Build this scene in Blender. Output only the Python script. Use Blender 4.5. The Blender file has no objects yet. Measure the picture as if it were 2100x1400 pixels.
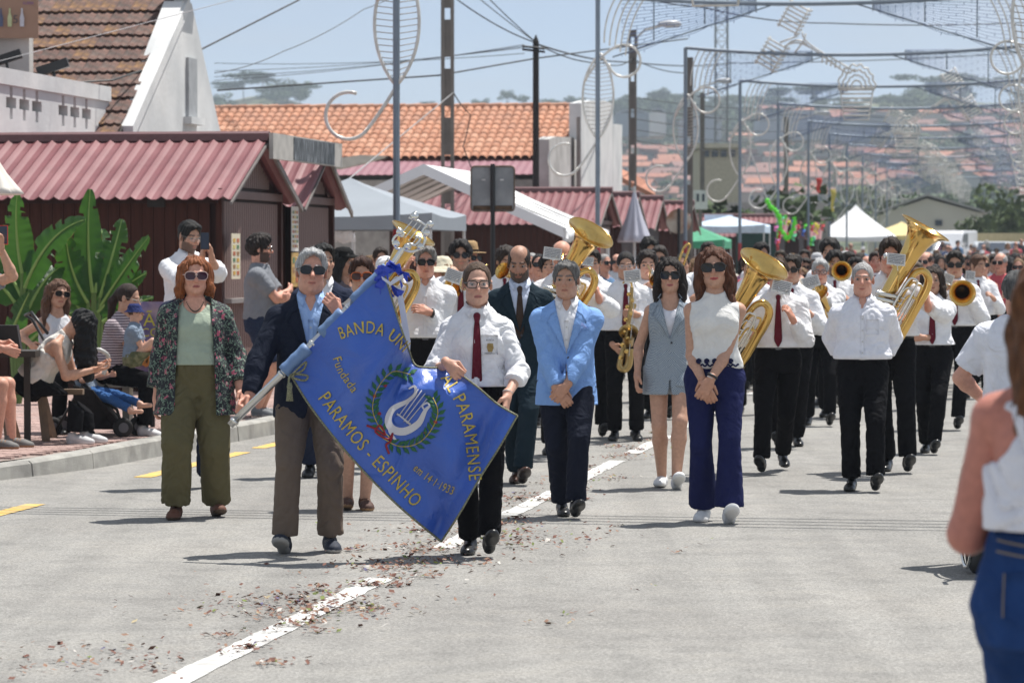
import bpy, math, random
import numpy as np
from mathutils import Vector, Matrix, Quaternion
from mathutils.bvhtree import BVHTree
random.seed(7); RNG = np.random.default_rng(7)
rad = math.radians
SC = bpy.context.scene
COL = SC.collection
# ---------------------------------------------------------------- camera, world, sun
FPX = 7000.0; CAMZ = 1.68; PITCH = math.atan(178 / FPX)
cam = bpy.data.objects.new('camera', bpy.data.cameras.new('camera')); COL.objects.link(cam)
cam.location = (0, 0, CAMZ); cam.rotation_euler = (math.pi / 2 - PITCH, 0, 0)
cam.data.sensor_width = 36; cam.data.lens = FPX / 2100 * 36; cam.data.clip_end = 12000; cam.data.clip_start = .1
cam.data.dof.use_dof = True; cam.data.dof.focus_distance = 20.5; cam.data.dof.aperture_fstop = 6.3
SC.camera = cam
SUNV = Vector((.5, .47, 1.65)).normalized()
wd = bpy.data.worlds.new('World'); SC.world = wd; wd.use_nodes = True
_n = wd.node_tree.nodes; _l = wd.node_tree.links
_sky = _n.new('ShaderNodeTexSky'); _sky.sky_type = 'NISHITA'; _sky.sun_disc = False
_sky.sun_elevation = math.asin(SUNV.z); _sky.sun_rotation = math.atan2(SUNV.x, SUNV.y)
_sky.air_density = .5; _sky.dust_density = .0; _sky.ozone_density = 3.5
_bg = _n['Background']; _bg.inputs[1].default_value = .1
_tc = _n.new('ShaderNodeTexCoord'); _mp = _n.new('ShaderNodeMapping'); _mp.inputs['Scale'].default_value = (3, 3, 14); _l.new(_tc.outputs['Generated'], _mp.inputs[0])
_no = _n.new('ShaderNodeTexNoise'); _no.inputs['Scale'].default_value = 2.2; _no.inputs['Detail'].default_value = 6; _l.new(_mp.outputs[0], _no.inputs[0])
_mr = _n.new('ShaderNodeMapRange'); _mr.inputs[1].default_value = .35; _mr.inputs[2].default_value = .7; _mr.inputs[3].default_value = .52; _mr.inputs[4].default_value = .85; _l.new(_no.outputs[0], _mr.inputs[0])
_mx = _n.new('ShaderNodeMix'); _mx.data_type = 'RGBA'; _l.new(_mr.outputs[0], _mx.inputs[0]); _l.new(_sky.outputs[0], _mx.inputs[6]); _mx.inputs[7].default_value = (4.4, 4.75, 5.2, 1)   # thin high cloud
_l.new(_mx.outputs[2], _bg.inputs[0])
sun = bpy.data.objects.new('sun', bpy.data.lights.new('sun', 'SUN')); COL.objects.link(sun)
sun.data.energy = 4.9; sun.data.angle = rad(.53); sun.data.color = (1, .965, .91)
sun.rotation_euler = SUNV.to_track_quat('Z', 'Y').to_euler()
vs = SC.view_settings; vs.view_transform = 'Standard'; vs.look = 'None'; vs.exposure = .42; vs.gamma = 1; vs.use_curve_mapping = False
SC.cycles.volume_bounces = 0; SC.cycles.max_bounces = 6; SC.cycles.transparent_max_bounces = 12
SC.cycles.use_denoising = True

def W(px, py, D):
    """world point seen at photo pixel px, py at forward distance D"""
    cx, cy = (px - 1050) / FPX, (700 - py) / FPX
    y = math.cos(PITCH) + math.sin(PITCH) * cy; z = math.cos(PITCH) * cy - math.sin(PITCH)
    return Vector((cx / y * D, D, CAMZ + z / y * D))
YAW = math.atan(1065 / FPX)
RD = Vector((math.sin(YAW), math.cos(YAW), 0)); RX = Vector((math.cos(YAW), -math.sin(YAW), 0))
def RP(X, S, z=0.0):
    """road frame: X metres right of the camera's line, S metres along the road"""
    return RX * X + RD * S + Vector((0, 0, z))
def DX(px, X):
    """S along the road where a line X metres off is seen at photo column px"""
    a = math.atan((px - 1050) / FPX) - YAW
    return X / math.tan(a)
# ---------------------------------------------------------------- materials
MATS = {}
def _nt(name):
    m = bpy.data.materials.new(name); m.use_nodes = True
    return m, m.node_tree.nodes, m.node_tree.links, m.node_tree.nodes['Principled BSDF']
def ramp(N, stops):
    r = N.new('ShaderNodeValToRGB'); e = r.color_ramp.elements
    while len(e) < len(stops): e.new(.5)
    for i, (p, c) in enumerate(stops):
        e[i].position = p; e[i].color = (*c, 1)
    return r
def mat(name, col=(.5, .5, .5), rough=.6, metal=0., var=.12, vs=6., bump=.15, bs=60., vc=False, objcol=False, stretch=None, spec=None, alpha=1., c2=None, dirt=None, wave=None, sheen=0, trans=0, crease=0):
    """procedural material: base colour (or vertex / object colour) mottled by noise, with fine relief"""
    if name in MATS: return MATS[name]
    m, N, L, B = _nt(name)
    tc = N.new('ShaderNodeTexCoord'); mp = N.new('ShaderNodeMapping'); L.new(tc.outputs['Object'], mp.inputs[0])
    if stretch: mp.inputs['Scale'].default_value = stretch
    no = N.new('ShaderNodeTexNoise'); no.inputs['Scale'].default_value = vs; no.inputs['Detail'].default_value = 5
    L.new(mp.outputs[0], no.inputs[0])
    if vc:
        a = N.new('ShaderNodeAttribute'); a.attribute_name = 'Col'; base = a.outputs['Color']
    elif objcol:
        a = N.new('ShaderNodeObjectInfo'); base = a.outputs['Color']
    else:
        a = N.new('ShaderNodeRGB'); a.outputs[0].default_value = (*col, 1); base = a.outputs[0]
    if c2 is not None:
        mx = N.new('ShaderNodeMix'); mx.data_type = 'RGBA'; L.new(base, mx.inputs[6]); mx.inputs[7].default_value = (*c2, 1)
        r = ramp(N, [(.42, (0, 0, 0)), (.62, (1, 1, 1))]); n2 = N.new('ShaderNodeTexNoise'); n2.inputs['Scale'].default_value = vs * .6; n2.inputs['Detail'].default_value = 6
        L.new(mp.outputs[0], n2.inputs[0]); L.new(n2.outputs[0], r.inputs[0]); L.new(r.outputs[0], mx.inputs[0]); base = mx.outputs[2]
    mr = N.new('ShaderNodeMapRange'); mr.inputs[1].default_value = .3; mr.inputs[2].default_value = .7
    mr.inputs[3].default_value = 1 - var; mr.inputs[4].default_value = 1 + var; L.new(no.outputs[0], mr.inputs[0])
    mu = N.new('ShaderNodeMix'); mu.data_type = 'RGBA'; mu.blend_type = 'MULTIPLY'; mu.inputs[0].default_value = 1
    L.new(base, mu.inputs[6]); L.new(mr.outputs[0], mu.inputs[7]); L.new(mu.outputs[2], B.inputs['Base Color'])
    B.inputs['Roughness'].default_value = rough; B.inputs['Metallic'].default_value = metal
    if spec is not None: B.inputs['Specular IOR Level'].default_value = spec
    if sheen: B.inputs['Sheen Weight'].default_value = sheen
    if alpha < 1: B.inputs['Alpha'].default_value = alpha
    if trans:
        B.inputs['Transmission Weight'].default_value = trans
    if bump:
        nb = N.new('ShaderNodeTexNoise'); nb.inputs['Scale'].default_value = bs; nb.inputs['Detail'].default_value = 4; L.new(mp.outputs[0], nb.inputs[0])
        bp = N.new('ShaderNodeBump'); bp.inputs['Strength'].default_value = bump; bp.inputs['Distance'].default_value = .01
        L.new(nb.outputs[0], bp.inputs['Height']); L.new(bp.outputs[0], B.inputs['Normal'])
        if crease:
            n3 = N.new('ShaderNodeTexNoise'); n3.inputs['Scale'].default_value = crease; n3.inputs['Detail'].default_value = 3; n3.inputs['Distortion'].default_value = 1.8; L.new(mp.outputs[0], n3.inputs[0])
            b3 = N.new('ShaderNodeBump'); b3.inputs['Strength'].default_value = .75; b3.inputs['Distance'].default_value = .03
            L.new(n3.outputs[0], b3.inputs['Height']); L.new(bp.outputs[0], b3.inputs['Normal']); L.new(b3.outputs[0], B.inputs['Normal'])
    MATS[name] = m
    return m
# ---------------------------------------------------------------- objects
def tag(o, label=None, cat=None, group=None, kind=None):
    if label: o['label'] = label
    if cat: o['category'] = cat
    if group: o['group'] = group
    if kind: o['kind'] = kind
    return o
def empty(name, loc=(0, 0, 0), rz=0, label=None, cat=None, group=None, sc=1):
    o = bpy.data.objects.new(name, None); COL.objects.link(o); o.location = loc; o.rotation_euler = (0, 0, rz); o.scale = (sc,) * 3
    o.empty_display_size = .1
    return tag(o, label, cat, group)
def link(name, me, parent=None, m=None):
    o = bpy.data.objects.new(name, me); COL.objects.link(o)
    if parent is not None: o.parent = parent
    if m is not None:
        me.materials.clear(); me.materials.append(m)
    return o
def copy_tree(o, parent=None):
    c = o.copy(); COL.objects.link(c); c.parent = parent
    for ch in list(o.children): copy_tree(ch, c)
    return c
def npmesh(name, V, Q, smooth=True, cols=None, tris=None):
    me = bpy.data.meshes.new(name); V = np.asarray(V, np.float32); Q = np.asarray(Q, np.int32)
    n = len(Q); w = Q.shape[1] if n else 4
    me.vertices.add(len(V)); me.vertices.foreach_set('co', V.ravel())
    me.loops.add(n * w); me.loops.foreach_set('vertex_index', Q.ravel())
    me.polygons.add(n); me.polygons.foreach_set('loop_start', np.arange(0, n * w, w, dtype=np.int32))
    try: me.polygons.foreach_set('loop_total', np.full(n, w, np.int32))
    except Exception: pass
    me.update(calc_edges=True)
    if smooth: me.polygons.foreach_set('use_smooth', np.ones(n, bool))
    if cols is not None: setcol(me, cols)
    return me
def setcol(me, cols):
    c = np.ones((len(me.vertices), 4), np.float32); c[:, :3] = cols
    a = me.color_attributes.new('Col', 'FLOAT_COLOR', 'POINT'); a.data.foreach_set('color', c.ravel())
class MB:
    """mesh collector: everything added becomes ONE mesh"""
    def __init__(s): s.v = []; s.f = []; s.c = []; s.col = None
    def add(s, V, Fs):
        b = len(s.v); s.v += [tuple(p) for p in V]; s.f += [tuple(b + i for i in f) for f in Fs]
        s.c += [s.col or (.5, .5, .5)] * len(V); return s
    def box(s, c, d, M=None):
        x, y, z = d[0] / 2, d[1] / 2, d[2] / 2; c = Vector(c)
        V = [Vector((i * x, j * y, k * z)) for k in (-1, 1) for j in (-1, 1) for i in (-1, 1)]
        if M is not None: V = [M @ v for v in V]
        return s.add([c + v for v in V], [(0, 2, 3, 1), (4, 5, 7, 6), (0, 1, 5, 4), (2, 6, 7, 3), (0, 4, 6, 2), (1, 3, 7, 5)])
    def tube(s, pts, r, n=8, cap=True, closed=False, flat=1.0, up=None):
        pts = [Vector(p) for p in pts]; m = len(pts)
        if m < 2: return s
        rs = r if isinstance(r, (list, tuple)) else [r] * m
        V = []; pn = None
        for i, p in enumerate(pts):
            if closed: t = pts[(i + 1) % m] - pts[i - 1]
            else: t = pts[min(i + 1, m - 1)] - pts[max(i - 1, 0)]
            t = t.normalized() if t.length > 1e-9 else Vector((0, 0, 1))
            if pn is None:
                u = Vector(up) if up is not None else (Vector((0, 0, 1)) if abs(t.z) < .9 else Vector((0, 1, 0)))
                pn = (u - t * u.dot(t)).normalized()
            else:
                pn = pn - t * pn.dot(t); pn = pn.normalized() if pn.length > 1e-6 else t.orthogonal().normalized()
            q = t.cross(pn)
            for k in range(n):
                a = 2 * math.pi * k / n; V.append(p + (pn * math.cos(a) * flat + q * math.sin(a)) * rs[i])
        Fs = []
        for i in range(m if closed else m - 1):
            j = (i + 1) % m
            for k in range(n): Fs.append((i * n + k, i * n + (k + 1) % n, j * n + (k + 1) % n, j * n + k))
        if cap and not closed: Fs += [tuple(range(n))[::-1], tuple((m - 1) * n + k for k in range(n))]
        return s.add(V, Fs)
    def lathe(s, prof, n=24, M=None, o=(0, 0, 0)):
        V = []; o = Vector(o)
        for r, z in prof:
            for k in range(n):
                a = 2 * math.pi * k / n; v = Vector((r * math.cos(a), r * math.sin(a), z)); V.append(o + (M @ v if M is not None else v))
        m = len(prof)
        return s.add(V, [(i * n + k, i * n + (k + 1) % n, (i + 1) * n + (k + 1) % n, (i + 1) * n + k) for i in range(m - 1) for k in range(n)])
    def strip(s, A, B, th=None):
        """sheet between two polylines; th is an offset vector that gives it thickness"""
        m = len(A); V = [Vector(p) for p in A] + [Vector(p) for p in B]
        Fs = [(i, i + 1, m + i + 1, m + i) for i in range(m - 1)]
        if th is not None:
            th = Vector(th); V += [v + th for v in V]; q = 2 * m
            Fs += [tuple(q + k for k in f)[::-1] for f in Fs]
            for i in range(m - 1): Fs += [(i, q + i, q + i + 1, i + 1), (m + i, m + i + 1, q + m + i + 1, q + m + i)]
            Fs += [(0, m, q + m, q), (m - 1, q + m - 1, q + 2 * m - 1, 2 * m - 1)]
        return s.add(V, Fs)
    def prism(s, poly, th, M=None, o=(0, 0, 0)):
        """poly in local x,z; extruded along local y by th"""
        n = len(poly); o = Vector(o)
        V = [Vector((x, 0, z)) for x, z in poly] + [Vector((x, th, z)) for x, z in poly]
        if M is not None: V = [M @ v for v in V]
        return s.add([o + v for v in V], [tuple(range(n)), tuple(range(2 * n - 1, n - 1, -1))] + [((i + 1) % n, i, n + i, n + (i + 1) % n) for i in range(n)])
    def build(s, name, m, parent=None, smooth=False, cols=False):
        me = bpy.data.meshes.new(name); me.from_pydata([tuple(v) for v in s.v], [], s.f); me.update()
        if smooth: me.polygons.foreach_set('use_smooth', np.ones(len(me.polygons), bool))
        if cols: setcol(me, np.array(s.c, np.float32))
        return link(name, me, parent, m)
def basis(x, y, z):
    return Matrix((x, y, z)).transposed()
MR = basis(RX, RD, Vector((0, 0, 1)))      # road axes
# ---------------------------------------------------------------- signed-distance modelling
def _v(a): return np.asarray(a, np.float32)
def cone(a, b, ra, rb, cap=False, capa=False):
    a, b = _v(a), _v(b); ab = b - a; L2 = float(ab @ ab) + 1e-9; L = math.sqrt(L2); R = max(ra, rb)
    def f(X, Y, Z):
        x, y, z = X - a[0], Y - a[1], Z - a[2]
        t0 = (x * ab[0] + y * ab[1] + z * ab[2]) / L2; t = np.clip(t0, 0, 1)
        d = np.sqrt((x - t * ab[0]) ** 2 + (y - t * ab[1]) ** 2 + (z - t * ab[2]) ** 2) - (ra + (rb - ra) * t)
        if cap: d = np.maximum(d, (t0 - 1) * L)
        if capa: d = np.maximum(d, -t0 * L)
        return d
    return f, np.minimum(a, b) - R, np.maximum(a, b) + R
def ell(c, r, R=None):
    c, r = _v(c), _v(r); m = float(r.max())
    def f(X, Y, Z):
        x, y, z = X - c[0], Y - c[1], Z - c[2]
        if R is not None:
            x, y, z = (x * R[0, 0] + y * R[1, 0] + z * R[2, 0], x * R[0, 1] + y * R[1, 1] + z * R[2, 1], x * R[0, 2] + y * R[1, 2] + z * R[2, 2])
        k0 = np.sqrt((x / r[0]) ** 2 + (y / r[1]) ** 2 + (z / r[2]) ** 2)
        k1 = np.sqrt((x / r[0] ** 2) ** 2 + (y / r[1] ** 2) ** 2 + (z / r[2] ** 2) ** 2)
        return k0 * (k0 - 1) / np.maximum(k1, 1e-5)
    return f, c - m, c + m
def loft(R, o, secs, ease=0., pw=2.4):
    """upright body of oval sections in frame R, o: rows z, half width, half depth, cx, cy"""
    S = np.array([list(q) + [0] * (5 - len(q)) for q in secs], np.float32); o = _v(o)
    zs = S[:, 0]; m = float(S[:, 1:3].max()) + ease + .05; zl, zh = float(zs[0]), float(zs[-1])
    cs = np.array([[sx * m, sy * m, z] for sx in (-1, 1) for sy in (-1, 1) for z in (zl, zh)]) @ R.T + o
    def f(X, Y, Z):
        x, y, z = X - o[0], Y - o[1], Z - o[2]
        x, y, z = (x * R[0, 0] + y * R[1, 0] + z * R[2, 0], x * R[0, 1] + y * R[1, 1] + z * R[2, 1], x * R[0, 2] + y * R[1, 2] + z * R[2, 2])
        a = np.interp(z, zs, S[:, 1]) + ease; b = np.interp(z, zs, S[:, 2]) + ease
        cx = np.interp(z, zs, S[:, 3]); cy = np.interp(z, zs, S[:, 4])
        d = ((np.abs((x - cx) / a) ** pw + np.abs((y - cy) / b) ** pw) ** (1 / pw) - 1) * np.minimum(a, b)
        return np.maximum(np.maximum(d, zl - z), z - zh).astype(np.float32)
    return f, cs.min(0), cs.max(0)
class Fld:
    def __init__(s, lo, hi, h, band=.07):
        s.h = h; s.lo = _v(lo) - 2 * h; n = np.ceil((_v(hi) + 2 * h - s.lo) / h).astype(int) + 1
        s.n = n; s.ax = [s.lo[i] + h * np.arange(n[i], dtype=np.float32) for i in range(3)]
        s.d = np.full(n, band, np.float32); s.band = band
    def put(s, prim, k=.02, op='u'):
        f, lo, hi = prim; g = (.06 if op == 'u' else .02) + k
        i0 = np.maximum(np.floor((lo - g - s.lo) / s.h).astype(int), 0); i1 = np.minimum(np.ceil((hi + g - s.lo) / s.h).astype(int) + 1, s.n)
        if (i1 <= i0).any(): return
        sl = tuple(slice(a, b) for a, b in zip(i0, i1))
        X = s.ax[0][sl[0]][:, None, None]; Y = s.ax[1][sl[1]][None, :, None]; Z = s.ax[2][sl[2]][None, None, :]
        v = f(X, Y, Z).astype(np.float32); D = s.d[sl]
        if op == 'u':
            hh = np.clip(.5 + .5 * (D - v) / k, 0, 1); s.d[sl] = D + (v - D) * hh - k * hh * (1 - hh)
        else:
            v = -v; hh = np.clip(.5 - .5 * (D - v) / k, 0, 1); s.d[sl] = D + (v - D) * hh + k * hh * (1 - hh)
    def every(s, fn):
        X = s.ax[0][:, None, None]; Y = s.ax[1][None, :, None]; Z = s.ax[2][None, None, :]
        s.d = fn(s.d, X, Y, Z).astype(np.float32)
    def mesh(s):
        d = s.d; ins = d < 0
        if not ins.any() or ins.all(): return np.zeros((0, 3), np.float32), np.zeros((0, 4), np.int32)
        c = [ins[i:ins.shape[0] - 1 + i, j:ins.shape[1] - 1 + j, k:ins.shape[2] - 1 + k] for i in (0, 1) for j in (0, 1) for k in (0, 1)]
        cnt = sum(q.astype(np.int8) for q in c); act = (cnt > 0) & (cnt < 8)
        I = np.argwhere(act); idx = np.full(act.shape, -1, np.int32); idx[act] = np.arange(len(I))
        P = np.zeros((len(I), 3), np.float32); N = np.zeros(len(I), np.float32)
        cor = {(i, j, k): d[I[:, 0] + i, I[:, 1] + j, I[:, 2] + k] for i in (0, 1) for j in (0, 1) for k in (0, 1)}
        for ax in range(3):
            for u in (0, 1):
                for w in (0, 1):
                    e0 = [0, 0, 0]; o = [q for q in range(3) if q != ax]; e0[o[0]] = u; e0[o[1]] = w
                    e1 = list(e0); e1[ax] = 1; a, b = cor[tuple(e0)], cor[tuple(e1)]
                    m = (a < 0) != (b < 0); t = np.where(m, a / np.where(m, a - b, 1), 0)
                    for q in range(3): P[:, q] += np.where(m, e0[q] + (t if q == ax else 0), 0)
                    N += m
        P = (P / N[:, None] + I) * s.h + s.lo
        Q = []
        for ax in range(3):
            sl0 = [slice(1, -1)] * 3; sl0[ax] = slice(0, -1); sl1 = list(sl0); sl1[ax] = slice(1, None)
            a = ins[tuple(sl0)]; b = ins[tuple(sl1)]; E = np.argwhere(a != b); fl = a[tuple(E.T)]
            o = [q for q in range(3) if q != ax]; E[:, o[0]] += 1; E[:, o[1]] += 1
            def cell(du, dw):
                G = E.copy(); G[:, o[0]] -= du; G[:, o[1]] -= dw; return idx[G[:, 0], G[:, 1], G[:, 2]]
            q = np.stack([cell(1, 1), cell(0, 1), cell(0, 0), cell(1, 0)], 1)
            if ax == 1: fl = ~fl
            q[~fl] = q[~fl][:, ::-1]; Q.append(q)
        Q = np.concatenate(Q); Q = Q[(Q >= 0).all(1)]
        return P, Q
def joinvq(parts):
    V = []; Q = []; b = 0
    for v, q in parts:
        V.append(v); Q.append(q + b); b += len(v)
    return np.concatenate(V), np.concatenate(Q)
def folds(X, Y, Z, seed, f=1.0):
    r = np.random.default_rng(seed); p = r.uniform(0, 6.28, 8)
    a = np.sin(X * 21 * f + p[0] + 1.5 * np.sin(Z * 11 * f + p[1])) + np.sin(Y * 19 * f + Z * 14 * f + p[2])
    w1 = 1 - np.abs(np.sin(Z * 15 * f + 1.6 * a + p[3])); w2 = 1 - np.abs(np.sin(X * 16 * f - Z * 10 * f + 1.2 * np.sin(Y * 22 * f + p[4]) + p[5]))
    return (w1 * w1 - .35) * (.6 + .4 * np.sin(X * 9 + p[6])) + .6 * (w2 ** 3 - .25)
# ================================================================ PEOPLE
def rotm(yaw=0., pitch=0., roll=0.):
    """yaw left/right, pitch forward (chin down, torso bowed), roll sideways; degrees"""
    return np.array(Matrix.Rotation(rad(yaw), 3, 'Z') @ Matrix.Rotation(rad(pitch), 3, 'X') @ Matrix.Rotation(rad(roll), 3, 'Y'), np.float32)
def ik(a, b, l1, l2, hint):
    a, b, hint = _v(a), _v(b), _v(hint); d = b - a; L = float(np.linalg.norm(d)); u = d / L
    if L > (l1 + l2) * .995: b = a + u * (l1 + l2) * .995; L = (l1 + l2) * .995
    x = (l1 * l1 - l2 * l2 + L * L) / (2 * L); h = math.sqrt(max(l1 * l1 - x * x, 0))
    n = hint - u * float(hint @ u); n = n / (np.linalg.norm(n) + 1e-9)
    return a + u * x + n * h, b
SEC = {'m': [(-.12, .15, .11), (-.02, .166, .118), (.1, .155, .112), (.2, .152, .11), (.3, .166, .118), (.36, .168, .113), (.41, .152, .1), (.45, .12, .082), (.49, .08, .066), (.53, .06, .058)],
       'f': [(-.12, .155, .115), (-.03, .176, .12), (.08, .153, .105), (.17, .13, .096), (.3, .143, .102), (.365, .146, .098), (.41, .13, .085), (.45, .1, .07), (.49, .065, .056), (.53, .05, .05)]}
SKIN = {'fair': (.62, .36, .26), 'tan': (.53, .3, .205), 'dark': (.42, .225, .15), 'red': (.62, .32, .23)}
WHITE = (.8, .8, .82)
def skin_mat():
    m = mat('skin', vc=True, rough=.52, var=.1, vs=45, bump=.22, bs=170, spec=.4)
    B = m.node_tree.nodes['Principled BSDF']; B.inputs['Subsurface Weight'].default_value = .0
    return m
def hair_mat(c):
    return mat('hair_%d_%d_%d' % tuple(int(q * 999) for q in c), c, rough=.5, var=.5, vs=90, stretch=(1, 1, .16), bump=.9, bs=190, spec=.22)
def cloth_mat(name, c, **k):
    d = dict(rough=.85, var=.06, vs=14, bump=.12, bs=260, spec=.12, crease=6); d.update(k); return mat(name, c, **d)

def head_mesh(P, h, neckv):
    """head in its own frame: face towards -y, chin at z -.115, crown at +.12"""
    f = P.get('sex', 'm') == 'f'; F = Fld((-.1, -.125, -.24), (.1, .12, .13), h)
    fat = P.get('fat', 0.)
    F.put(ell((0, .014, .032), (.074, .094, .088))); F.put(ell((0, -.02, -.03), (.055 + fat * .01, .07, .082)), .02)
    F.put(ell((0, -.028, -.072), ((.036 if f else .042) + fat * .012, .046, .036)), .025); F.put(ell((0, -.064, -.096), (.017, .018, .015)), .02)
    for s in (-1, 1):
        F.put(ell((s * .041, -.056, -.022), (.021, .02, .02)), .015); F.put(ell((s * .046, -.0, -.064), (.013 + fat * .008, .03, .022)), .02)
    F.put(ell((0, -.078, .026), (.045, .014, .01)), .014)
    for s in (-1, 1): F.put(ell((s * .032, -.1, .005), (.019, .021, .013)), .012, 's')
    nl = P.get('nose', .8 + (P.get('seed', 1) * 37 % 10) * .05)
    F.put(cone((0, -.084, .018), (0, -.086 - .027 * nl, -.027), .0078, .0115), .007)
    for s in (-1, 1): F.put(ell((s * .012, -.09, -.032), (.0075, .011, .0075)), .006)
    F.put(ell((0, -.0835, -.0565), (.02, .0085, .005)), .005); F.put(ell((0, -.082, -.068), (.017, .0085, .0055)), .005)
    F.put(ell((0, -.093, -.0622), (.02, .006, .0014)), .003, 's')
    for s in (-1, 1):
        R = rotm(0, -8, 0) @ rotm(s * 22)
        F.put(ell((s * .077, .012, -.004), (.0085, .02, .031), R), .008); F.put(ell((s * .087, .006, -.0), (.006, .011, .016), R), .005, 's')
    nb = _v(neckv); F.put(cone((0, .022, -.06), nb * 1.0, .05 if f else .057, .05 if f else .06), .03)
    V, Q = F.mesh(); x, y, z = V.T; r = np.random.default_rng(P.get('seed', 1))
    sk = np.array(P['skinc']); C = np.tile(sk, (len(V), 1)); n = 1 + .05 * np.sin(x * 130 + 3) * np.sin(z * 110 + y * 70); C *= n[:, None]
    def mixc(m, c): C[:] = C * (1 - m[:, None]) + np.array(c) * m[:, None]
    red = np.exp(-(((np.abs(x) - .038) / .022) ** 2 + ((z + .03) / .02) ** 2)) * (y < -.03) * .35 + np.exp(-((x / .014) ** 2 + ((z + .025) / .016) ** 2)) * (y < -.09) * .4
    mixc(red, (sk[0] * .95, sk[1] * .62, sk[2] * .6))
    hc = np.array(P['hairc']); bc = np.array(P.get('browc', hc * .7))
    ax = np.abs(x); bz = .029 + .03 * (ax - .012) - 9 * np.maximum(ax - .034, 0) ** 2 * 2.2
    mixc(((ax > .011) & (ax < .052) & (np.abs(z - bz) < .0058) & (y < -.045)) * (.55 if f else .8), bc)
    mixc(((((ax - .0315) / .0165) ** 2 + ((z - .0045) / .0085) ** 2) < 1) * (y < -.05) * .5, (sk * .3))  # darkened eye surround: lash line with socket shade painted in
    bd = P.get('beard', 0.)
    jag = .006 * np.sin(x * 240 + z * 170) * np.sin(y * 210 + z * 90)
    if bd:
        lim = -.028 - .9 * np.maximum(.06 + y, 0) * 0 + .0 + jag
        m = ((z < -.043 + .55 * np.maximum(ax - .03, 0) + jag) & (y < .012) & (z > -.135) & (y < -.0)) | ((ax > .058) & (y < .0) & (y > -.035) & (z < .02))
        m &= ~(((x / .022) ** 2 + ((z + .062) / .0085) ** 2) < 1)
        mixc(m * bd, P.get('beardc', hc * .8))
    lip = (((x / .0235) ** 2 + ((z + .0622) / .0092) ** 2) < 1) & (y < -.065)
    mixc(lip * (.85 if f else .65), P.get('lipc', (sk[0] * .8, sk[1] * .42, sk[2] * .45)))
    mixc((((x / .0215) ** 2 + ((z + .0625) / .0022) ** 2) < 1) * (y < -.065) * .8, sk * .2)  # shade of the crease between the lips, painted as a dark line
    return V, Q, C

def hair_mesh(P, h, style):
    lo, hi = (-.16, -.14, -.2), (.16, .18, .2)
    if style in ('long', 'verylong', 'ponytail', 'pony_front', 'drape'): lo = (-.2, -.5 if style == 'drape' else -.2, -.52); hi = (.2, .24, .2)
    F = Fld(lo, hi, h, .07); b = dict(crop=.003, short=.006, bald=.003, ponytail=.003, curly=.018, mop=.02).get(style, .011)
    F.put(ell((0, .016, .033), (.076 + b, .096 + b, .09 + b)))
    top = P.get('hairtop', 0.)
    if style in ('short', 'mop', 'curly'): F.put(ell((P.get('part', 0), -.03, .086), (.062 + b * .5, .066 + b * .5, .03 + b + top)), .02)
    hl = P.get('hairline', 0.)
    if style == 'ponytail': hl += .016
    F.put(ell((0, -.118, -.03 + hl), (.083, .108, .115)), .008, 's')
    if style in ('crop', 'short', 'curly', 'mop', 'bald'):
        F.every(lambda d, X, Y, Z: np.maximum(d, -(Z + .055 + .25 * Y - .0 * X)))
        for s in (-1, 1): F.put(ell((s * .09, -.002, -.02), (.034, .03, .036)), .008, 's')
        for s in (-1, 1): F.put(ell((s * .08, -.06, -.05), (.05, .05, .06)), .008, 's')
    if style == 'bald': F.put(ell((0, -.045, .12), (.068, .115, .085)), .01, 's')
    if style == 'drape':
        t = rad(P['head'][1]); dn = np.array((0, -math.sin(t), -math.cos(t)))
        for x, y, z in ((0, -.02, .07), (-.06, .02, .03), (.06, .02, .03), (0, .07, .03), (-.04, -.04, .05), (.05, -.03, .05)):
            p = np.array((x, y, z)); F.put(cone(p, p + dn * .3, .05, .05), .03); F.put(cone(p + dn * .3, p + dn * .42 + np.array((x * .3, 0, 0)), .05, .03), .03)
    if style in ('long', 'verylong', 'bob'):
        e = {'long': -.3, 'verylong': -.42, 'bob': -.12, 'drape': -.42}[style]
        for s in (-1, 1):
            F.put(cone((s * .062, .015, .05), (s * .082, .018, -.08), .03, .032), .03)
            F.put(cone((s * .082, .018, -.08), (s * (.095 if style != 'bob' else .085), (-.02 if style != 'bob' else .02), e), .032, .022), .03)
            F.put(cone((s * .06, .06, 0), (s * .07, .07, e), .05, .035), .04)
        F.put(cone((0, .075, 0), (0, .09, e), .055, .045), .04)
    if style in ('ponytail', 'pony_front'):
        F.put(cone((0, .1, .04), (0, .135, -.06), .03, .038), .02); F.put(cone((0, .135, -.06), (.02, .12, -.26), .038, .02), .02)
        F.every(lambda d, X, Y, Z: np.where(Y < .05, np.maximum(d, -(Z + .03 + .2 * Y)), d))
        for s in (-1, 1): F.put(ell((s * .09, -.002, -.02), (.03, .026, .034)), .008, 's')
    am = dict(crop=.001, short=.006, bald=.001, curly=.011, mop=.009, ponytail=.0015).get(style, .0075)
    sd = P.get('seed', 1) * 1.7
    if style == 'curly':
        F.every(lambda d, X, Y, Z: d + am * np.sin(X * 95 + 2 * np.sin(Z * 60) + sd) * np.sin(Y * 88 + 2 * np.sin(X * 50)) * np.sin(Z * 92 + sd))
    else:
        F.every(lambda d, X, Y, Z: d + am * (np.sin(17 * np.arctan2(X, Y + .001) + 3 * np.sin(Z * 23 + sd) + sd) * .5 + .8 * np.sin(X * 61 + 2 * np.sin(Y * 30 + sd)) * np.sin(Y * 53 + Z * 35 + sd) - .3 * np.sin(X * 140 + Z * 60)))
    return F.mesh()

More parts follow.
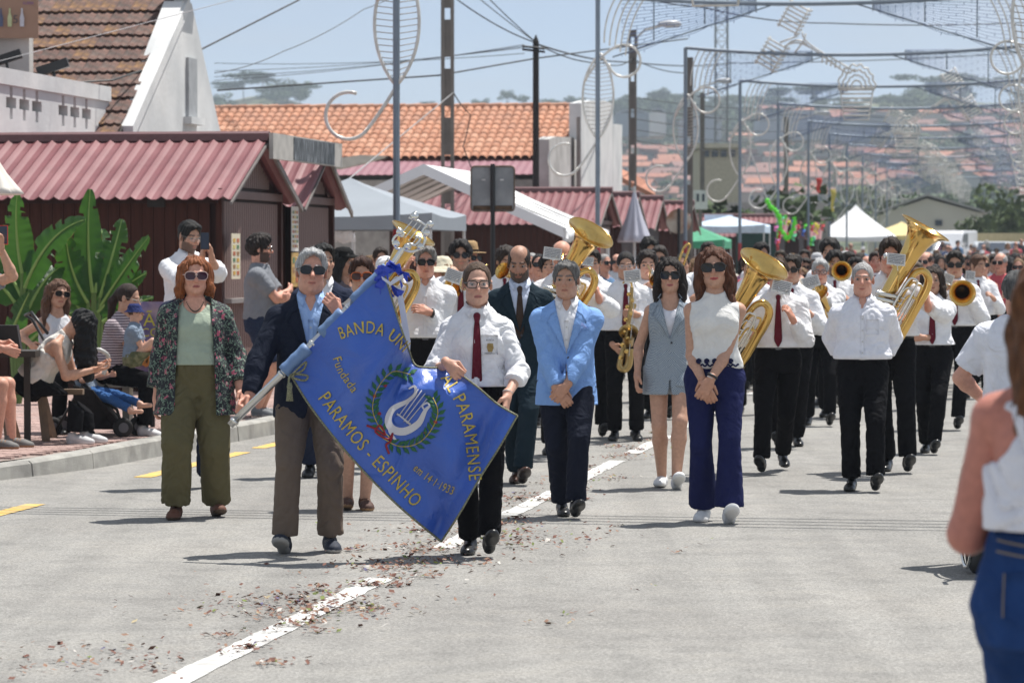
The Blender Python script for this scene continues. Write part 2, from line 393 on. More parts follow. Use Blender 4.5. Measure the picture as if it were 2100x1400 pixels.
def hand_prims(w, d, n, thumb, curl, spread=1., point=False):
    """palm, four fingers and a thumb; w wrist, d finger direction, n palm-side normal, thumb +1/-1 side"""
    w, d, n = _v(w), _v(d), _v(n); d = d / np.linalg.norm(d); n = n - d * float(d @ n); n /= np.linalg.norm(n); s = np.cross(n, d) * thumb
    pr = [(cone(w - d * .02, w + d * .02, .024, .026), .01)]
    for o in (-.026, -.009, .009, .026): pr.append((cone(w + d * .012 + s * o * .6, w + d * .082 + s * o, .017, .0125), .012))
    for o, L in ((-.03, .06), (-.0105, .074), (.0105, .08), (.03, .072)):
        o2 = o * spread; p = w + d * .085 + s * o; a = curl * (1 if not (point and o > .02) else .2)
        for j, (l, r0, r1) in enumerate(((.45, .0098, .009), (.3, .009, .008), (.25, .008, .0066))):
            a1 = a * (.75 + .5 * j); dd = d * math.cos(a1 * (j + 1) * .55) + n * math.sin(a1 * (j + 1) * .55) + s * (o2 - o) * 3
            q = p + dd / np.linalg.norm(dd) * L * l; pr.append((cone(p, q, r0, r1), .003)); p = q
    t0 = w + d * .02 + s * .022; t1 = t0 + (d * .55 + s * .6 + n * .35 * min(1, curl + .3)) * .045; t2 = t1 + (d * .8 + n * .5 * curl + s * (.25 - .4 * curl)) * .04; t3 = t2 + (d * .8 + n * .6 * curl - s * .1) * .022
    pr += [(cone(t0, t1, .015, .0115), .012), (cone(t1, t2, .0115, .0098), .003), (cone(t2, t3, .0098, .008), .003)]
    return pr

def run(prims, h, lo=None, hi=None, fold=0, seed=0, post=None, ff=1.):
    L = min_ = None
    los = np.array([p[0][1] for p in prims if (len(p) < 3 or p[2] == 'u')]); his = np.array([p[0][2] for p in prims if (len(p) < 3 or p[2] == 'u')])
    l, u = los.min(0) - .015, his.max(0) + .015
    if lo is not None: l = np.maximum(l, _v(lo))
    if hi is not None: u = np.minimum(u, _v(hi))
    if (u <= l).any(): return np.zeros((0, 3), np.float32), np.zeros((0, 4), np.int32)
    F = Fld(l, u, h)
    for p in prims: F.put(p[0], p[1], p[2] if len(p) > 2 else 'u')
    if fold: F.every(lambda d, X, Y, Z: d + fold * folds(X, Y, Z, seed, ff))
    if post: F.every(post)
    return F.mesh()
def bvh_of(V, Q): return BVHTree.FromPolygons([Vector(v) for v in V.tolist()], Q.tolist())
def strip_on(bvh, R, o, A, B, nu=3, nv=8, off=.003, th=.003, side=-1, fallback=-.1):
    """patch lying on a garment: A and B are (x, z) edges in torso frame, dropped onto the surface"""
    def samp(L, t):
        t *= len(L) - 1; i = min(int(t), len(L) - 2); f = t - i; return L[i][0] + (L[i + 1][0] - L[i][0]) * f, L[i][1] + (L[i + 1][1] - L[i][1]) * f
    Rm = Matrix(R.tolist()); O = Vector(o.tolist()); g = []; last = fallback * -side
    for j in range(nv + 1):
        a, b = samp(A, j / nv), samp(B, j / nv); row = []
        for i in range(nu + 1):
            f = i / nu; x, z = a[0] + (b[0] - a[0]) * f, a[1] + (b[1] - a[1]) * f
            hit = bvh.ray_cast(O + Rm @ Vector((x, side * .6, z)), Rm @ Vector((0, -side, 0)))[0]
            y = (Rm.transposed() @ (hit - O)).y if hit is not None else last
            if abs(y - last) > .09 and j: y = last
            last = y; row.append(O + Rm @ Vector((x, y + side * off, z)))
        last = (Rm.transposed() @ (row[0] - O)).y - side * off
        g.append(row)
    m = MB(); n = nu + 1; V = [p for r in g for p in r]; t = Rm @ Vector((0, -side * th, 0))
    Fs = [(j * n + i, j * n + i + 1, (j + 1) * n + i + 1, (j + 1) * n + i) for j in range(nv) for i in range(nu)]
    m.add(V, Fs); b = MB(); k = len(V)
    edge = [i for i in range(nu)] + [j * n + nu for j in range(nv)] + [nv * n + i for i in range(nu, 0, -1)] + [j * n for j in range(nv, 0, -1)]
    m.add([v + t for v in V], [])
    m.f += [(edge[i], edge[(i + 1) % len(edge)], k + edge[(i + 1) % len(edge)], k + edge[i]) for i in range(len(edge))]
    return m

def glasses(P, root, MH, kind, hscale=1.):
    m = MB(); fr = MB(); MHr = MH
    dk = kind.startswith('sun'); hx, hz, pw = {'sun': (.029, .022, 3), 'sunbig': (.033, .027, 2.6), 'sunround': (.026, .025, 2), 'clear': (.028, .02, 3), 'thin': (.026, .018, 2.6)}[kind.split('_')[0]]
    for s in (-1, 1):
        c = Vector((s * .034, -.104, .004)); ring = []
        for k in range(20):
            a = 2 * math.pi * k / 20; cx, sz = math.cos(a), math.sin(a)
            x = math.copysign(abs(cx) ** (2 / pw), cx) * hx; z = math.copysign(abs(sz) ** (2 / pw), sz) * hz * (1.0 if sz > 0 else .95)
            ring.append(Vector((c.x + x, c.y + 3.2 * (abs(c.x + x) - .03) * max(abs(c.x + x) - .03, 0), c.z + z)))
        k = len(m.v); m.add(ring + [v + Vector((0, .0025, 0)) for v in ring], [tuple(range(20))[::(1 if s < 0 else 1)], tuple(range(39, 19, -1))] + [(i, (i + 1) % 20, 20 + (i + 1) % 20, 20 + i) for i in range(20)])
        fr.tube(ring, .0028 if kind != 'thin' else .0013, 5, closed=True)
        e = max(ring, key=lambda v: abs(v.x)); fr.tube([e + Vector((0, 0, .008)), Vector((s * .074, -.06, .012)), Vector((s * .08, .005, .01)), Vector((s * .08, .02, -.005))], .0028 if kind != 'thin' else .0014, 5)
    fr.tube([(-.009, -.107, .01), (0, -.109, .013), (.009, -.107, .01)], .0026, 5)
    fc = P.get('framec', (.012, .011, .012)); lc = P.get('lensc', (.012, .012, .014))
    g = fr.build('glasses', mat('frame_%d_%d' % (int(fc[0] * 999), int(fc[1] * 999)), fc, rough=.25, var=0, bump=0), root)
    g.matrix_local = MHr
    if dk: lm = mat('dark_lens_%d' % int(lc[0] * 999), lc, rough=.12, var=0, bump=0, spec=.45)
    else: lm = mat('clear_lens', (.9, .95, 1), rough=.02, var=0, bump=0, alpha=.07, spec=.3)
    l = m.build('lens', lm, g)
    return g

def collar(root, R, nb, m, op=22, r0=.066, hgt=.034, name='collar', spread=.03, tips=.05, dz=.02):
    M = MB(); up = []; dn = []; n = 22
    for k in range(n + 1):
        a = math.radians(-90 + op + (360 - 2 * op) * k / n)
        c, s_ = math.cos(a), math.sin(a); fr = max(0, -s_); fr2 = fr ** 6
        up.append((c * r0 * 1.0, s_ * r0 - .004, -.004 + hgt * .6 - fr * .035))
        r2 = r0 + .02 + .01 * fr; dn.append((c * (r2 + spread * fr2), s_ * (r2 + .015 * fr), -.03 - fr * .02 - tips * fr2))
    Rm = Matrix(R.tolist()); O = Vector(nb.tolist()) + Rm @ Vector((0, -.005, dz))
    M.strip([O + Rm @ Vector(p) for p in up], [O + Rm @ Vector(p) for p in dn], Rm @ Vector((0, 0, -.003)))
    return M.build(name, m, root, smooth=True)

def shoe(root, ank, fdir, pitch, up_c, sole_c, h, kind='dress', sc=1.):
    f = _v(fdir); f = f / np.linalg.norm(f); s = np.cross(f, (0, 0, 1)); Rp = np.array(Matrix.Rotation(rad(pitch), 3, Vector(s.tolist())), np.float32)
    f = Rp @ f; u = Rp @ _v((0, 0, 1)); s = np.cross(f, u); R = np.stack([s, f, u], 1)   # local x side, y forward, z up
    a = _v(ank); o = a - u * .085 * 1.0
    def G(x, y, z): return o + R @ _v((x, y, z))
    fat = .004 if kind == 'sneaker' else 0
    pr = [(ell(G(0, -.025, .042), (.035 + fat, .048, .042), R), .02), (cone(G(0, -.01, .05), G(0, .09, .032), .036 + fat, .034 + fat), .02), (ell(G(0, .12, .026), (.042 + fat, .062 if kind != 'dress' else .072, .027 + fat), R), .03),
          (cone(G(0, -.02, .06), G(0, -.022, .1), .034, .034, cap=True), .015)]
    def post(d, X, Y, Z):
        z = (X - o[0]) * u[0] + (Y - o[1]) * u[1] + (Z - o[2]) * u[2]; y = (X - o[0]) * f[0] + (Y - o[1]) * f[1] + (Z - o[2]) * f[2]
        d = np.where(z < .02, d - .004, d); lim = np.where((kind == 'dress') & (y > .012) & (y < .05), .008, 0)
        return np.maximum(d, lim - z)
    V, Q = run(pr, h, post=post)
    z = (V - o) @ u; y = (V - o) @ f; C = np.where((z < .021)[:, None], np.array(sole_c), np.array(up_c))
    C = np.where((z < .003)[:, None], np.array(sole_c) * .6 if kind != 'sneaker' else np.array(sole_c) * .9, C)
    if kind == 'sneaker': C = np.where(((np.abs(np.sin(y * 130)) < .35) & (z > .055) & (y > .01) & (y < .08))[:, None], np.array(sole_c) * .85, C)
    me = npmesh('shoe', V, Q, cols=C)
    return link('shoe', me, root, mat('shoe_leather' if kind == 'dress' else 'shoe_fabric', vc=True, rough=.32 if kind == 'dress' else .75, var=.05, bump=.05, bs=200))

def person(P):
    """one person; root stands at the ground point under photo column px at distance D"""
    P['rz'] = None; D = P['D']; H = P.get('H', 1.74); sex = P.get('sex', 'm'); f = sex == 'f'; w = P.get('w', 1.); sd = P.get('seed', abs(int(P['px']))); P['seed'] = sd
    sc = H / 1.75 * 1.0; q = P.get('q', 1.); h = max(.0085, min(.02, D * .00042)) * q; hf = max(.0048, min(.012, D * .00026)) * q
    base = P.get('base', 0.); g = W(P['px'], 600, D); loc = Vector((g.x, D, base))
    root = empty('person', loc, rad(P.get('yaw', 0)) - math.atan2(g.x, D), P['label'], 'person', P.get('group'), sc)
    P['skinc'] = SKIN[P.get('skin', 'tan')] if isinstance(P.get('skin', 'tan'), str) else P['skin']; P['hairc'] = P.get('hairc', (.03, .022, .018)); skin = P['skinc']
    hz = P.get('hz', .925); O = _v(P.get('pel', (0, 0, hz))); ln = P.get('lean', (0, 0, 0)); R = rotm(ln[2], ln[0], ln[1]); RP_ = rotm(P.get('pyaw', 0), P.get('ppitch', 0), 0)
    T = lambda x, y, z: O + R @ _v((x, y, z))
    belly = P.get('belly', 0.)
    secs = [(z, a * w, b * (w * .6 + .4) + belly * math.exp(-((z - .12) / .13) ** 2), 0, -belly * .8 * math.exp(-((z - .12) / .13) ** 2)) for z, a, b in SEC[sex]]
    shx = (.148 if f else .168) * (.5 + .5 * w); nb = T(0, .012, .535)
    hd = P.get('head', (0, 0, 0)); RH = rotm(hd[0], hd[1], hd[2]); HC = nb + R @ _v((0, -.004, .03)) + RH @ _v((0, -.012, .105))
    # ---- skeleton
    arms = []
    for s, key in ((-1, 'ha'), (1, 'hb')):
        A = P.get(key, {}); S = T(s * shx, 0, .402); tgt = _v(A.get('p', (s * .235, -.04, .80 - 0.0)))
        e, wr = ik(S, tgt, .285, .255, A.get('e', (s * .35, .8, -.3)))
        d = (wr - e) / np.linalg.norm(wr - e)
        arms.append(dict(S=S, E=e, W=wr, d=_v(A.get('d', d)), n=_v(A.get('n', (-s, .1, 0))), curl=A.get('curl', .55), th=A.get('th', 1) * s, point=A.get('point', False), hide=A.get('hide', False)))
    legs = []
    for s, key in ((-1, 'fa'), (1, 'fb')):
        A = P.get(key, (s * .1, 0, 0, 0)); hp = O + RP_ @ _v((s * .088 * (w * .5 + .5), 0, -.03)); pit = A[3] if len(A) > 3 else 0
        an = _v((A[0], A[1], .085 + A[2])); kn, an = ik(hp, an, .43, .425, A[5] if len(A) > 5 else (s * .05, -1, 0)); legs.append(dict(H=hp, K=kn, A=an, pit=pit, yaw=A[4] if len(A) > 4 else s * 8))
    aw = P.get('aw', w) * (.88 if f else 1.0)
    def arm_prims(a, ease=0, to=2., cuff=0., s0=0):
        sgn = 1 if (R.T @ (a['S'] - O))[0] > 0 else -1; pr = [(cone(T(sgn * .055, .012, .476), a['S'] + R @ _v((0, 0, .004)), .042 + ease * .7, .04 * aw + ease), .035), (ell(a['S'], np.array((.046, .05, .046)) * aw + ease), .03)]
        if to <= 1:
            e = a['S'] + (a['E'] - a['S']) * to; pr.append((cone(a['S'], e, .052 * aw + ease, (.052 - .01 * to) * aw + ease + cuff, cap=True), .02))
        else:
            pr.append((cone(a['S'], a['E'], .05 * aw + ease, .041 * aw + ease), .02)); k = to - 1; e = a['E'] + (a['W'] - a['E']) * k
            m = a['E'] + (a['W'] - a['E']) * .25
            pr.append((cone(a['E'], m, .041 * aw + ease, .043 * aw + ease * .9), .02)); pr.append((cone(m, e, .043 * aw + ease * .9, (.043 - .018 * k) * aw + ease * .75 + cuff, cap=to < 1.99 or cuff > 0), .02))
        return pr
    def leg_prims(L, ease=0, to=2., ra=None, capd=True):
        pr = [(cone(L['H'] + _v((0, 0, .0)), L['K'], .083 * w + ease, .056 * (w * .5 + .5) + ease), .03)]
        if to > 1:
            e = L['K'] + (L['A'] - L['K']) * (to - 1); m = L['K'] + (L['A'] - L['K']) * .3
            pr += [(cone(L['K'], m, .055 + ease, .056 + ease), .02), (cone(m, e, .056 + ease, (ra if ra else .036 + ease), cap=capd), .02)]
        else:
            e = L['H'] + (L['K'] - L['H']) * to; pr = [(cone(L['H'], e, .085 * w + ease, (.085 - .027 * to) * w + ease, cap=True), .03)]
        return pr
    # ---- body: head, neck, arms, hands, whatever skin shows
    rh_ = np.random.default_rng(sd + 5); HS = np.array((1.07 * (1 + rh_.uniform(-.035, .045)), 1.07, 1.07 * (1 + rh_.uniform(-.03, .04))), np.float32); NBh = RH.T @ (nb + R @ _v((0, 0, -.03)) - HC) / HS; parts = []; cols = []
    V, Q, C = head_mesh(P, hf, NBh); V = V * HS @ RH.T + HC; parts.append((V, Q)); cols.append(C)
    top = P['top']; sl = top.get('sleeve', 1.9)
    for a in arms:
        if a['hide']: continue
        pr = arm_prims(a); d2 = a['d']; pr += hand_prims(a['W'], d2, a['n'], a['th'], a['curl'], point=a['point'])
        hp_ = hand_prims(a['W'], d2, a['n'], a['th'], a['curl'], point=a['point'])
        V, Q = run([(cone(a['W'] - a['d'] * .03 if sl < 1.8 else a['W'] - a['d'] * .02, a['W'], .026, .026), .01)] + hp_, min(hf, .0055) if D < 30 else hf)
        parts.append((V, Q)); cols.append(np.tile(np.array(skin) * (1.0, .93, .9), (len(V), 1)))
        if sl < 1.8:
            V, Q = run(arm_prims(a) if sl > .8 else arm_prims(a), h * .85); parts.append((V, Q)); cols.append(np.tile(skin, (len(V), 1)))
    bot = P.get('bottom', {}); bl = bot.get('len', 1.95)
    body = []
    if True: body += [(loft(R, O + R @ _v((0, 0, 0)), secs), .02), (cone(nb + R @ _v((0, 0, -.03)), nb + R @ _v((0, -.004, .04)), .055 if f else .06, .052 if f else .056), .03)] + [p for a in arms for p in [(ell(a['S'], (.054 * aw,) * 3), .03)]]
    if body: V, Q = run(body, h * .85, lo=T(-.3, -.3, .22) if ln[0] < 30 else None); parts.append((V, Q)); cols.append(np.tile(skin, (len(V), 1)))
    if bl < 1.8:
        for L in legs:
            V, Q = run(leg_prims(L, to=2., capd=False) + [(ell(L['K'] + _v((0, -.025, 0)), (.035, .03, .045)), .02), (ell(L['K'] + (L['A'] - L['K']) * .3 + _v((0, .02, 0)), (.042, .04, .09)), .03)], h * .85); parts.append((V, Q)); cols.append(np.tile(skin, (len(V), 1)))
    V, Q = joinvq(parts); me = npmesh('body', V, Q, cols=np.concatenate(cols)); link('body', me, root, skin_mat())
    # ---- eyes, hair, glasses
    MH = Matrix((RH * HS[None, :]).tolist()).to_4x4(); MH.translation = Vector(HC.tolist())
    if D < 40 and not P.get('noeyes'):
        for s in (-1, 1):
            e = MB()
            prof = [(.0001, .0124), (.0026, .0121), (.003, .012), (.0058, .0108), (.0061, .0106), (.0124, 0), (.006, -.0106)]; n = 12
            ec = P.get('eyec', (.06, .035, .02)); wh = (.3, .27, .25)
            for (r, z), c in zip(prof, ((.01,) * 3, (.01,) * 3, ec, ec, wh, wh, wh)):
                e.col = c; e.add([(s * .0315 + r * math.cos(2 * math.pi * k / n), -.0685 - z, .0045 + r * math.sin(2 * math.pi * k / n)) for k in range(n)], [])
            e.f += [(i * n + k, (i + 1) * n + k, (i + 1) * n + (k + 1) % n, i * n + (k + 1) % n) for i in range(6) for k in range(n)] + [tuple(k for k in range(n))]
            o = e.build('eye', mat('eye', vc=True, rough=.15, var=0, bump=0), root, smooth=True, cols=True); o.matrix_local = MH
    if P.get('hair'):
        V, Q = hair_mesh(P, hf * 1.05, P['hair'])
        if len(V):
            V2_ = V * HS @ RH.T + HC; hm_ = hair_mat(P['hairc']); ho_ = link('hair', npmesh('hair', V2_, Q), root, hm_)
            if D < 30 and P['hair'] not in ('bald', 'crop', 'drape', 'ponytail'):
                cen = HC + RH @ _v((0, .02, 0)); m = MB(); lg = P['hair'] in ('long', 'verylong', 'bob', 'ponytail')
                for i_ in rh_.integers(0, len(V2_), 520 if lg else 260):
                    if V[i_][1] < -.055: continue
                    p = V2_[i_]; nn = p - cen; nn[2] *= .3 if lg else 1; nn = nn / (np.linalg.norm(nn) + 1e-6); L0 = rh_.uniform(.03, .09) if lg else rh_.uniform(.012, .03); d0 = nn * rh_.uniform(.05, .3) + _v((rh_.normal(0, .15), rh_.normal(0, .15), -1 if lg else rh_.uniform(-.2, .4))); d0 = d0 / np.linalg.norm(d0)
                    sd0 = np.cross(d0, nn); sd0 = sd0 / (np.linalg.norm(sd0) + 1e-6) * .0016; a0 = p - nn * .002; b0 = a0 + d0 * L0 * .5 + nn * .003; c0 = a0 + d0 * L0
                    m.add([a0 - sd0, a0 + sd0, b0 + sd0 * .8, c0, b0 - sd0 * .8], [(0, 1, 2, 4), (4, 2, 3)])
                tag(m.build('hair_strands', hm_, ho_), kind='stuff')
    if P.get('glasses'): glasses(P, root, MH, P['glasses'])
    if P.get('hat'): hat(root, MH, *P['hat'])
    # ---- trousers / skirt
    bm = bot.get('m') or cloth_mat('black_trousers', (.012, .012, .014), rough=.8)
    if not bot.get('none'):
        ez = bot.get('ease', .022); hem = bot.get('hem', .067)
        rs = [r for r in secs if r[0] <= bot.get('waist', .1) + .02]; rs = [(-.14,) + tuple(rs[0][1:])] + rs[1:]
        rs = [(z, a, b, c, d) for z, a, b, c, d in secs if z < .18]
        if bot.get('seated'): pr = [(loft(R, O, rs[:4], ez * .8), .03)]
        else: pr = [(loft(R, O, rs, ez * .7 if not P.get('coat') else .002), .03)]
        wz = bot.get('waist', .1) if not (P.get('coat') and P['coat'].get('lapel', True)) else .0
        def post(d, X, Y, Z):
            z = (X - O[0]) * R[0, 2] + (Y - O[1]) * R[1, 2] + (Z - O[2]) * R[2, 2]; return np.maximum(d, z - wz)
        for L in legs:
            L2 = [(cone(L['H'], L['K'], .083 * w + ez, .057 * (w * .5 + .5) + ez * .6 + bot.get('kn', 0)), .02)]
            if bl > 1:
                e = L['K'] + (L['A'] - L['K']) * (bl - 1); L2.append((cone(L['K'], e, .057 + ez * .6 + bot.get('kn', 0), hem, cap=True), .012))
            else: L2 = leg_prims(L, ez, bl)
            pr += L2
        V, Q = run(pr, h, fold=bot.get('fold', .01), seed=sd, post=post, ff=1.5); tr = link(bot.get('name', 'trousers'), npmesh('trousers', V, Q), root, bm); tbv = bvh_of(V, Q) if P.get('jeans') else None
        if tbv:
            for s in (-1, 1):
                strip_on(tbv, R, O, [(s * .03, .06), (s * .03, -.04), (s * .07, -.07)], [(s * .13, .055), (s * .13, -.045), (s * .075, -.07)], 4, 6, off=.004, th=.004, side=1).build('back_pocket', bm, tr, smooth=True)
                for e in (.004, .096): strip_on(tbv, R, O, [(s * (.03 + e), .055), (s * (.03 + e), -.045)], [(s * (.033 + e), .055), (s * (.033 + e), -.045)], 1, 8, off=.008, th=.002, side=1).build('stitching', mat('denim_stitch', (.25, .2, .14)), tr)
            for z0 in (.13, .105): strip_on(tbv, R, O, [(-.15, z0), (0, z0 - .02), (.15, z0)], [(-.15, z0 - .004), (0, z0 - .024), (.15, z0 - .004)], 1, 16, off=.004, th=.002, side=1).build('stitching', mat('denim_stitch'), tr)
            strip_on(tbv, R, O, [(-.155, .175), (0, .175), (.155, .175)], [(-.155, .14), (0, .14), (.155, .14)], 1, 16, off=.005, th=.004, side=1).build('waistband', bm, tr, smooth=True)
        if bot.get('belt', True) and not P.get('coat'):
            V, Q = run([(loft(R, O, [(z, a, b, c, d) for z, a, b, c, d in secs if z < .25], ez * .7 + .004), .03)], h, post=lambda d, X, Y, Z: np.maximum(np.maximum(d, ((X - O[0]) * R[0, 2] + (Y - O[1]) * R[1, 2] + (Z - O[2]) * R[2, 2]) - wz), (wz - .035) - ((X - O[0]) * R[0, 2] + (Y - O[1]) * R[1, 2] + (Z - O[2]) * R[2, 2])))
            b = link('belt', npmesh('belt', V, Q), tr, mat('belt_leather', (.014, .012, .011), rough=.4))
            yb = -(np.interp(wz, [r[0] for r in secs], [r[2] for r in secs]) + belly * .7 + ez * .7 + .009)
            k = MB(); p = T(0, yb, wz - .018)
            k.tube([p + _v(v) for v in ((-.022, 0, -.015), (.022, 0, -.015), (.022, 0, .015), (-.022, 0, .015))], .003, 6, closed=True); k.build('buckle', mat('chrome', (.6, .6, .6), rough=.2, metal=1, var=0, bump=0), b)
    # ---- top
    def zloc(X, Y, Z): return (X - O[0]) * R[0, 2] + (Y - O[1]) * R[1, 2] + (Z - O[2]) * R[2, 2]
    def ylo(X, Y, Z): return (X - O[0]) * R[0, 1] + (Y - O[1]) * R[1, 1] + (Z - O[2]) * R[2, 1]
    def xlo(X, Y, Z): return (X - O[0]) * R[0, 0] + (Y - O[1]) * R[1, 0] + (Z - O[2]) * R[2, 0]
    def garment(name, t, parent, ease, m, fold, sleeve):
        hem = t.get('hem', .07); puff = t.get('puff', .012)
        ss = [(z, a, b + (.0 if not f else 0), c, d) for z, a, b, c, d in secs]
        if hem < -.12: ss = [(hem - .02, ss[0][1] + t.get('flare', .02), ss[0][2] + t.get('flare', .02), 0, 0)] + ss[1:]
        ss = [(z, a + puff * math.exp(-((z - hem - .03) / .07) ** 2), b + puff * 1.3 * math.exp(-((z - hem - .03) / .07) ** 2), c, d) for z, a, b, c, d in ss]
        pr = [(loft(R, O, ss, ease), .02)]
        if f and t.get('bust', 1):
            for s in (-1, 1): pr.append((ell(T(s * .068, -.075 - belly * .3, .325), _v((.062, .05, .06)) * P.get('bw', 1.) + ease * .6, R), .05))
        if sleeve > 0:
            for a in arms: pr += arm_prims(a, ease * (1.0 if sleeve > 1 else 1.2), sleeve, t.get('cuff', 0))
        else:
            for s, a in zip((-1, 1), arms):
                if t.get('neck') != 'tank': pr.append((ell(a['S'] + R @ _v((-s * .03, 0, .005)), np.array((.05, .06, .055)) * aw + ease * .6), .03))
        nk = t.get('neck', 'shirt')
        if nk in ('scoop', 'tank'): pr.append((ell(T(0, -.06, .545), (.088, .14, t.get('depth', .09)), R), .012, 's')); 
        if nk == 'tank':
            for s, a in zip((-1, 1), arms): pr.append((cone(a['S'] + R @ _v((s * .012, -.12, -.03)), a['S'] + R @ _v((s * .012, .12, -.03)), .07, .07), .01, 's'))
        if nk == 'crew': pr.append((ell(T(0, -.03, .56), (.074, .09, .055), R), .01, 's'))
        if nk == 'shirt' and not t.get('tie'): pr.append((cone(T(0, -.085, .54), T(0, -.125, .4), .05, .004), .008, 's'))
        opn = t.get('open')
        def post(d, X, Y, Z):
            z = zloc(X, Y, Z); d = np.maximum(d, hem + t.get('hemw', 0) * np.sin(xlo(X, Y, Z) * 30) - z)
            if opn:
                x = np.abs(xlo(X, Y, Z) - opn.get('x', 0)); wv = np.interp(z, opn['z'], opn['w']); d = np.maximum(d, -np.maximum(x - wv, ylo(X, Y, Z)))
            return d
        if opn: post0 = post
        V, Q = run(pr, h, fold=fold, seed=sd + 3, post=post, ff=1.6)
        o = link(name, npmesh(name, V, Q), parent, m); return o, V, Q
    nm = top.get('name', 'shirt')
    under = P.get('under')
    ts = top.get('m') or cloth_mat('white_shirt', WHITE)
    coat = P.get('coat')
    if coat:
        o, V, Q = garment(nm, top, root, .012, ts, .003, 0 if not top.get('sl2') else sl)
    else:
        o, V, Q = garment(nm, top, root, top.get('ease', .016), ts, top.get('fold', .011), sl)
    bv = bvh_of(V, Q)
    if top.get('neck', 'shirt') == 'shirt':
        collar(o, R, nb, ts)
        strip_on(bv, R, O, [(-.015, .4), (-.015, top.get('hem', .07) + .015)], [(.015, .4), (.015, top.get('hem', .07) + .015)], 2, 12).build('placket', ts, o, smooth=True)
        if D < 26:
            for z in np.arange(top.get('hem', .07) + .05, .43, .085):
                hit = bv.ray_cast(Vector(T(0, -.6, z).tolist()), Vector((R @ _v((0, 1, 0))).tolist()))[0]
                if hit and not top.get('tie'):
                    bt = MB(); bt.lathe([(0, 0), (.0055, 0), (.0055, .003), (0, .003)], 8, Matrix.Rotation(math.pi / 2, 3, 'X'), hit + Vector((0, -.005, 0)))
                    bt.build('button', mat('button', (.55, .55, .53), rough=.3, var=0, bump=0), o)
    if top.get('tie'):
        c = top['tie']; tm = cloth_mat('tie_%d' % int(c[0] * 999), c, rough=.5, bump=.2, bs=400); ze = top.get('tiez', .08)
        k = MB(); Rm = Matrix(R.tolist())
        t1 = strip_on(bv, R, O, [(-.014, .455), (-.02, .4), (-.034, ze + .06), (0 - .002, ze)], [(.014, .455), (.02, .4), (.034, ze + .06), (.002, ze)], 3, 14, off=.009, th=.004)
        tie = t1.build('tie', tm, root, smooth=True)
        V, Q = run([(cone(T(0, -.09, .485), T(0, -.105, .45), .022, .014), .01)], h * .8); link('knot', npmesh('knot', V, Q), tie, tm)
    if top.get('pocket'):
        s = top['pocket']; strip_on(bv, R, O, [(s * .075 - .048, .375), (s * .075 - .048, .26)], [(s * .075 + .048, .375), (s * .075 + .048, .26)], 3, 4, off=.003, th=.003).build('pocket', ts, o, smooth=True)
    if top.get('badge'):
        s = top['badge']; cx = s * .078
        b = strip_on(bv, R, O, [(cx - .016, .325), (cx - .02, .3), (cx - .012, .275)], [(cx + .016, .325), (cx + .02, .3), (cx + .012, .275)], 3, 4, off=.008, th=.002).build('badge', cloth_mat('gold_badge', (.35, .25, .1)), o)
        if D < 23:
            for j, tx in enumerate(('BANDA', 'PARAMOS')):
                hit = bv.ray_cast(Vector(T(cx, -.6, .34 if j == 0 else .262).tolist()), Vector((R @ _v((0, 1, 0))).tolist()))[0]
                if hit: text(tx, o, hit + Vector((0, -.012, 0)), .014, (.02, .02, .03), 'lettering')
    # ---- coat / jacket
    if coat:
        cm = coat['m']; op = coat.get('open', dict(z=[-.2, -.12, .13, .18, .5, .6], w=[.05, .02, .0, .0, .075, .09]))
        c = dict(hem=coat.get('hem', -.1), puff=coat.get('puff', .0), open=op, neck='jacket', flare=coat.get('flare', .03), cuff=coat.get('cuff', .004), bust=1)
        o2, V, Q = garment(coat.get('name', 'jacket'), c, root, coat.get('ease', .02), cm, coat.get('fold', .006), coat.get('sleeve', 1.88))
        if coat.get('lapel', True):
            bj = bvh_of(V, Q); b0 = coat.get('btn', .15)
            for s in (-1, 1):
                wv = lambda z: float(np.interp(z, op['z'], op['w']))
                inn = [(s * (wv(z) + .002), z) for z in (b0 + .03, b0 + .12, .34, .41, .465)]
                out = [(s * (wv(z) + e), z) for z, e in ((b0 + .03, .006), (b0 + .12, .035), (.34, .062), (.385, .085), (.44, .045))]
                strip_on(bj, R, O, inn, out, 3, 12, off=.013, th=.007).build('lapel', cm, o2, smooth=True)
            Rm = Matrix(R.tolist())
            collar(o2, R, nb, cm, op=62, r0=.074, hgt=.02, name='jacket_collar', spread=.035, tips=.03, dz=.008)
            bt = MB()
            for z in (b0,):
                hit = bj.ray_cast(Vector(T(.012, -.6, z).tolist()), Vector((R @ _v((0, 1, 0))).tolist()))[0]
                if hit: bt.lathe([(0, 0), (.009, 0), (.009, .004), (0, .004)], 10, Matrix.Rotation(math.pi / 2, 3, 'X'), hit + Vector((0, -.004, 0)))
            if bt.v: bt.build('button', mat('dark_button', (.03, .03, .04), rough=.3), o2)
            if coat.get('square'):
                s = 1; z0 = .345; strip_on(bj, R, O, [(.085, z0), (.083, z0 - .012)], [(.15, z0 + .008), (.15, z0 - .004)], 3, 2, off=.01, th=.006).build('welt', cm, o2)
                strip_on(bj, R, O, [(.1, z0 + .045), (.09, z0)], [(.106, z0 + .04), (.14, z0 + .006)], 2, 2, off=.013, th=.006).build('pocket_square', coat['square'], o2)
    # ---- shoes
    sh = P.get('shoes', dict(c=(.012, .012, .012), s=(.02, .02, .02), k='dress'))
    if sh:
        for L in legs:
            a = rad(L['yaw']); shoe(root, L['A'], (math.sin(a), -math.cos(a), 0), L['pit'], sh['c'], sh['s'], max(.007, hf), sh.get('k', 'dress'))
    P['_'] = dict(R=R, O=O, T=T, HC=HC, RH=RH, MH=MH, arms=arms, legs=legs, root=root, bvh=bv, top=o, sc=sc)
    return P

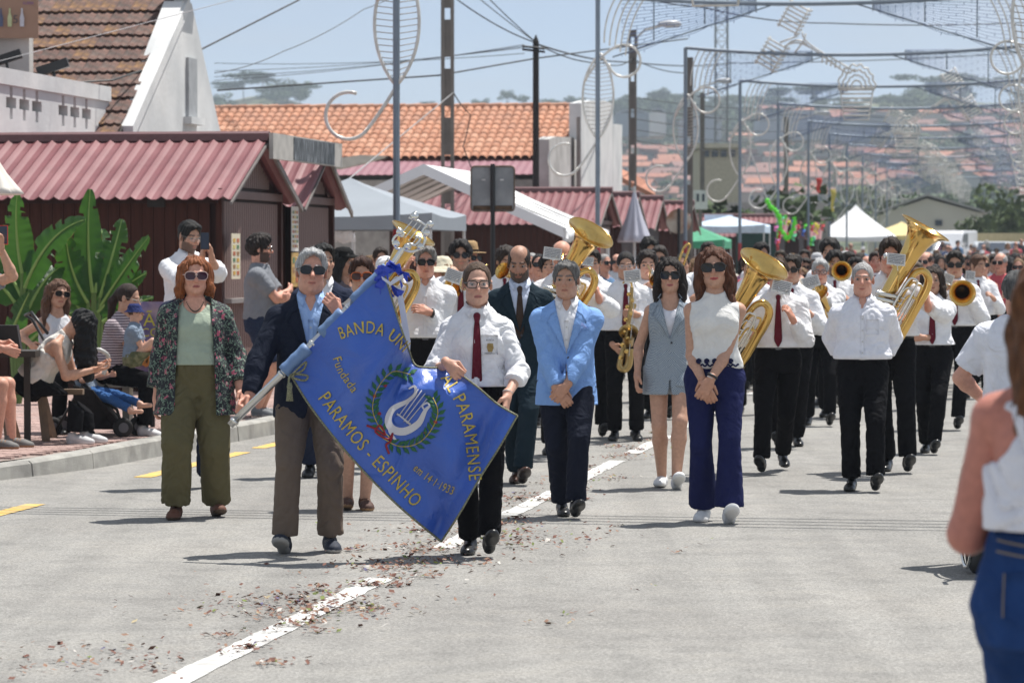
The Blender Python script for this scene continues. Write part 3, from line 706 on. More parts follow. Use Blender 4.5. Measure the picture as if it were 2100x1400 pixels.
def text(s, parent, loc, size, c, name='lettering', rot=(math.pi / 2, 0, 0), align='CENTER', ext=0.0005, space=1.):
    cu = bpy.data.curves.new('t', 'FONT'); cu.body = s; cu.size = size; cu.align_x = align; cu.extrude = ext; cu.resolution_u = 2; cu.space_character = space
    o = bpy.data.objects.new('t', cu); COL.objects.link(o)
    dg = bpy.context.evaluated_depsgraph_get(); me = bpy.data.meshes.new_from_object(o.evaluated_get(dg)); bpy.data.objects.remove(o)
    o = link(name, me, parent, mat('ink_%d_%d_%d' % tuple(int(q * 99) for q in c), c, rough=.6, var=0, bump=0)); o.location = loc; o.rotation_euler = rot
    return o
def hat(root, MH, kind, c, name='hat'):
    m = MB()
    if kind == 'fedora':
        m.lathe([(.0, .165), (.05, .165), (.075, .15), (.085, .1), (.092, .062), (.15, .058), (.155, .05), (.15, .052), (.09, .055)], 24)
    elif kind == 'sun': m.lathe([(0, .15), (.05, .145), (.082, .11), (.092, .06), (.13, .035), (.175, .0), (.18, -.004), (.13, .03), (.09, .05)], 24)
    elif kind == 'bucket': m.lathe([(0, .135), (.06, .13), (.085, .09), (.09, .05), (.125, .015), (.128, .01), (.088, .045)], 20)
    else:
        m.lathe([(0, .14), (.05, .132), (.08, .1), (.09, .05), (.088, .045)], 20)
        m.strip([(-.075, -.05, .06), (-.05, -.085, .066), (0, -.1, .07), (.05, -.085, .066), (.075, -.05, .06)], [(-.07, -.1, .045), (-.05, -.15, .045), (0, -.17, .045), (.05, -.15, .045), (.07, -.1, .045)], (0, 0, -.004))
    m.v = [(x * 1.0, y * 1.15 + .015, z) for x, y, z in m.v]
    o = m.build(name, cloth_mat('hat_%d_%d' % (int(c[0] * 99), int(c[2] * 99)), c), root, smooth=True); o.matrix_local = MH
    if kind == 'fedora':
        b = MB(); b.lathe([(.0935, .062), (.0895, .085)], 24); b.v = [(x, y * 1.15 + .015, z) for x, y, z in b.v]; b.build('hatband', cloth_mat('hatband', (.03, .02, .015)), o, smooth=True)
    return o
# ================================================================ SETTING
UP = Vector((0, 0, 1))
M_ASPH = None
def asphalt():
    m, N, L, B = _nt('worn_asphalt')
    tc = N.new('ShaderNodeTexCoord')
    def noise(s, d, src=None):
        n = N.new('ShaderNodeTexNoise'); n.inputs['Scale'].default_value = s; n.inputs['Detail'].default_value = d; L.new(src or tc.outputs['Object'], n.inputs[0]); return n
    agg = N.new('ShaderNodeTexVoronoi'); agg.inputs['Scale'].default_value = 95; L.new(tc.outputs['Object'], agg.inputs[0])
    r1 = ramp(N, [(0, (.175, .169, .159)), (.5, (.262, .254, .24)), (1, (.36, .35, .33))]); L.new(agg.outputs['Color'], r1.inputs[0])
    n1 = noise(.35, 6); n2 = noise(3.1, 6); n3 = noise(45, 3)
    r2 = ramp(N, [(.3, (.86, .85, .84)), (.55, (1, 1, .99)), (.75, (1.1, 1.08, 1.05))]); L.new(n1.outputs[0], r2.inputs[0])
    r3 = ramp(N, [(.32, (.86, .86, .86)), (.5, (1, 1, 1)), (.7, (1.07, 1.06, 1.04))]); L.new(n2.outputs[0], r3.inputs[0])
    mp = N.new('ShaderNodeMapping'); mp.inputs['Rotation'].default_value = (0, 0, YAW); mp.inputs['Scale'].default_value = (3.2, .12, 1); L.new(tc.outputs['Object'], mp.inputs[0])
    n4 = noise(1, 4, mp.outputs[0]); r4 = ramp(N, [(.35, (.9, .9, .9)), (.6, (1.04, 1.04, 1.04))]); L.new(n4.outputs[0], r4.inputs[0])
    cur = r1.outputs[0]
    vc = N.new('ShaderNodeTexVoronoi'); vc.feature = 'DISTANCE_TO_EDGE'; vc.inputs['Scale'].default_value = .42; nd = noise(2.2, 5); vm = N.new('ShaderNodeMix'); vm.data_type = 'VECTOR'; vm.inputs[0].default_value = .12; L.new(tc.outputs['Object'], vm.inputs[4]); L.new(nd.outputs['Color'], vm.inputs[5]); L.new(vm.outputs[1], vc.inputs[0])
    rc = ramp(N, [(0, (.93, .93, .93)), (.004, (.95, .95, .95)), (.008, (1, 1, 1))]); L.new(vc.outputs['Distance'], rc.inputs[0])
    for r in (r2, r3, r4, rc):
        mx = N.new('ShaderNodeMix'); mx.data_type = 'RGBA'; mx.blend_type = 'MULTIPLY'; mx.inputs[0].default_value = 1; L.new(cur, mx.inputs[6]); L.new(r.outputs[0], mx.inputs[7]); cur = mx.outputs[2]
    L.new(cur, B.inputs['Base Color']); B.inputs['Roughness'].default_value = .85; B.inputs['Specular IOR Level'].default_value = .3
    bp = N.new('ShaderNodeBump'); bp.inputs['Strength'].default_value = .7; bp.inputs['Distance'].default_value = .004; L.new(agg.outputs['Distance'], bp.inputs['Height']); L.new(bp.outputs[0], B.inputs['Normal'])
    return m
M_ASPH = asphalt()
def sheet(name, pts, z, m, nx=1):
    b = MB(); b.add([(p.x, p.y, z) for p in pts], [tuple(range(len(pts)))]); o = b.build(name, m); tag(o, kind='structure'); return o
sheet('ground', [Vector((-900, -40, 0)), Vector((900, -40, 0)), Vector((900, 1500, 0)), Vector((-900, 1500, 0))], -.03, mat('dry_earth', (.3, .26, .2), rough=.95, var=.2, vs=.3, c2=(.13, .15, .07)))
sheet('road', [RP(-8.6, 2), RP(8, 2), RP(8, 108), RP(-7.0, 108), RP(-7.0, 31), RP(-7.5, 26), RP(-8.6, 20)], 0, M_ASPH)
M_WL = mat('white_road_paint', (.72, .72, .69), rough=.7, var=.12, vs=9, bump=.3, bs=120, c2=(.42, .41, .39))
M_YL = mat('yellow_road_paint', (.68, .43, .09), rough=.7, var=.1, vs=9, bump=.3, bs=120, c2=(.58, .4, .16))
k = empty('road_marking', RP(0, 0), 0); k['kind'] = 'structure'
_mm = {}
def dash(X, s0, s1, w, m, seed):
    r = random.Random(seed); n = max(2, int((s1 - s0) / .12)); b = MB()
    A = [RP(X - w / 2 + r.uniform(-.008, .008), s0 + (s1 - s0) * i / n, .004) for i in range(n + 1)]; B_ = [RP(X + w / 2 + r.uniform(-.008, .008), s0 + (s1 - s0) * i / n, .004) for i in range(n + 1)]
    b.strip(A, B_); b.build('dash', m, k)
k.location = (0, 0, 0)
for i, (a, c) in enumerate([(10.5, 17.4), (19.2, 21.0), (21.7, 24.0), (24.7, 27.6), (28.6, 31.5), (33, 37), (41, 45), (49, 53), (58, 62), (67, 71)]): dash(-3.33, a, c, .135, M_WL, i)
for i, (a, c) in enumerate([(19.2, 22.2), (25.0, 28.3), (28.9, 33.6), (34.4, 39), (43, 47), (52, 57), (62, 67), (74, 80)]): dash(-6.62, a, c, .14, M_YL, 50 + i)
dash(.12, 30, 34, .14, M_WL, 91); dash(.12, 38, 60, .14, M_WL, 92)
# ---- terrain rising behind
def hz(x, y):
    """height of the ground far behind: gentle rise to a wooded ridge"""
    px = x / max(y, 1) * FPX + 1050
    sk = float(np.interp(px, [-200, 300, 460, 540, 640, 700, 1100, 1240, 1350, 1500, 1600, 1750, 1900, 2100, 2400], [225, 225, 205, 182, 210, 235, 240, 238, 222, 218, 215, 208, 200, 205, 215]))
    top = (522 - sk) / FPX * 1500
    t = min(max((y - 190) / 1310, 0), 1); t2 = t ** 2.5; q = min(max((y - 108) / 55, 0), 1)
    return top * t2 + .6 * math.sin(x * .02 + y * .013) * t + .85 * q * q * (3 - 2 * q)
b = MB(); b.strip([(lambda p: (p.x, p.y, hz(p.x, p.y) + (.0 if s_ > 108 else 0)))(RP(-7, s_)) for s_ in range(107, 262, 3)], [(lambda p: (p.x, p.y, hz(p.x, p.y)))(RP(8, s_)) for s_ in range(107, 262, 3)]); b.f = [f[::-1] for f in b.f]
tag(b.build('road', M_ASPH), kind='structure')
# ---- kerb stones and brick pavement
M_KERB = mat('kerb_concrete', (.36, .35, .32), rough=.9, var=.14, vs=7, bump=.35, bs=70, c2=(.27, .26, .24))
def kerbX(s): return float(np.interp(s, [20, 22, 24.6, 26.2, 31, 200], [-9.0, -8.2, -7.55, -7.24, -7.0, -7.0]))
def kerbH(s): return float(np.interp(s, [23, 25.2, 26.4, 200], [.1, .12, .15, .15]))
kb = empty('kerb'); kb['kind'] = 'structure'; s = 21.0
while s < 92:
    L_ = 1.0 if s < 45 else 3.0; a, b_ = s + .006, s + L_ - .006; j = random.uniform(-.006, .006)
    m = MB(); V = []
    for t in (a, b_):
        X = kerbX(t) + j; h = kerbH(t)
        V += [RP(X, t, -.02), RP(X - .012, t, h - .02), RP(X - .035, t, h), RP(X - .16, t, h), RP(X - .16, t, -.02)]
    m.add(V, [(i, 5 + i, 5 + (i + 1) % 5, (i + 1) % 5) for i in range(5)] + [(0, 1, 2, 3, 4), (9, 8, 7, 6, 5)]); m.build('kerb_stone', M_KERB, kb); s += L_
PZ = .138
sheet('pavement', [RP(kerbX(t) - .16, t) for t in (21, 23, 24.6, 26.2, 28, 31, 60, 112)] + [RP(-32, 112), RP(-32, 21)], PZ - .012, mat('pavement_joint_sand', (.3, .24, .21), rough=.95, var=.2, vs=8))
bpy.data.objects['pavement'].data.flip_normals()
M_PAV = mat('pink_paver', (.4, .27, .235), rough=.9, var=.16, vs=2.2, bump=.3, bs=50, c2=(.33, .235, .21))
pv = MB(); pv.box((0, 0, 0), (.192, .092, .03)); pme = bpy.data.meshes.new('paver'); pme.from_pydata([tuple(v) for v in pv.v], [], pv.f); pme.materials.append(M_PAV)
cells = []
for i in range(0, 62):
    for j in range(0, 300):
        s = 23.6 + j * .1; X = -7.46 - i * .2 - (.1 if j % 2 else 0)
        if X < kerbX(s) - .27 and s < 23.6 + 26:
            p = RP(X, s); px = 1050 + p.x / p.y * FPX
            if -40 < px < 900 and s < 42: cells.append((s, X, p))
cells.sort(key=lambda c: c[0]); pvo = bpy.data.objects['pavement']; rest = MB()
for n_, (s, X, p) in enumerate(cells):
    zz = PZ - .012 + random.uniform(0, .003); Mz = Matrix.Rotation(-YAW, 3, 'Z')
    if n_ < 300:
        o = bpy.data.objects.new('paver', pme); COL.objects.link(o); o.location = (p.x, p.y, zz); o.rotation_euler = (random.uniform(-.008, .008), random.uniform(-.008, .008), -YAW); o.parent = pvo
    else: rest.box((p.x, p.y, zz), (.192, .092, .03), Mz)
tag(rest.build('pavers', M_PAV, pvo), kind='stuff')
hv = []; nx_, ny_ = 90, 80
for j in range(ny_ + 1):
    y = 105 + (1700 - 105) * (j / ny_) ** 1.4
    for i in range(nx_ + 1):
        x = (-.32 + .64 * i / nx_) * y; hv.append((x, y, hz(x, y) - .04))
me = bpy.data.meshes.new('hills'); me.from_pydata(hv, [], [(j * (nx_ + 1) + i, j * (nx_ + 1) + i + 1, (j + 1) * (nx_ + 1) + i + 1, (j + 1) * (nx_ + 1) + i) for j in range(ny_) for i in range(nx_)])
tag(link('hills', me, None, mat('hill_scrub', (.07, .1, .04), rough=.95, var=.35, vs=.03, c2=(.2, .17, .1))), kind='structure')
# ================================================================ KIOSKS
M_SHEET = mat('maroon_sheet_metal', (.19, .066, .072), rough=.5, var=.1, vs=2.5, bump=.05, bs=30, spec=.3, c2=(.225, .09, .095))
M_BRD = mat('dark_brown_board', (.055, .02, .014), spec=.15, rough=.65, var=.3, vs=5, stretch=(4, 4, .35), bump=.3, bs=40)
M_BRD2 = mat('weathered_brown_board', (.18, .115, .1), rough=.7, var=.18, vs=5, stretch=(4, 4, .35), bump=.3, bs=40)
M_TRIM = mat('dark_trim', (.035, .016, .014), rough=.6, var=.15, spec=.2)
BME = {}
def board(name, w, h, m):
    key = (name, round(w, 3), round(h, 3))
    if key not in BME:
        b = MB(); c = .006; b.prism([(-w / 2 + c, 0), (w / 2 - c, 0), (w / 2, c), (w / 2, h), (-w / 2, h), (-w / 2, c)], .022)
        me = bpy.data.meshes.new(name); me.from_pydata([tuple(v) for v in b.v], [], b.f); me.materials.append(m); BME[key] = me
    return BME[key]
def place(name, me, loc, rz, parent):
    o = bpy.data.objects.new(name, me); COL.objects.link(o); o.location = loc; o.rotation_euler = (0, 0, rz); o.parent = parent; return o
def kiosk(X, S, dep, ln, label, corr=.167, detail=True, base=PZ, hE=2.42, hR=3.03, bw=.13):
    """stall hut; gable at road offset X faces the road, long wall faces back along the road"""
    r = empty('kiosk', RP(X, S, base), -YAW, label, 'kiosk', 'maroon roofed kiosks along the pavement'); hE -= base; hR -= base
    b = MB(); b.box((-ln / 2, dep / 2, hE / 2), (ln - .06, dep - .06, hE)); b.build('wall_core', M_TRIM, r)
    g = MB(); g.add([(-.03, .02, hE), (-.03, dep - .02, hE), (-.03, dep / 2, hR - .05), (-ln + .1, .02, hE), (-ln + .1, dep - .02, hE), (-ln + .1, dep / 2, hR - .05)], [(0, 1, 2), (5, 4, 3), (0, 2, 5, 3), (1, 4, 5, 2)]); g.build('gable_core', M_TRIM, r)
    ov = .32; mid = dep / 2; n = int(ln / corr)
    for sg in (0, 1):
        A = []; B_ = []; y0 = -ov if sg == 0 else dep + ov
        zE = hE - ov * (hR - hE) / mid
        for i in range(n * 6 + 1):
            x = -ln - .1 + (ln + .32) * i / (n * 6); t = (i % 6) / 6; zz = .036 * (max(0, 1 - abs(t - .5) * 3.4))
            A.append((x, mid, hR + zz)); B_.append((x, y0, zE + zz))
        m = MB(); m.strip(A, B_, (0, 0, -.008)); m.build('roof_sheet', M_SHEET, r)
    m = MB(); m.prism([(-.13, -.03), (.13, -.03), (.1, .055), (0, .085), (-.1, .055)], ln + .42, Matrix.Rotation(math.pi / 2, 3, 'Z'), (.24, mid, hR)); m.build('ridge_cap', mat('ridge_trim', (.12, .05, .05), rough=.5), r)
    for sg in (-1, 1):                                     # barge boards on the road gable
        y0 = -ov if sg < 0 else dep + ov; zE = hE - ov * (hR - hE) / mid; d = Vector((0, y0 - mid, zE - hR)); m = MB()
        m.strip([(.235, mid, hR - .03), (.235, y0, zE - .03)], [(.235, mid, hR - (.06 if sg < 0 else .11)), (.235, y0, zE - (.06 if sg < 0 else .1))], (-.03, 0, 0)); m.build('barge_board', mat('barge_grey', (.17, .15, .14), rough=.6), r)
    if detail:
        nb_ = int(ln / bw)
        for i in range(nb_): place('board', board('board', bw - .007, hE - .12, M_BRD), (-.09 - bw * (i + .5), -.032 - random.uniform(0, .004), .02), 0, r)
        b = MB(); b.box((-ln / 2, -.03, hE - .12), (ln, .07, .09)); b.build('top_rail', M_TRIM, r)
        nb_ = int((dep - .1) / .11)
        for i in range(nb_):
            y = .05 + .11 * (i + .5); zt = hE + (hR - hE) * (1 - abs(y - mid) / mid) - .09
            place('slat', board('slat', .088, 1.2 if False else hE - .14, M_BRD2), (.004, y, .0), math.pi / 2, r)
            if zt > hE + .1: place('slat', board('slat', .088, round(zt - hE - .02, 2), M_BRD2), (.0, y, hE + .03), math.pi / 2, r)
        b = MB(); b.box((.02, mid, hE - .06), (.06, dep, .09)); b.build('gable_rail', mat('rail_brown', (.13, .075, .065), rough=.6), r)
        b = MB(); b.box((.06, mid, 1.02), (.16, dep - .1, .05)); b.build('counter_ledge', mat('ledge_grey', (.22, .2, .19), rough=.6), r)
        for y in (.02, dep - .02): b = MB(); b.box((.012, y, hE / 2), (.07, .09, hE)); b.build('corner_post', M_BRD, r)
        b = MB(); b.box((-.7, -.06, hE - .16), (.2, .03, .1)); b.build('vent', mat('black_vent', (.015, .015, .015)), r)
    else:
        b = MB()
        for i in range(int(ln / .13)): b.box((-.065 - .13 * i, -.018, hE / 2), (.122, .03, hE - .1))
        tag(b.build('boards', M_BRD, r), kind='stuff')
    return r
k1 = kiosk(-9, 37.3, 3.1, 6.2, 'nearest kiosk on the left with dark board wall and corrugated maroon roof')
k2 = kiosk(-9, 41.2, 2.3, 6.0, 'second kiosk with slatted gable right behind the nearest one', hR=2.98)
k3 = kiosk(-9, 70.1, 3.2, 4.2, 'kiosk behind the white party tent with closed board wall', detail=True)
kiosk(-9, 75.4, 2.9, 4.2, 'kiosk just beyond the one behind the white tent', detail=False)
kiosk(-9, 80.4, 2.9, 4.2, 'kiosk partly hidden behind the folded lilac parasol', detail=False)
kiosk(-9, 88, 3, 4.2, 'kiosk behind the rusty round road sign', detail=False)
for i, (S, t) in enumerate([(118, 'far kiosk behind the dark green netting'), (128, 'far kiosk hung with bright green garlands'), (138, 'farthest kiosk, beside the coloured bunting')]): kiosk(-8.6, S, 3, 4.4, t, detail=False)
# signboard on top of the two kiosks
sb = empty('signboard', RP(-8.72, 38.75, 0), -YAW, 'long pale board with a black painted panel above the kiosk gables', 'sign')
m = MB(); m.box((0, 2.0, 2.94), (.05, 4.0, .3)); m.build('panel', mat('pale_board', (.42, .4, .37), rough=.7, var=.15), sb)
def panel_black():
    m_, N, L, B = _nt('chalky_black'); tc = N.new('ShaderNodeTexCoord'); mp = N.new('ShaderNodeMapping'); mp.inputs['Scale'].default_value = (1, 30, 4); L.new(tc.outputs['Object'], mp.inputs[0])
    n = N.new('ShaderNodeTexNoise'); n.inputs['Scale'].default_value = 1.2; n.inputs['Detail'].default_value = 8; L.new(mp.outputs[0], n.inputs[0]); r = ramp(N, [(.5, (.03, .035, .04)), (.72, (.4, .42, .45))]); L.new(n.outputs[0], r.inputs[0]); L.new(r.outputs[0], B.inputs['Base Color']); return m_
m = MB(); m.box((.028, 2.3, 2.94), (.008, 2.4, .27)); m.build('black_panel', panel_black(), sb)
# posters on the slats, written menu sheets
def poster(X, S, z0, z1, w, label, c, grid, m_=(.7, .68, .62)):
    r = empty('poster', RP(X, S, 0), -YAW, label, 'poster'); b = MB(); b.box((0, 0, (z0 + z1) / 2), (.006, w, z1 - z0)); b.build('sheet', mat('poster_paper_%d' % int(m_[0] * 99), m_, rough=.6, var=.03), r)
    cs = [(.55, .33, .05), (.45, .12, .04), (.3, .16, .06), (.6, .5, .15), (.1, .2, .1)]
    ny, nz = grid
    for j in range(nz):
        for i in range(ny):
            q = MB(); y = (-.5 + (i + .5) / ny) * w * .86; z = z0 + (z1 - z0) * (.06 + .86 * (j + .5) / nz); q.box((.0055, y, z), (.003, w / ny * .55, (z1 - z0) / nz * .5)); q.build('picture', mat('menu_ink_%d' % ((i + j * 2) % 5), cs[(i + j * 2) % 5], rough=.5, var=.3, vs=30), r)
    return r
poster(-8.92, 40.95, 1.68 + (522 - 515) / 173, 1.68 + (522 - 420) / 173, .4, 'tall white menu sheet with rows of food pictures on the kiosk slats', 0, (3, 8))
poster(-8.92, 40.95, 1.68 + (522 - 590) / 173, 1.68 + (522 - 518) / 173, .4, 'colourful lower poster of grilled food under the tall menu sheet', 0, (2, 3), (.5, .32, .1))
r = poster(-8.86, 37.55, 1.68 + (522 - 573) / 186, 1.68 + (522 - 478) / 186, .42, 'curling plastic menu card hanging at the kiosk corner', 0, (2, 6), (.66, .6, .45))
# ================================================================ ROOFS AND HOUSES ON THE LEFT
M_WHITE = mat('whitewash', (.66, .66, .65), rough=.9, var=.08, vs=1.6, bump=.4, bs=14, c2=(.56, .57, .57))
M_WHITE2 = mat('stained_plaster', (.5, .49, .47), rough=.92, var=.12, vs=1.8, bump=.4, bs=16, c2=(.36, .35, .33))
def roof_tiles(name, parent, o, ex, ey, ez_n, cols, rows, cw, rl, mesh, limit=300, jit=.01, seed=1, inside=None):
    """tiles laid in the plane o + ex*u + ey*v (v up the slope)"""
    r = random.Random(seed); Rm = basis(ex, ey, ez_n); cand = [(j, i) for j in range(rows) for i in range(cols)]
    if inside: cand = [c for c in cand if inside(c[1] * cw, c[0] * rl)]
    rest_ = MB()
    for n_, (j, i) in enumerate(cand):
        p = o + ex * (i * cw) + ey * (j * rl + r.uniform(-jit, jit)) + ez_n * r.uniform(0, .006); a = r.uniform(-.02, .02)
        if n_ < limit:
            ob = bpy.data.objects.new(name, mesh[(i * 7 + j * 3 + int(r.random() * 3)) % len(mesh)]); COL.objects.link(ob); ob.matrix_world = Matrix.Translation(p) @ (Rm @ Matrix.Rotation(a, 3, 'Z')).to_4x4(); ob.parent = parent; ob.matrix_parent_inverse = parent.matrix_world.inverted()
        else:
            me_ = mesh[0]; rest_.add([p + Rm @ v.co for v in me_.vertices], [tuple(f.vertices) for f in me_.polygons])
    return rest_
def tile_mesh(name, w, l, prof, th, mats):
    out = []
    for m_ in mats:
        b = MB(); A = [(x, -.03, z + th * 2.0) for x, z in prof]; B_ = [(x, l, z) for x, z in prof]; b.strip(A, B_, (0, 0, -th)); me_ = bpy.data.meshes.new(name); me_.from_pydata([tuple(v) for v in b.v], [], b.f); me_.materials.append(m_); me_.update(); out.append(me_)
    return out
# old whitewashed house with mossy flat tiles
Xg = -12; S1, S2, S3 = DX(262, -12), DX(386, -12), DX(466, -12); zE, zP = 3.36, 5.2
oh = empty('old_house', (0, 0, 0), 0, 'old whitewashed house with a mossy brown tiled roof behind the lattice wall', 'house')
m = MB(); m.add([RP(Xg, S1 + .35, 0), RP(Xg, S3, 0), RP(Xg, S3 - .1, 3.2), RP(Xg, S2 + .25, zP + .1), RP(Xg, S2 - .25, zP + .1), RP(Xg, S1 + .35, zE - .05)], [(0, 1, 2, 3, 4, 5)])
m.add([p + RX * -.28 for p in [Vector(v) for v in m.v]], [(5, 4, 3, 2, 1, 0)]); m.f += [((i + 1) % 6, i, 6 + i, 6 + (i + 1) % 6) for i in range(6)]; m.build('gable_wall', M_WHITE, oh)
m = MB(); m.strip([RP(Xg + .04, S1 + .15, zE + .05), RP(Xg + .04, S2, zP + .2)], [RP(Xg - .17, S1 + .15, zE + .05), RP(Xg - .17, S2, zP + .2)], (0, 0, -.2)); m.build('parapet', M_WHITE, oh)
m = MB(); m.box(RP(Xg + .02, DX(391, -12), 4.08), (.05, .5, .85), MR); m.build('window', mat('pale_grey_shutter', (.35, .36, .37), rough=.6), oh)
m = MB(); m.box(RP(Xg + .05, DX(391, -12), 3.6), (.14, .8, .1), MR); m.build('window_sill', M_WHITE, oh)
m = MB(); m.box(RP(Xg - .1, S2 + .1, zP + .3), (.5, .75, .12), MR); m.build('ridge_stone', M_WHITE2, oh)
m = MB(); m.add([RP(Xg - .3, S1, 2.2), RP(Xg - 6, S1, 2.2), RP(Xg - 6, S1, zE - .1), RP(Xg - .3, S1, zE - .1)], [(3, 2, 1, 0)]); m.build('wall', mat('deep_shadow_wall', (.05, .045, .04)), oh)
m = MB(); ev = (RP(0, S2, zP) - RP(0, S1, zE)).normalized(); nv = RX.cross(ev).normalized()
oo = RP(Xg - .1, S1 - .25, zE - .14)
m.strip([oo - nv * .04, oo + ev * 4.6 - nv * .04], [oo - RX * 6 - nv * .04, oo - RX * 6 + ev * 4.6 - nv * .04], nv * -.06); m.build('roof_deck', mat('dark_timber', (.03, .025, .02)), oh)
tp = [(x, .0 + .018 * max(0, math.sin(x / .24 * 2 * math.pi * 2 - .6))) for x in np.linspace(0, .24, 13)]
MT = [mat('mossy_tile_%d' % i, c, rough=.92, var=.35, vs=9, bump=.6, bs=60, c2=c2) for i, (c, c2) in enumerate([((.14, .075, .06), (.08, .058, .05)), ((.17, .095, .075), (.11, .08, .068)), ((.12, .07, .057), (.2, .11, .05))])]
tm_ = tile_mesh('old_tile', .24, .44, tp, .022, MT)
tg = empty('roof', (0, 0, 0)); tg.parent = oh
roof_tiles('roof_tile', tg, oo - RX * 4.3, RX, ev, nv, 18, 11, .238, .4, tm_, 300, seed=3)
# lattice parapet wall in front of it, pierced by cross shaped blocks
lw = empty('lattice_wall', (0, 0, 0), 0, 'white pierced terrace wall above the nearest kiosk roof', 'wall')
XL = -12.5; sA, sB = 38.5, DX(212, -12.5); m = MB(); ztop = 3.955
m.box(RP(XL, (sA + sB) / 2, ztop - .1), (.24, sB - sA, .2), MR); m.build('coping', M_WHITE, lw)
m = MB(); rows_ = [(ztop - .45, 1, .09), (ztop - .62, 1, .3), (ztop - .85, 1, .09)]
cr = [DX(p, XL) for p in (10, 37, 63, 117, 141, 165)]
def solid(a, b_, z0, z1): m.box(RP(XL, (a + b_) / 2, (z0 + z1) / 2), (.18, b_ - a, z1 - z0), MR)
solid(sA, sB, ztop - .215, ztop - .2); solid(sA, sB, 2.2, ztop - .61)
for z0, z1, hw in ((ztop - .345, ztop - .215, .06), (ztop - .475, ztop - .345, .21), (ztop - .61, ztop - .475, .06)):
    p = sA
    for c in cr: solid(p, c - hw, z0, z1); p = c + hw
    solid(p, sB, z0, z1)
m.build('wall', M_WHITE, lw); m = MB(); m.box(RP(XL - .16, (sA + sB) / 2 - .3, 3.3), (.03, sB - sA - .7, 1.2), MR); m.build('backing', mat('sandy_block', (.4, .32, .23), rough=.95, var=.15), lw)
# poster building at the top left corner
pb = empty('corner_building', (0, 0, 0), 0, 'white building at the top left carrying a brown poster', 'building')
m = MB(); m.box(W(-60, 60, 47) - Vector((.1, 0, 0)), (1.86, .4, 3.4)); m.build('wall', M_WHITE2, pb)
po = empty('banner', (0, 0, 0), 0, 'brown price banner with drinks at the top left corner', 'banner')
c0 = W(-10, 20, 46.7); m = MB(); m.box(c0, (1.18, .02, .78)); m.build('sheet', mat('brown_banner', (.36, .22, .15), rough=.6, var=.05), po)
text('5', po, W(32, 48, 46.68), .16, (.12, .1, .1)); text('SUPER', po, W(58, 10, 46.68), .055, (.25, .12, .3))
for px, c in ((2, (.1, .12, .2)), (20, (.5, .55, .3)), (45, (.6, .6, .65))):
    m = MB(); m.lathe([(0, 0), (.028, 0), (.03, .12), (.012, .19), (.012, .25), (0, .25)], 8, None, W(px, 55, 46.66)); m.v = [(x, 46.66 + (y - 46.66) * .1, z) for x, y, z in m.v]; m.build('bottle', mat('bottle_ink_%d' % px, c), po)
for i, (px, py) in enumerate(((12, 120), (108, 138))):
    f = empty('floodlight', (0, 0, 0), 0, ('black floodlight on the wall corner left of the lattice wall', 'black floodlight tilted over the lattice wall coping')[i], 'lamp'); m = MB()
    m.box(W(px, py, 44.5), (.42, .1, .12), rotm(0, 0, -25).tolist() and Matrix.Rotation(rad(-18), 3, 'Y')); m.build('housing', mat('black_metal', (.015, .015, .016), rough=.4), f); m = MB(); m.tube([W(px, py, 44.5), W(px + 4, py + 25, 44.5)], .02); m.build('bracket', mat('black_metal'), f)
# long house with orange barrel tiles
lh = empty('long_house', (0, 0, 0), 0, 'long low house with an orange barrel tiled roof behind the tents', 'house')
A = W(440, 322, 86); B2 = W(1100, 322, 86 - 1.3); SL = 83.5; zE2 = 4.05; XA, XB = -21.5, -11.25
ev2 = (RD * math.cos(rad(22)) + UP * math.sin(rad(22))); nv2 = RX.cross(ev2).normalized(); o2 = RP(XA, SL, 4.05); nc = int((XB - XA) / .215)
MO = [mat('orange_tile_%d' % i, c, rough=.85, var=.2, vs=3, bump=.3, bs=40, c2=c2) for i, (c, c2) in enumerate([((.47, .225, .135), (.4, .2, .13)), ((.52, .27, .17), (.45, .25, .17)), ((.42, .19, .11), (.36, .19, .13))])]
bt_ = tile_mesh('barrel_tile', .2, .4, [(.1 + .1 * math.cos(math.pi * (1 - i / 7)) , .075 * math.sin(math.pi * i / 7)) for i in range(8)] + [(.215, -.012)], .014, MO)
rt = empty('roof', (0, 0, 0)); rt.parent = lh
rs_ = roof_tiles('roof_tile', rt, o2, RX, ev2, nv2, nc, 11, .215, .335, bt_, 300, seed=5)
tag(rs_.build('roof_tiles', MO[0], rt), kind='stuff')
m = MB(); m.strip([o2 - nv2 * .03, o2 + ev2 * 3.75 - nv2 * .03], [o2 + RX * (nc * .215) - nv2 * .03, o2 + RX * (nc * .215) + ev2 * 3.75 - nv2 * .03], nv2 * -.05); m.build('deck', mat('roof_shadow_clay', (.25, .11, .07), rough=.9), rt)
for i in range(int((XB - XA) / .42)):
    m = MB(); m.tube([o2 + ev2 * 3.72 + RX * (i * .42 + q) + UP * (.02 + q * .05) for q in (0, .45)], .1, 8); m.build('ridge_tile', MO[i % 3], rt)
m = MB(); m.box(RP((XA + XB) / 2, SL + 2, 1.9), (XB - XA - .1, 3.4, 3.9), MR); m.build('wall', M_WHITE2, lh)
m = MB(); n = int((XB - XA) / .1); zt, zb = 4.0, 3.62
m.strip([RP(XA + .1 * i, SL - .02, zt + .015 * (i % 2)) for i in range(n)], [RP(XA + .1 * i, SL - 1.5, zb + .015 * (i % 2)) for i in range(n)], (0, 0, -.01)); m.build('lean_to_roof', mat('faded_magenta_sheet', (.27, .12, .145), rough=.6, var=.1), lh)
m = MB(); m.box(RP((XA + XB) / 2, SL - 1.3, 1.75), (XB - XA - .1, .2, 3.5), MR); m.build('front_wall', mat('beige_plaster', (.42, .4, .36), rough=.9, var=.12, c2=(.33, .31, .28)), lh)
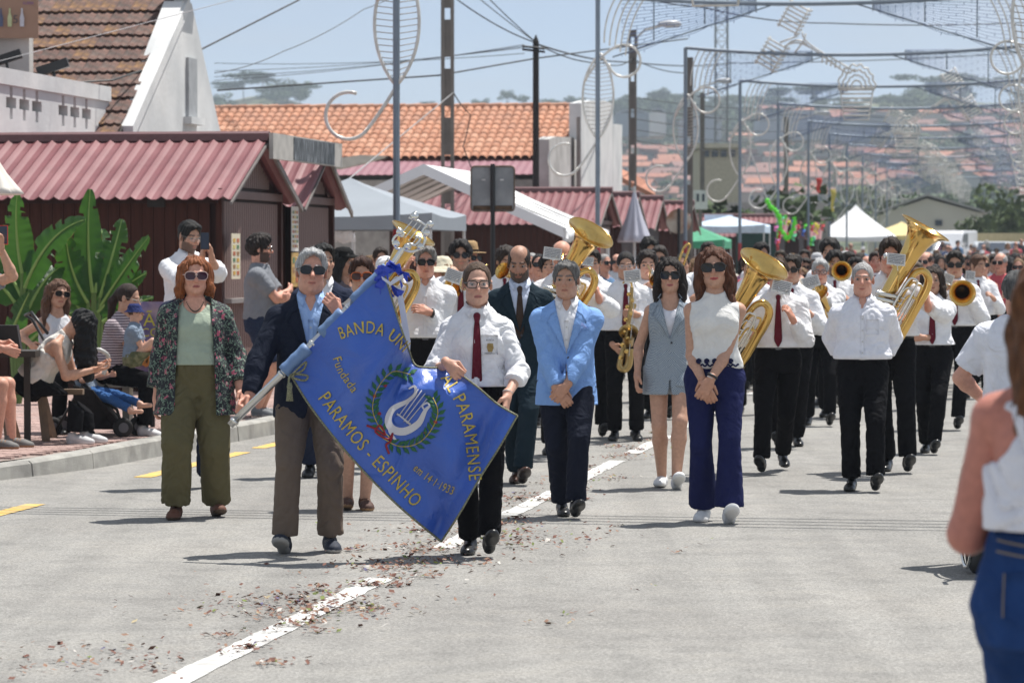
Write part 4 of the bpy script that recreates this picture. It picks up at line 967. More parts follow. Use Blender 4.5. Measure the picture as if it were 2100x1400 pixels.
m = MB(); pts = [W(x, y, 81.2) for x, y in ((650, 345), (690, 325), (740, 318), (795, 320), (745, 335), (700, 345))]; m.add([p for p in pts] + [p + Vector((0, .04, -.03)) for p in pts], [(0, 5, 4, 3, 2, 1), (6, 7, 8, 9, 10, 11)]); tag(m.build('tarpaulin', mat('cream_tarp', (.6, .58, .5), rough=.8)), 'cream tarpaulin lying over the magenta lean-to roof', 'tarpaulin')
# white party wall and rough walls at its right end
ww = empty('white_wall', (0, 0, 0), 0, 'tall white stepped party wall at the right end of the long house', 'wall')
def wbox(px0, px1, py0, D, dep, m_, name, parent, z0=0):
    a, b_ = W(px0, py0, D), W(px1, py0, D); m = MB(); m.box(((a.x + b_.x) / 2, D + dep / 2, (a.z + z0) / 2), (b_.x - a.x, dep, a.z - z0)); return m.build(name, m_, parent)
def side_wall(pts, X, m_, name, parent, th=.3):
    q = [W(px, py, DX(px, X) * math.cos(YAW) - X * math.sin(YAW)) for px, py in pts]; q = q + [Vector((q[-1].x, q[-1].y, 0)), Vector((q[0].x, q[0].y, 0))]; n_ = len(q); m = MB()
    m.add(q + [v - RX * th for v in q], [tuple(range(n_))[::-1], tuple(range(n_, 2 * n_))] + [(i, (i + 1) % n_, n_ + (i + 1) % n_, n_ + i) for i in range(n_)]); return m.build(name, m_, parent)
side_wall([(1192, 212), (1212, 206), (1240, 206), (1257, 214)], -11.0, M_WHITE, 'wall', ww); side_wall([(1257.5, 254), (1276, 256)], -11.02, M_WHITE, 'wall_step', ww); wbox(1183, 1190, 240, 83.4, .5, mat('grey_pillar', (.25, .22, .2)), 'pillar', ww)
side_wall([(1126, 286), (1140, 280), (1175, 282), (1188, 292)], -11.1, M_WHITE2, 'rough_wall', ww); wbox(1108, 1126, 282, 81.3, .5, mat('old_stone', (.2, .18, .15), var=.3, vs=6), 'stone_edge', ww)
# ================================================================ TENTS, PARASOLS
M_TENT = mat('white_canvas', (.78, .78, .79), rough=.75, var=.04, vs=2, bump=.25, bs=5)
M_TENT.node_tree.nodes['Principled BSDF'].inputs['Transmission Weight'].default_value = 0
M_GREYT = mat('grey_blue_canvas', (.27, .3, .335), rough=.8, var=.05, vs=2, bump=.25, bs=5)
M_POLE = mat('white_pole', (.6, .6, .6), rough=.5, var=.03)
def gable_tent(X0, X1, S0, S1, ze, zr, label, m_=M_TENT):
    r = empty('party_tent', (0, 0, 0), 0, label, 'tent'); Xm = (X0 + X1) / 2; n = 14
    for X, nm in ((X0, 'roof_panel'), (X1, 'roof_panel')):
        A = []; B_ = []; b = MB(); g = []
        for i in range(n + 1):
            s = S0 + (S1 - S0) * i / n; row = []
            for j in range(7): t = j / 6; row.append(RP(Xm + (X - Xm) * t, s, zr + (ze - zr) * t - .05 * math.sin(math.pi * t) - .03 * abs(math.sin(math.pi * i / 7 * 1.0)) * t))
            g.append(row)
        V = [p for q in g for p in q]; b.add(V + [v - UP * .012 for v in V], [(i * 7 + j, i * 7 + j + 1, (i + 1) * 7 + j + 1, (i + 1) * 7 + j) for i in range(n) for j in range(6)] + [(105 + i * 7 + j, 105 + (i + 1) * 7 + j, 105 + (i + 1) * 7 + j + 1, 105 + i * 7 + j + 1) for i in range(n) for j in range(6)])
        b.build(nm, m_, r, smooth=True)
        b = MB(); b.strip([RP(X, S0 + (S1 - S0) * i / n, ze) for i in range(n + 1)], [RP(X + .04 * math.sin(i), S0 + (S1 - S0) * i / n, ze - .22 - .03 * math.sin(i * 2.2)) for i in range(n + 1)], RX * .008); b.build('valance', m_, r, smooth=True)
    b = MB(); pr = [(X0, ze), (Xm, zr), (X1, ze)]
    b.strip([RP(X, S0 - .01, z + .01) for X, z in pr], [RP(X, S0 - .03, z - .17) for X, z in pr], RD * -.008); b.build('gable_valance', m_, r)
    for i in range(6):
        b = MB(); s = S0 + .5 + (S1 - S0 - .6) * i / 5; b.tube([RP(X0, s, ze - .03), RP(Xm, s, zr - .08), RP(X1, s, ze - .03)], .018, 6); b.build('rafter', mat('tent_rafter', (.35, .34, .33)), r)
    for X in (X0, X1):
        for s in (S0, S1): b = MB(); b.tube([RP(X, s, 0), RP(X, s, ze)], .03, 8); b.build('leg', M_POLE, r)
    return r
gable_tent(-12.3, -7.6, 55.7, 61.5, 2.12, 3.17, 'large white party tent with an open gable beside the square road sign')
def hip_tent(X, S, hs, ze, zp, label, m_, group=None):
    r = empty('canopy_tent', RP(X, S, 0), -YAW, label, 'tent', group); cs = [(-hs, -hs), (hs, -hs), (hs, hs), (-hs, hs)]
    for k in range(4):
        a, c = cs[k], cs[(k + 1) % 4]; n = 8; V = []; b = MB()
        for i in range(n + 1):
            t = i / n
            for j in range(n + 1):
                u = j / n; x = (a[0] + (c[0] - a[0]) * u) * t; y = (a[1] + (c[1] - a[1]) * u) * t; V.append((x, y, zp + (ze - zp) * (t ** .85) - .06 * math.sin(math.pi * u) * t))
        b.add(V, [(i * 9 + j, i * 9 + j + 1, (i + 1) * 9 + j + 1, (i + 1) * 9 + j) for i in range(n) for j in range(n)]); b.build('roof_panel', m_, r, smooth=True)
        b = MB(); b.strip([(a[0] + (c[0] - a[0]) * i / 8, a[1] + (c[1] - a[1]) * i / 8, ze - .06 * math.sin(math.pi * i / 8)) for i in range(9)], [(a[0] + (c[0] - a[0]) * i / 8, a[1] + (c[1] - a[1]) * i / 8, ze - .25) for i in range(9)]); b.build('valance', m_, r)
        b = MB(); b.tube([(a[0] * .98, a[1] * .98, 0), (a[0] * .98, a[1] * .98, ze)], .025, 6); b.build('leg', M_POLE, r)
    return r
hip_tent(-10.35, 51.5, 1.55, 2.3, 2.86, 'grey blue canopy tent right behind the second kiosk', M_GREYT)
hip_tent(-9.6, 96, 1.15, 2.1, 2.65, 'green canopy tent behind the rusty round sign', mat('green_canvas', (.05, .3, .16), rough=.7, bump=.2, bs=5))
hip_tent(-9.3, 106, 1.2, 2.6, 2.9, 'pale blue canopy beside the green tent', mat('pale_blue_canvas', (.5, .6, .72), rough=.7, bump=.2, bs=5))
hip_tent(-7.7, 152, 1.7, 2.5, 3.9, 'white pointed tent near the warehouse', M_TENT)
hip_tent(-5.9, 158, 1.5, 2.6, 3.2, 'pale yellow canopy beside the white pointed tent', mat('yellow_canvas', (.62, .5, .22), rough=.7, bump=.2, bs=5))
nt = wbox(1510, 1592, 458, 112, .1, mat('dark_green_net', (.008, .035, .028), rough=.9, var=.2, vs=3), 'netting', None); tag(nt, 'dark green netting screen between the kiosks', 'screen')
pv_ = wbox(1445, 1503, 440, 108, .1, mat('blue_white_cloth', (.55, .62, .72), rough=.8, var=.15, vs=3), 'market_cloth', None, 2.35); tag(pv_, 'blue and white cloth hung on a stall beside the netting', 'cloth')
def parasol(px, py0, py1, D, hwid, label, m_, name='parasol'):
    r = empty(name, (0, 0, 0), 0, label, 'parasol'); a = W(px, py0, D); b_ = W(px, py1, D); H_ = a.z - b_.z; m = MB(); n = 32; pf = [(0, 0), (.05, .01), (.12, .12), (.5, .55), (.85, .85), (1, .97), (.9, 1.0), (.3, .96)]; V = []
    for t, z in pf:
        for k_ in range(n): q = 2 * math.pi * k_ / n; R_ = hwid * t * (1 + .14 * math.cos(q * 8)); V.append((a.x + R_ * math.cos(q), D + R_ * math.sin(q), a.z - H_ * z))
    m.add(V, [(i * n + k_, (i + 1) * n + k_, (i + 1) * n + (k_ + 1) % n, i * n + (k_ + 1) % n) for i in range(len(pf) - 1) for k_ in range(n)]); m.build('canopy', m_, r, smooth=True)
    m = MB(); m.tube([(a.x, D, 0), (a.x, D, a.z + .06)], .03, 8); m.build('pole', M_POLE, r)
parasol(1301, 388, 497, 72, .33, 'folded lilac white parasol beside the maroon kiosk', mat('lilac_canvas', (.52, .52, .6), rough=.7, var=.03, bump=.2, bs=6))
parasol(-22, 300, 400, 33.5, .3, 'folded cream parasol poking in at the left edge', mat('cream_canvas', (.68, .64, .58), rough=.7, var=.03, bump=.3, bs=6))
# ================================================================ POLES, SIGNS, WIRES
M_CONC = mat('pole_concrete', (.17, .155, .14), rough=.9, var=.15, vs=3, bump=.3, bs=30)
def concrete_pole(px, D, w0, top_py, label, holes=True):
    r = empty('utility_pole', (0, 0, 0), 0, label, 'utility pole', 'overhead line poles'); x = W(px, 500, D).x; zt = W(px, top_py, D).z; m = MB(); fl = w0 * .28
    hs = [z for z in np.arange(.6, zt - .3, 1.0)] if holes else []
    for s_ in (-1, 1): m.box((x + s_ * (w0 / 2 - fl / 2), D, zt / 2), (fl, w0 * .7, zt))
    z = 0
    for h_ in hs + [zt]: m.box((x, D, (z + h_ - .12) / 2 if h_ < zt else (z + zt) / 2), (w0 - 2 * fl, w0 * .4, (h_ - .12 - z) if h_ < zt else zt - z)); z = h_ + .12
    m.build('shaft', M_CONC, r); return Vector((x, D, zt))
concrete_pole(918, 70, .27, -160, 'thick concrete utility pole with slotted holes in front of the orange roof')
concrete_pole(1297, 95, .22, 62, 'brown concrete pole right of the white party wall')
concrete_pole(1412, 88, .22, 118, 'grey concrete pole behind the second gantry post')
concrete_pole(1440, 150, .2, 190, 'distant thin concrete pole beside the lattice mast', False)
concrete_pole(1612, 170, .22, 240, 'distant concrete pole among the gantries', False)
wp = empty('utility_pole', (0, 0, 0), 0, 'dark tarred wooden pole with a pointed top in front of the orange roof', 'utility pole', 'overhead line poles')
a = W(1099, 72, 75); m = MB(); m.tube([(a.x, 75, 0), (a.x, 75, a.z - .15), (a.x, 75, a.z)], [.085, .07, .01], 10); m.build('shaft', mat('tarred_wood', (.02, .017, .015), rough=.8), wp)
for dz in (.25, .32): m = MB(); m.tube([(a.x - .3, 74.9, a.z - dz), (a.x + .2, 74.9, a.z - dz - .06)], .025, 6); m.build('bracket', mat('black_metal'), wp)
M_SIGN = mat('sign_back_zinc', (.3, .31, .32), rough=.45, metal=.3, var=.12, vs=6, bump=.08, bs=30, c2=(.24, .25, .26))
sg = empty('road_sign', (0, 0, 0), 0, 'back of a square road sign on a black post, grey with rusty edges', 'road sign')
D = 46.6; a, b_ = W(966, 341, D), W(1055, 433, D); m = MB(); cx, cz = (a.x + b_.x) / 2, (a.z + b_.z) / 2; w_, h_ = (b_.x - a.x) / 2, (a.z - b_.z) / 2; rr = .05
pl = [(sx * (w_ - rr) + rr * math.cos(q), sz * (h_ - rr) + rr * math.sin(q)) for sx, sz, q0 in ((1, 1, 0), (-1, 1, 90), (-1, -1, 180), (1, -1, 270)) for q in (rad(q0), rad(q0 + 30), rad(q0 + 60), rad(q0 + 90))]
m.prism(pl, .02, None, (cx, D, cz)); m.build('plate', M_SIGN, sg); m = MB(); m.tube([(cx + x, D - .012, cz + z) for x, z in pl], .012, 6, closed=True); m.build('rim', mat('rusty_rim', (.16, .12, .09), rough=.8, var=.4, vs=12), sg)
m = MB(); m.box((cx, D - .012, b_.z + .045), (w_ * 1.8, .006, .06)); m.build('rust_streak', mat('rust', (.1, .06, .035), rough=.9, var=.5, vs=14), sg)
for sx in (-1, 1): m = MB(); m.box((cx + sx * .125, D - .008, cz + .12), (.05, .006, .02)); m.build('label', mat('paper_label', (.6, .6, .6)), sg)
m = MB(); m.tube([(cx, D - .045, 0), (cx, D - .045, a.z + .03)], .033, 10); m.build('post', mat('black_metal'), sg)
rs2 = empty('road_sign', (0, 0, 0), 0, 'round rusty back of a road sign on a black post', 'road sign'); D = 82; c = W(1392, 454, D); m = MB(); m.lathe([(0, 0), (.3, 0), (.3, .02), (0, .02)], 28, Matrix.Rotation(math.pi / 2, 3, 'X'), c)
m.build('plate', mat('rusted_plate', (.55, .5, .42), rough=.8, var=.2, vs=3, c2=(.33, .13, .05)), rs2); m = MB(); m.tube([(c.x, D - .06, 0), (c.x, D - .06, c.z + .32)], .035, 8); m.build('post', mat('black_metal'), rs2)
M_WIRE = mat('black_cable', (.01, .01, .011), rough=.6, var=0, bump=0)
def wire(pts, r, label='thin overhead cable crossing the sky', grp='overhead cables', sag=.0, m_=M_WIRE, n=14):
    m = MB(); P_ = []
    for a, b_ in zip(pts[:-1], pts[1:]):
        for i in range(n): t = i / n; p = a.lerp(b_, t); p.z -= sag * 4 * t * (1 - t); P_.append(p)
    P_.append(pts[-1]); m.tube(P_, r, 5); return tag(m.build('overhead_cable', m_), label, 'cable', grp)
wire([W(-40, 182, 45), W(230, 165, 46), W(400, 108, 50), W(610, 2, 55), W(760, -90, 60)], .014, 'thick black cable rising from the lattice wall across the old house')
wire([W(-10, 128, 44), W(480, 0, 44)], .005, 'thin white line rising above the nearest kiosk', m_=mat('white_line', (.6, .6, .6)))
wire([W(440, 150, 60), W(580, 106, 62), W(745, 20, 65), W(900, -60, 68)], .008, 'thin twisted cable from the old house up past the leaf ornament', sag=.06)
wire([W(445, 186, 70), W(900, 155, 70), W(1100, 120, 75), W(1410, 80, 88)], .018, 'dark cable running from the old house past both poles')
for i, (y0, y1) in enumerate(((130, 112), (146, 100), (158, 97), (165, 94))): wire([W(440, y0, 90), W(1075, y1 - 2, 76)], .008, 'thin cable ending on the wooden pole, %s of four' % ('topmost', 'second', 'third', 'lowest')[i], sag=.1)
wire([W(900, -30, 70), W(1098, 88, 75), W(1240, 130, 80), W(1297, 60 + 60, 95), W(1420, 150, 88)], .014, 'cable sagging from the concrete pole over the wooden pole', sag=.12)
wire([W(1005, 0, 72), W(1098, 86, 75)], .012, 'short steep cable down to the wooden pole top', sag=.02)
wire([W(1105, 92, 75), W(1297, 128, 95), W(1500, 130, 120), W(2150, 105, 140)], .02, 'long cable from the wooden pole across to the right', sag=.1)
wire([W(1250, -30, 70), W(1440, 15, 78), W(1700, 48, 85), W(2200, 40, 95)], .016, 'dark cable crossing above the guitar head ornament', sag=.1)
wire([W(980, -5, 70), W(1110, 95, 75)], .01, 'cable dropping from the sky to the wooden pole', sag=.02)
wire([W(930, 190, 70), W(760, 330, 60), W(700, 380, 58)], .012, 'stay cable with insulators down from the slotted pole', m_=mat('grey_stay', (.3, .3, .3)))
wire([W(930, 190, 70), W(965, 235, 71), W(950, 300, 71), W(980, 370, 71)], .012, 'loose cable hanging beside the slotted pole', sag=.05)
for i in range(5): wire([W(1300, 200 + i * 22, 96), W(1700, 215 + i * 24, 150), W(2150, 225 + i * 26, 150)], .012, 'thin cable strung across the street above the crowd', 'cables strung over the street', sag=.25)
for i in range(4): wire([RP(-12, 24.3 + .13 * i, 7.2 + .1 * i), RP(10, 22.6 + .35 * i, 7.4)], .022, 'power cable crossing high above the street in front', 'power cables above the frame', sag=.15)
# street lamps
for i, (px, py, D) in enumerate(((1304, 62, 96), (1418, 178, 140), (1622, 243, 170))):
    r = empty('street_lamp', (0, 0, 0), 0, ('curved lamp arm on the brown concrete pole', 'lamp arm on the grey pole behind the second gantry', 'far lamp arm above the crowd')[i], 'street lamp'); q = 7000 / D
    pts = [W(px, py + 55, D), W(px + 3, py + 15, D), W(px + 18, py, D), W(px + 62, py - 12, D)]; m = MB(); m.tube(pts, .035, 6); m.build('arm', mat('pale_metal', (.45, .43, .4), rough=.4), r)
    m = MB(); a = W(px + 62, py - 12, D); m.lathe([(0, -.4), (.06, -.35), (.11, -.1), (.1, .2), (0, .3)], 10, Matrix.Rotation(math.pi / 2, 3, 'Y'), a + Vector((.15, 0, 0))); m.build('lamp_head', mat('lamp_grey', (.5, .5, .5), rough=.4), r, smooth=True)
# lattice mast
lm_ = empty('lattice_mast', (0, 0, 0), 0, 'tall grey lattice mast rising behind the gantries', 'mast'); D = 240; c = W(1479, 400, D); w_ = .42; m = MB(); zt = W(1479, -40, D).z
for sx in (-1, 1):
    for sy in (-1, 1): m.tube([(c.x + sx * w_, D + sy * w_, 0), (c.x + sx * w_, D + sy * w_, zt)], .05, 4)
z = 3; i = 0
while z < zt:
    for sx in (-1, 1): m.tube([(c.x - sx * w_, D - w_, z), (c.x + sx * w_, D - w_, z + .8)], .025, 4)
    m.tube([(c.x - w_, D - w_, z), (c.x + w_, D - w_, z)], .03, 4); z += .8
tag(m.build('lattice', mat('mast_grey', (.25, .26, .28), rough=.6), lm_), kind='stuff')
# ================================================================ GANTRIES WITH LIGHT ORNAMENTS
M_GAL = mat('galvanised', (.2, .24, .29), rough=.45, metal=.3, var=.1, vs=4, bump=0)
M_TUBE = mat('ornament_tube', (.66, .64, .6), rough=.35, metal=.2, var=.15, vs=8, bump=0)
M_NET = mat('blue_light_string', (.03, .07, .22), rough=.5, var=.2, bump=0)
M_RED = mat('red_paint', (.35, .02, .025), rough=.5)
def arc(cu, cz, r, a0, a1, n=18, ry=None): return [(cu + r * math.cos(rad(a0 + (a1 - a0) * i / n)), cz + (ry or r) * math.sin(rad(a0 + (a1 - a0) * i / n))) for i in range(n + 1)]
def bez(*p, n=14):
    out = []
    for i in range(n + 1):
        t = i / n; q = [Vector(a).to_2d() if len(a) > 2 else Vector((a[0], a[1])) for a in p]
        while len(q) > 1: q = [q[j].lerp(q[j + 1], t) for j in range(len(q) - 1)]
        out.append((q[0].x, q[0].y))
    return out
def gantry_protos():
    P_ = {}
    def mk(name, lines, r, m_, seg=6):
        b = MB()
        for l in lines: b.tube([(u, 0, z) for u, z in l], r, seg)
        me_ = bpy.data.meshes.new(name); me_.from_pydata([tuple(v) for v in b.v], [], b.f); me_.materials.append(m_); me_.polygons.foreach_set('use_smooth', [True] * len(me_.polygons)); P_[name] = me_
    leaf = bez((0, 3.82), (-.42, 4.3), (-.35, 5.1), (.06, 5.42)); leaf2 = bez((0, 3.82), (.42, 4.3), (.35, 5.0), (.06, 5.42))
    mk('leaf_outline', [leaf + leaf2[::-1]], .022, M_TUBE)
    rungs = []
    for i in range(1, 22):
        t = i / 22 * 14; a = leaf[int(t)]; c = leaf2[int(t)]; f_ = t - int(t)
        if int(t) < 14: a = (a[0] + (leaf[int(t) + 1][0] - a[0]) * f_, a[1] + (leaf[int(t) + 1][1] - a[1]) * f_); c = (c[0] + (leaf2[int(t) + 1][0] - c[0]) * f_, c[1] + (leaf2[int(t) + 1][1] - c[1]) * f_)
        rungs.append([a, ((a[0] + c[0]) / 2, (a[1] + c[1]) / 2 - .015), (c[0], c[1] + .04)])
    mk('leaf_light_string', rungs, .006, mat('clear_light_string', (.3, .27, .25), rough=.4, bump=0))
    mk('lower_swirl', [bez((.08, 3.95), (-.1, 3.65), (-.25, 3.43), (-.39, 3.257), n=8) + arc(-.62, 3.45, .3, -40, -290, 22)], .024, M_TUBE)
    mk('upper_swirl', [bez((-.25, 4.9), (0, 5.35), (.25, 5.54), (.448, 5.575), n=8) + arc(.5, 5.28, .3, 100, -170, 22)], .024, M_TUBE)
    mk('fan_arcs', [bez((.12 + .1 * i, 5.62 - .06 * i), (.12 + .12 * i, 6.1), (.34 + .14 * i, 6.46), n=10) for i in range(5)], .016, M_TUBE)
    # net: wedge from the left post to a point under the beam
    tip = (3.25, 6.28); fr = [(.28, 5.35), (3.3, 6.3)]
    mk('net_rail', [fr, [(2.95, 6.16), (2.95, 6.4)], [(1.05, 5.65), (1.05, 6.42)], [(2.0, 5.95), (2.0, 6.42)]], .014, M_GAL)
    b = MB(); rr_ = random.Random(4); Ls = []
    for i in range(15):
        z0 = 5.42 + .98 * i / 14; pts = []
        for j in range(19):
            t = j / 18; u = .45 + (2.95 - .45) * t; zb = 5.35 + (u - .28) / 3.02 * .95; zt_ = 6.4; z = zb + (zt_ - zb) * (i / 14) - .05 * abs(math.sin(math.pi * t * 3)) * (1 - i / 14); pts.append((u, z))
            if (i + j) % 3 == 0: Ls.append([(u, z), (u + .01, z - .05)])
        Ls.append(pts)
    mk('light_net', Ls, .006, M_NET, 3)
    sp = []                                                 # centre ornament: brush heads, handle and a cup of foam
    def rot2(p, a, c): x, y = p[0] - c[0], p[1] - c[1]; return (c[0] + x * math.cos(a) - y * math.sin(a), c[1] + x * math.sin(a) + y * math.cos(a))
    for cx_, cz_, an in ((2.0, 6.32, -.52), (2.52, 7.18, -.5)):
        for i in range(7):
            z = -.3 + .1 * i; sp.append([rot2((cx_ + x, cz_ + y), an, (cx_, cz_)) for x, y in [(-.27, z), (.27, z), (.31, z + .025), (.27, z + .05)]])
        for x in (-.22, .22): sp.append([rot2((cx_ + x, cz_ + y), an, (cx_, cz_)) for y in (-.36, .36)])
    sp += [[(2.2, 6.6), (2.62, 6.75)], [(2.5, 6.3), (2.75, 6.62), (2.8, 6.8)], bez((2.72, 6.84), (2.72, 6.6), (3.0, 6.45), (3.5, 6.2), (3.95, 5.9)), bez((2.3, 6.5), (2.6, 6.7), (2.85, 6.6), (3.2, 6.25), (3.75, 5.88)), arc(2.6, 6.35, .3, 150, 30, 10)]
    for i in range(7): sp.append([(3.2 + .1 * i, 6.32 - .06 * i), (3.18 + .1 * i, 6.12 - .04 * i)])
    for k_ in range(4):
        w_ = .42 - .1 * k_; sp.append([(3.98 + w_ * math.cos(a_) * (1 + .06 * math.sin(a_ * 14)), 5.55 + (.52 - .12 * k_) * math.sin(a_) * (1 + .06 * math.cos(a_ * 14))) for a_ in np.linspace(0, math.pi, 40)])
    sp += [[(3.54, 5.53), (4.42, 5.53)], [(3.56, 5.49), (4.4, 5.49)], [(3.6, 5.49), (3.7, 4.8), (4.26, 4.8), (4.36, 5.49)]] + [[(3.62 + .015 * i, 5.4 - .1 * i), (4.34 - .015 * i, 5.4 - .1 * i)] for i in range(6)]
    mk('centre_ornament', sp, .021, M_TUBE)
    return P_
GP_ = gantry_protos()
def gantry(S, idx, last):
    r = empty('light_gantry', RP(-8.0, S, 0), -YAW, '', 'light gantry', 'festival light gantries over the street'); Wd = 8.05; H_ = 6.5
    r['label'] = ['%s light gantry, its post %s' % t_ for t_ in (('fifth', 'between the netting and the green pole'), ('sixth', 'by the lime garlands'), ('seventh', 'beside the coloured bunting'), ('eighth', 'left of the white pointed tent'), ('ninth', 'in front of the white pointed tent'), ('tenth', 'beside the pale yellow canopy'), ('eleventh', 'left of the warehouse'), ('farthest', 'in front of the warehouse'))][idx - 4] if idx > 3 else ['nearest light gantry, post cut by the frame top in front of the orange roof', 'second light gantry with its post beside the white party wall', 'third light gantry, first whose beam crosses the picture', 'fourth light gantry, beam over the wooded ridge'][idx]
    for u in (0, Wd):
        m = MB(); m.tube([(u, 0, 2.0), (u, 0, H_)], .045, 8); p = m.build('post', M_GAL, r); m = MB(); m.tube([(u, 0, 0), (u, 0, 2.0)], .048, 8); m.build('red_base', M_RED, p)
    m = MB(); m.tube([(Wd * i / 12, 0, H_ - .2 * 4 * (i / 12) * (1 - i / 12)) for i in range(13)], .042, 6); m.build('beam', M_GAL, r)
    for nm in ('leaf_outline', 'leaf_light_string', 'lower_swirl', 'upper_swirl', 'fan_arcs', 'net_rail', 'light_net'):
        for mir in (0, 1):
            o = bpy.data.objects.new(nm, GP_[nm]); COL.objects.link(o); o.parent = r
            if mir: o.location.x = Wd; o.scale.x = -1
    if idx % 2 == 0 or idx > 5:
        o = bpy.data.objects.new('centre_ornament', GP_['centre_ornament']); COL.objects.link(o); o.parent = r
        if idx % 4 == 0: o.location.x = Wd; o.scale.x = -1
for i, S in enumerate([42.8, 63.2, 79.5, 94.6, 109, 124, 137, 150, 164, 178, 192, 207]): gantry(S, i, 0)
# ================================================================ VEGETATION
def leaf_mesh(name, n, rad_, col_m, seed, leaf=.3, flat=1., lobes=9, holes=.0):
    """crown of small leaf-clump faces scattered through uneven lobes"""
    r = np.random.default_rng(seed); V = []; F_ = []
    C_ = [(r.normal(0, .42, 3) * np.array((1, 1, .55 * flat)), r.uniform(.3, .55)) for _ in range(lobes)]
    for i in range(n):
        c, q = C_[r.integers(lobes)]; d = r.normal(0, 1, 3); d /= np.linalg.norm(d); p = (c + d * q * r.uniform(.55, 1.05) * np.array((1, 1, .75 * flat))) * rad_
        a = r.normal(0, 1, 3); a /= np.linalg.norm(a); b = np.cross(a, d); b /= np.linalg.norm(b) + 1e-6; s = leaf * r.uniform(.6, 1.3); k = len(V)
        V += [tuple(p + a * s), tuple(p + b * s * .7), tuple(p - a * s * .9 + d * s * .3), tuple(p - b * s * .7)]; F_.append((k, k + 1, k + 2, k + 3))
    me_ = bpy.data.meshes.new(name); me_.from_pydata(V, [], F_); me_.materials.append(col_m); return me_
M_FOL = [mat('foliage_%d' % i, c, rough=.75, var=.45, vs=.9, bump=0, spec=.25) for i, c in enumerate([(.05, .085, .03), (.065, .1, .035), (.04, .07, .035), (.08, .11, .04)])]
M_BARK = mat('bark', (.1, .075, .055), rough=.9)
CR = [leaf_mesh('crown', 1100, 1., M_FOL[i % 4], 20 + i, .085, (1, .8, .45, .9)[i % 4], (9, 12, 8, 14)[i % 4]) for i in range(6)]
tb = MB(); tb.tube([(0, 0, -.4), (.02, 0, .6), (-.02, .02, 1.1)], [.045, .035, .02], 6); tb.tube([(.0, 0, .6), (.25, 0, 1.0)], [.025, .01], 5); tb.tube([(.0, 0, .7), (-.28, .05, 1.05)], [.02, .01], 5)
TRK = bpy.data.meshes.new('trunk'); TRK.from_pydata([tuple(v) for v in tb.v], [], tb.f); TRK.materials.append(M_BARK)
RT = random.Random(11)
def tree(x, y, h, w, label, group=None, kind=None, z=None, trunk=.35):
    r = empty('tree', (x, y, hz(x, y) if z is None else z), RT.uniform(0, 6), label, 'tree', group); c = bpy.data.objects.new('crown', CR[RT.randrange(6) if kind is None else kind]); COL.objects.link(c); c.parent = r
    hc = h * (1 - trunk); c.location.z = h * trunk + hc * .5; c.scale = (w * .62, w * .62, hc * .62)
    t = bpy.data.objects.new('trunk', TRK); COL.objects.link(t); t.parent = r; t.scale = (h * .5, h * .5, h * .62)
    return r
# ridge pines
for i in range(115):
    px = RT.uniform(420, 2160); D = RT.uniform(1150, 1560); x = (px - 1050) / FPX * D
    if 660 < px < 1120 and RT.random() < .6: continue
    tree(x, D, RT.uniform(6, 11), RT.uniform(9, 17), RT.choice(('tall', 'broad', 'small', 'flat topped')) + ' pine on the distant ridge ' + ('left of the slotted pole' if px < 900 else 'behind the wooden pole' if px < 1250 else 'by the concrete pole' if px < 1470 else 'behind the centre ornaments' if px < 1850 else 'at the right'), 'trees on the distant ridge', trunk=RT.choice((.1, .2, .3)))
for px, h, w in ((540, 13, 20), (500, 11, 18), (590, 10, 18), (1700, 12, 18), (1925, 17, 24), (1960, 16, 20), (1340, 11, 14), (1620, 12, 15), (2080, 16, 20)): tree((px - 1050) / FPX * 1480, 1480, h, w, 'umbrella pine standing out on the ridge, ' + {540: 'highest at the far left', 500: 'left flank of the left clump', 590: 'right flank of the left clump', 1700: 'behind the cup ornament', 1925: 'tallest, right of the cup ornament', 1960: 'beside the tallest one', 1340: 'right of the brown pole', 1620: 'under the third beam', 2080: 'at the right edge'}[px], 'taller pines on the ridge', 2, trunk=.25)
for px, h in ((880, 9), (990, 10), (1070, 12), (1145, 8), (1040, 14)): tree((px - 1050) / FPX * 1500, 1500, h - 1, 6, 'thin tree top showing above the orange roof', 'tree tops above the orange roof', trunk=.5)
_ds = np.linspace(300, 1480, 240)
def Dy(px, py):
    """distance at which the hillside is seen at photo row py"""
    ys = [522 - (hz((px - 1050) / FPX * d, d) - CAMZ) / d * FPX for d in _ds]; return float(_ds[int(np.argmin(np.abs(np.array(ys) - py)))])
def where(px, py): return ('by the concrete pole' if px < 1470 else 'right of the mast' if px < 1680 else 'above the pointed tent' if px < 1800 else 'above the warehouse' if px < 2010 else 'at the right edge') + (', high up' if py < 290 else ', halfway up' if py < 350 else ', low down')
for i in range(125):
    px = RT.uniform(1230, 2130); py = RT.uniform(235, 455); D = Dy(px, py); sp = RT.choice(('round', 'spreading', 'narrow')); h_ = RT.uniform(5, 11)
    tree((px - 1050) / FPX * D, D, h_, h_ * {'round': .95, 'spreading': 1.35, 'narrow': .6}[sp], sp + ' tree among village houses ' + where(px, py), 'trees among the village houses', trunk=.2)
for i in range(30):
    px = RT.uniform(1245, 1490); py = RT.uniform(240, 330); D = Dy(px, py); tree((px - 1050) / FPX * D, D, RT.uniform(10, 16), RT.uniform(9, 15), 'dense tree of the dark wood ' + where(px, py), 'wood left of the village', trunk=.15)
for i in range(20):
    px = RT.uniform(1240, 2120); D = RT.uniform(300, 620); tree((px - 1050) / FPX * D, D, RT.uniform(5, 9), RT.uniform(6, 10), 'leafy green tree low behind the far stalls ' + where(px, 450).split(',')[0], 'trees behind the stalls', trunk=.15)
tree(W(1440, 500, 128).x, 128, 4.9, 6.2, 'dense round green tree behind the kiosks beside the mast', None, 1, 0, .1)
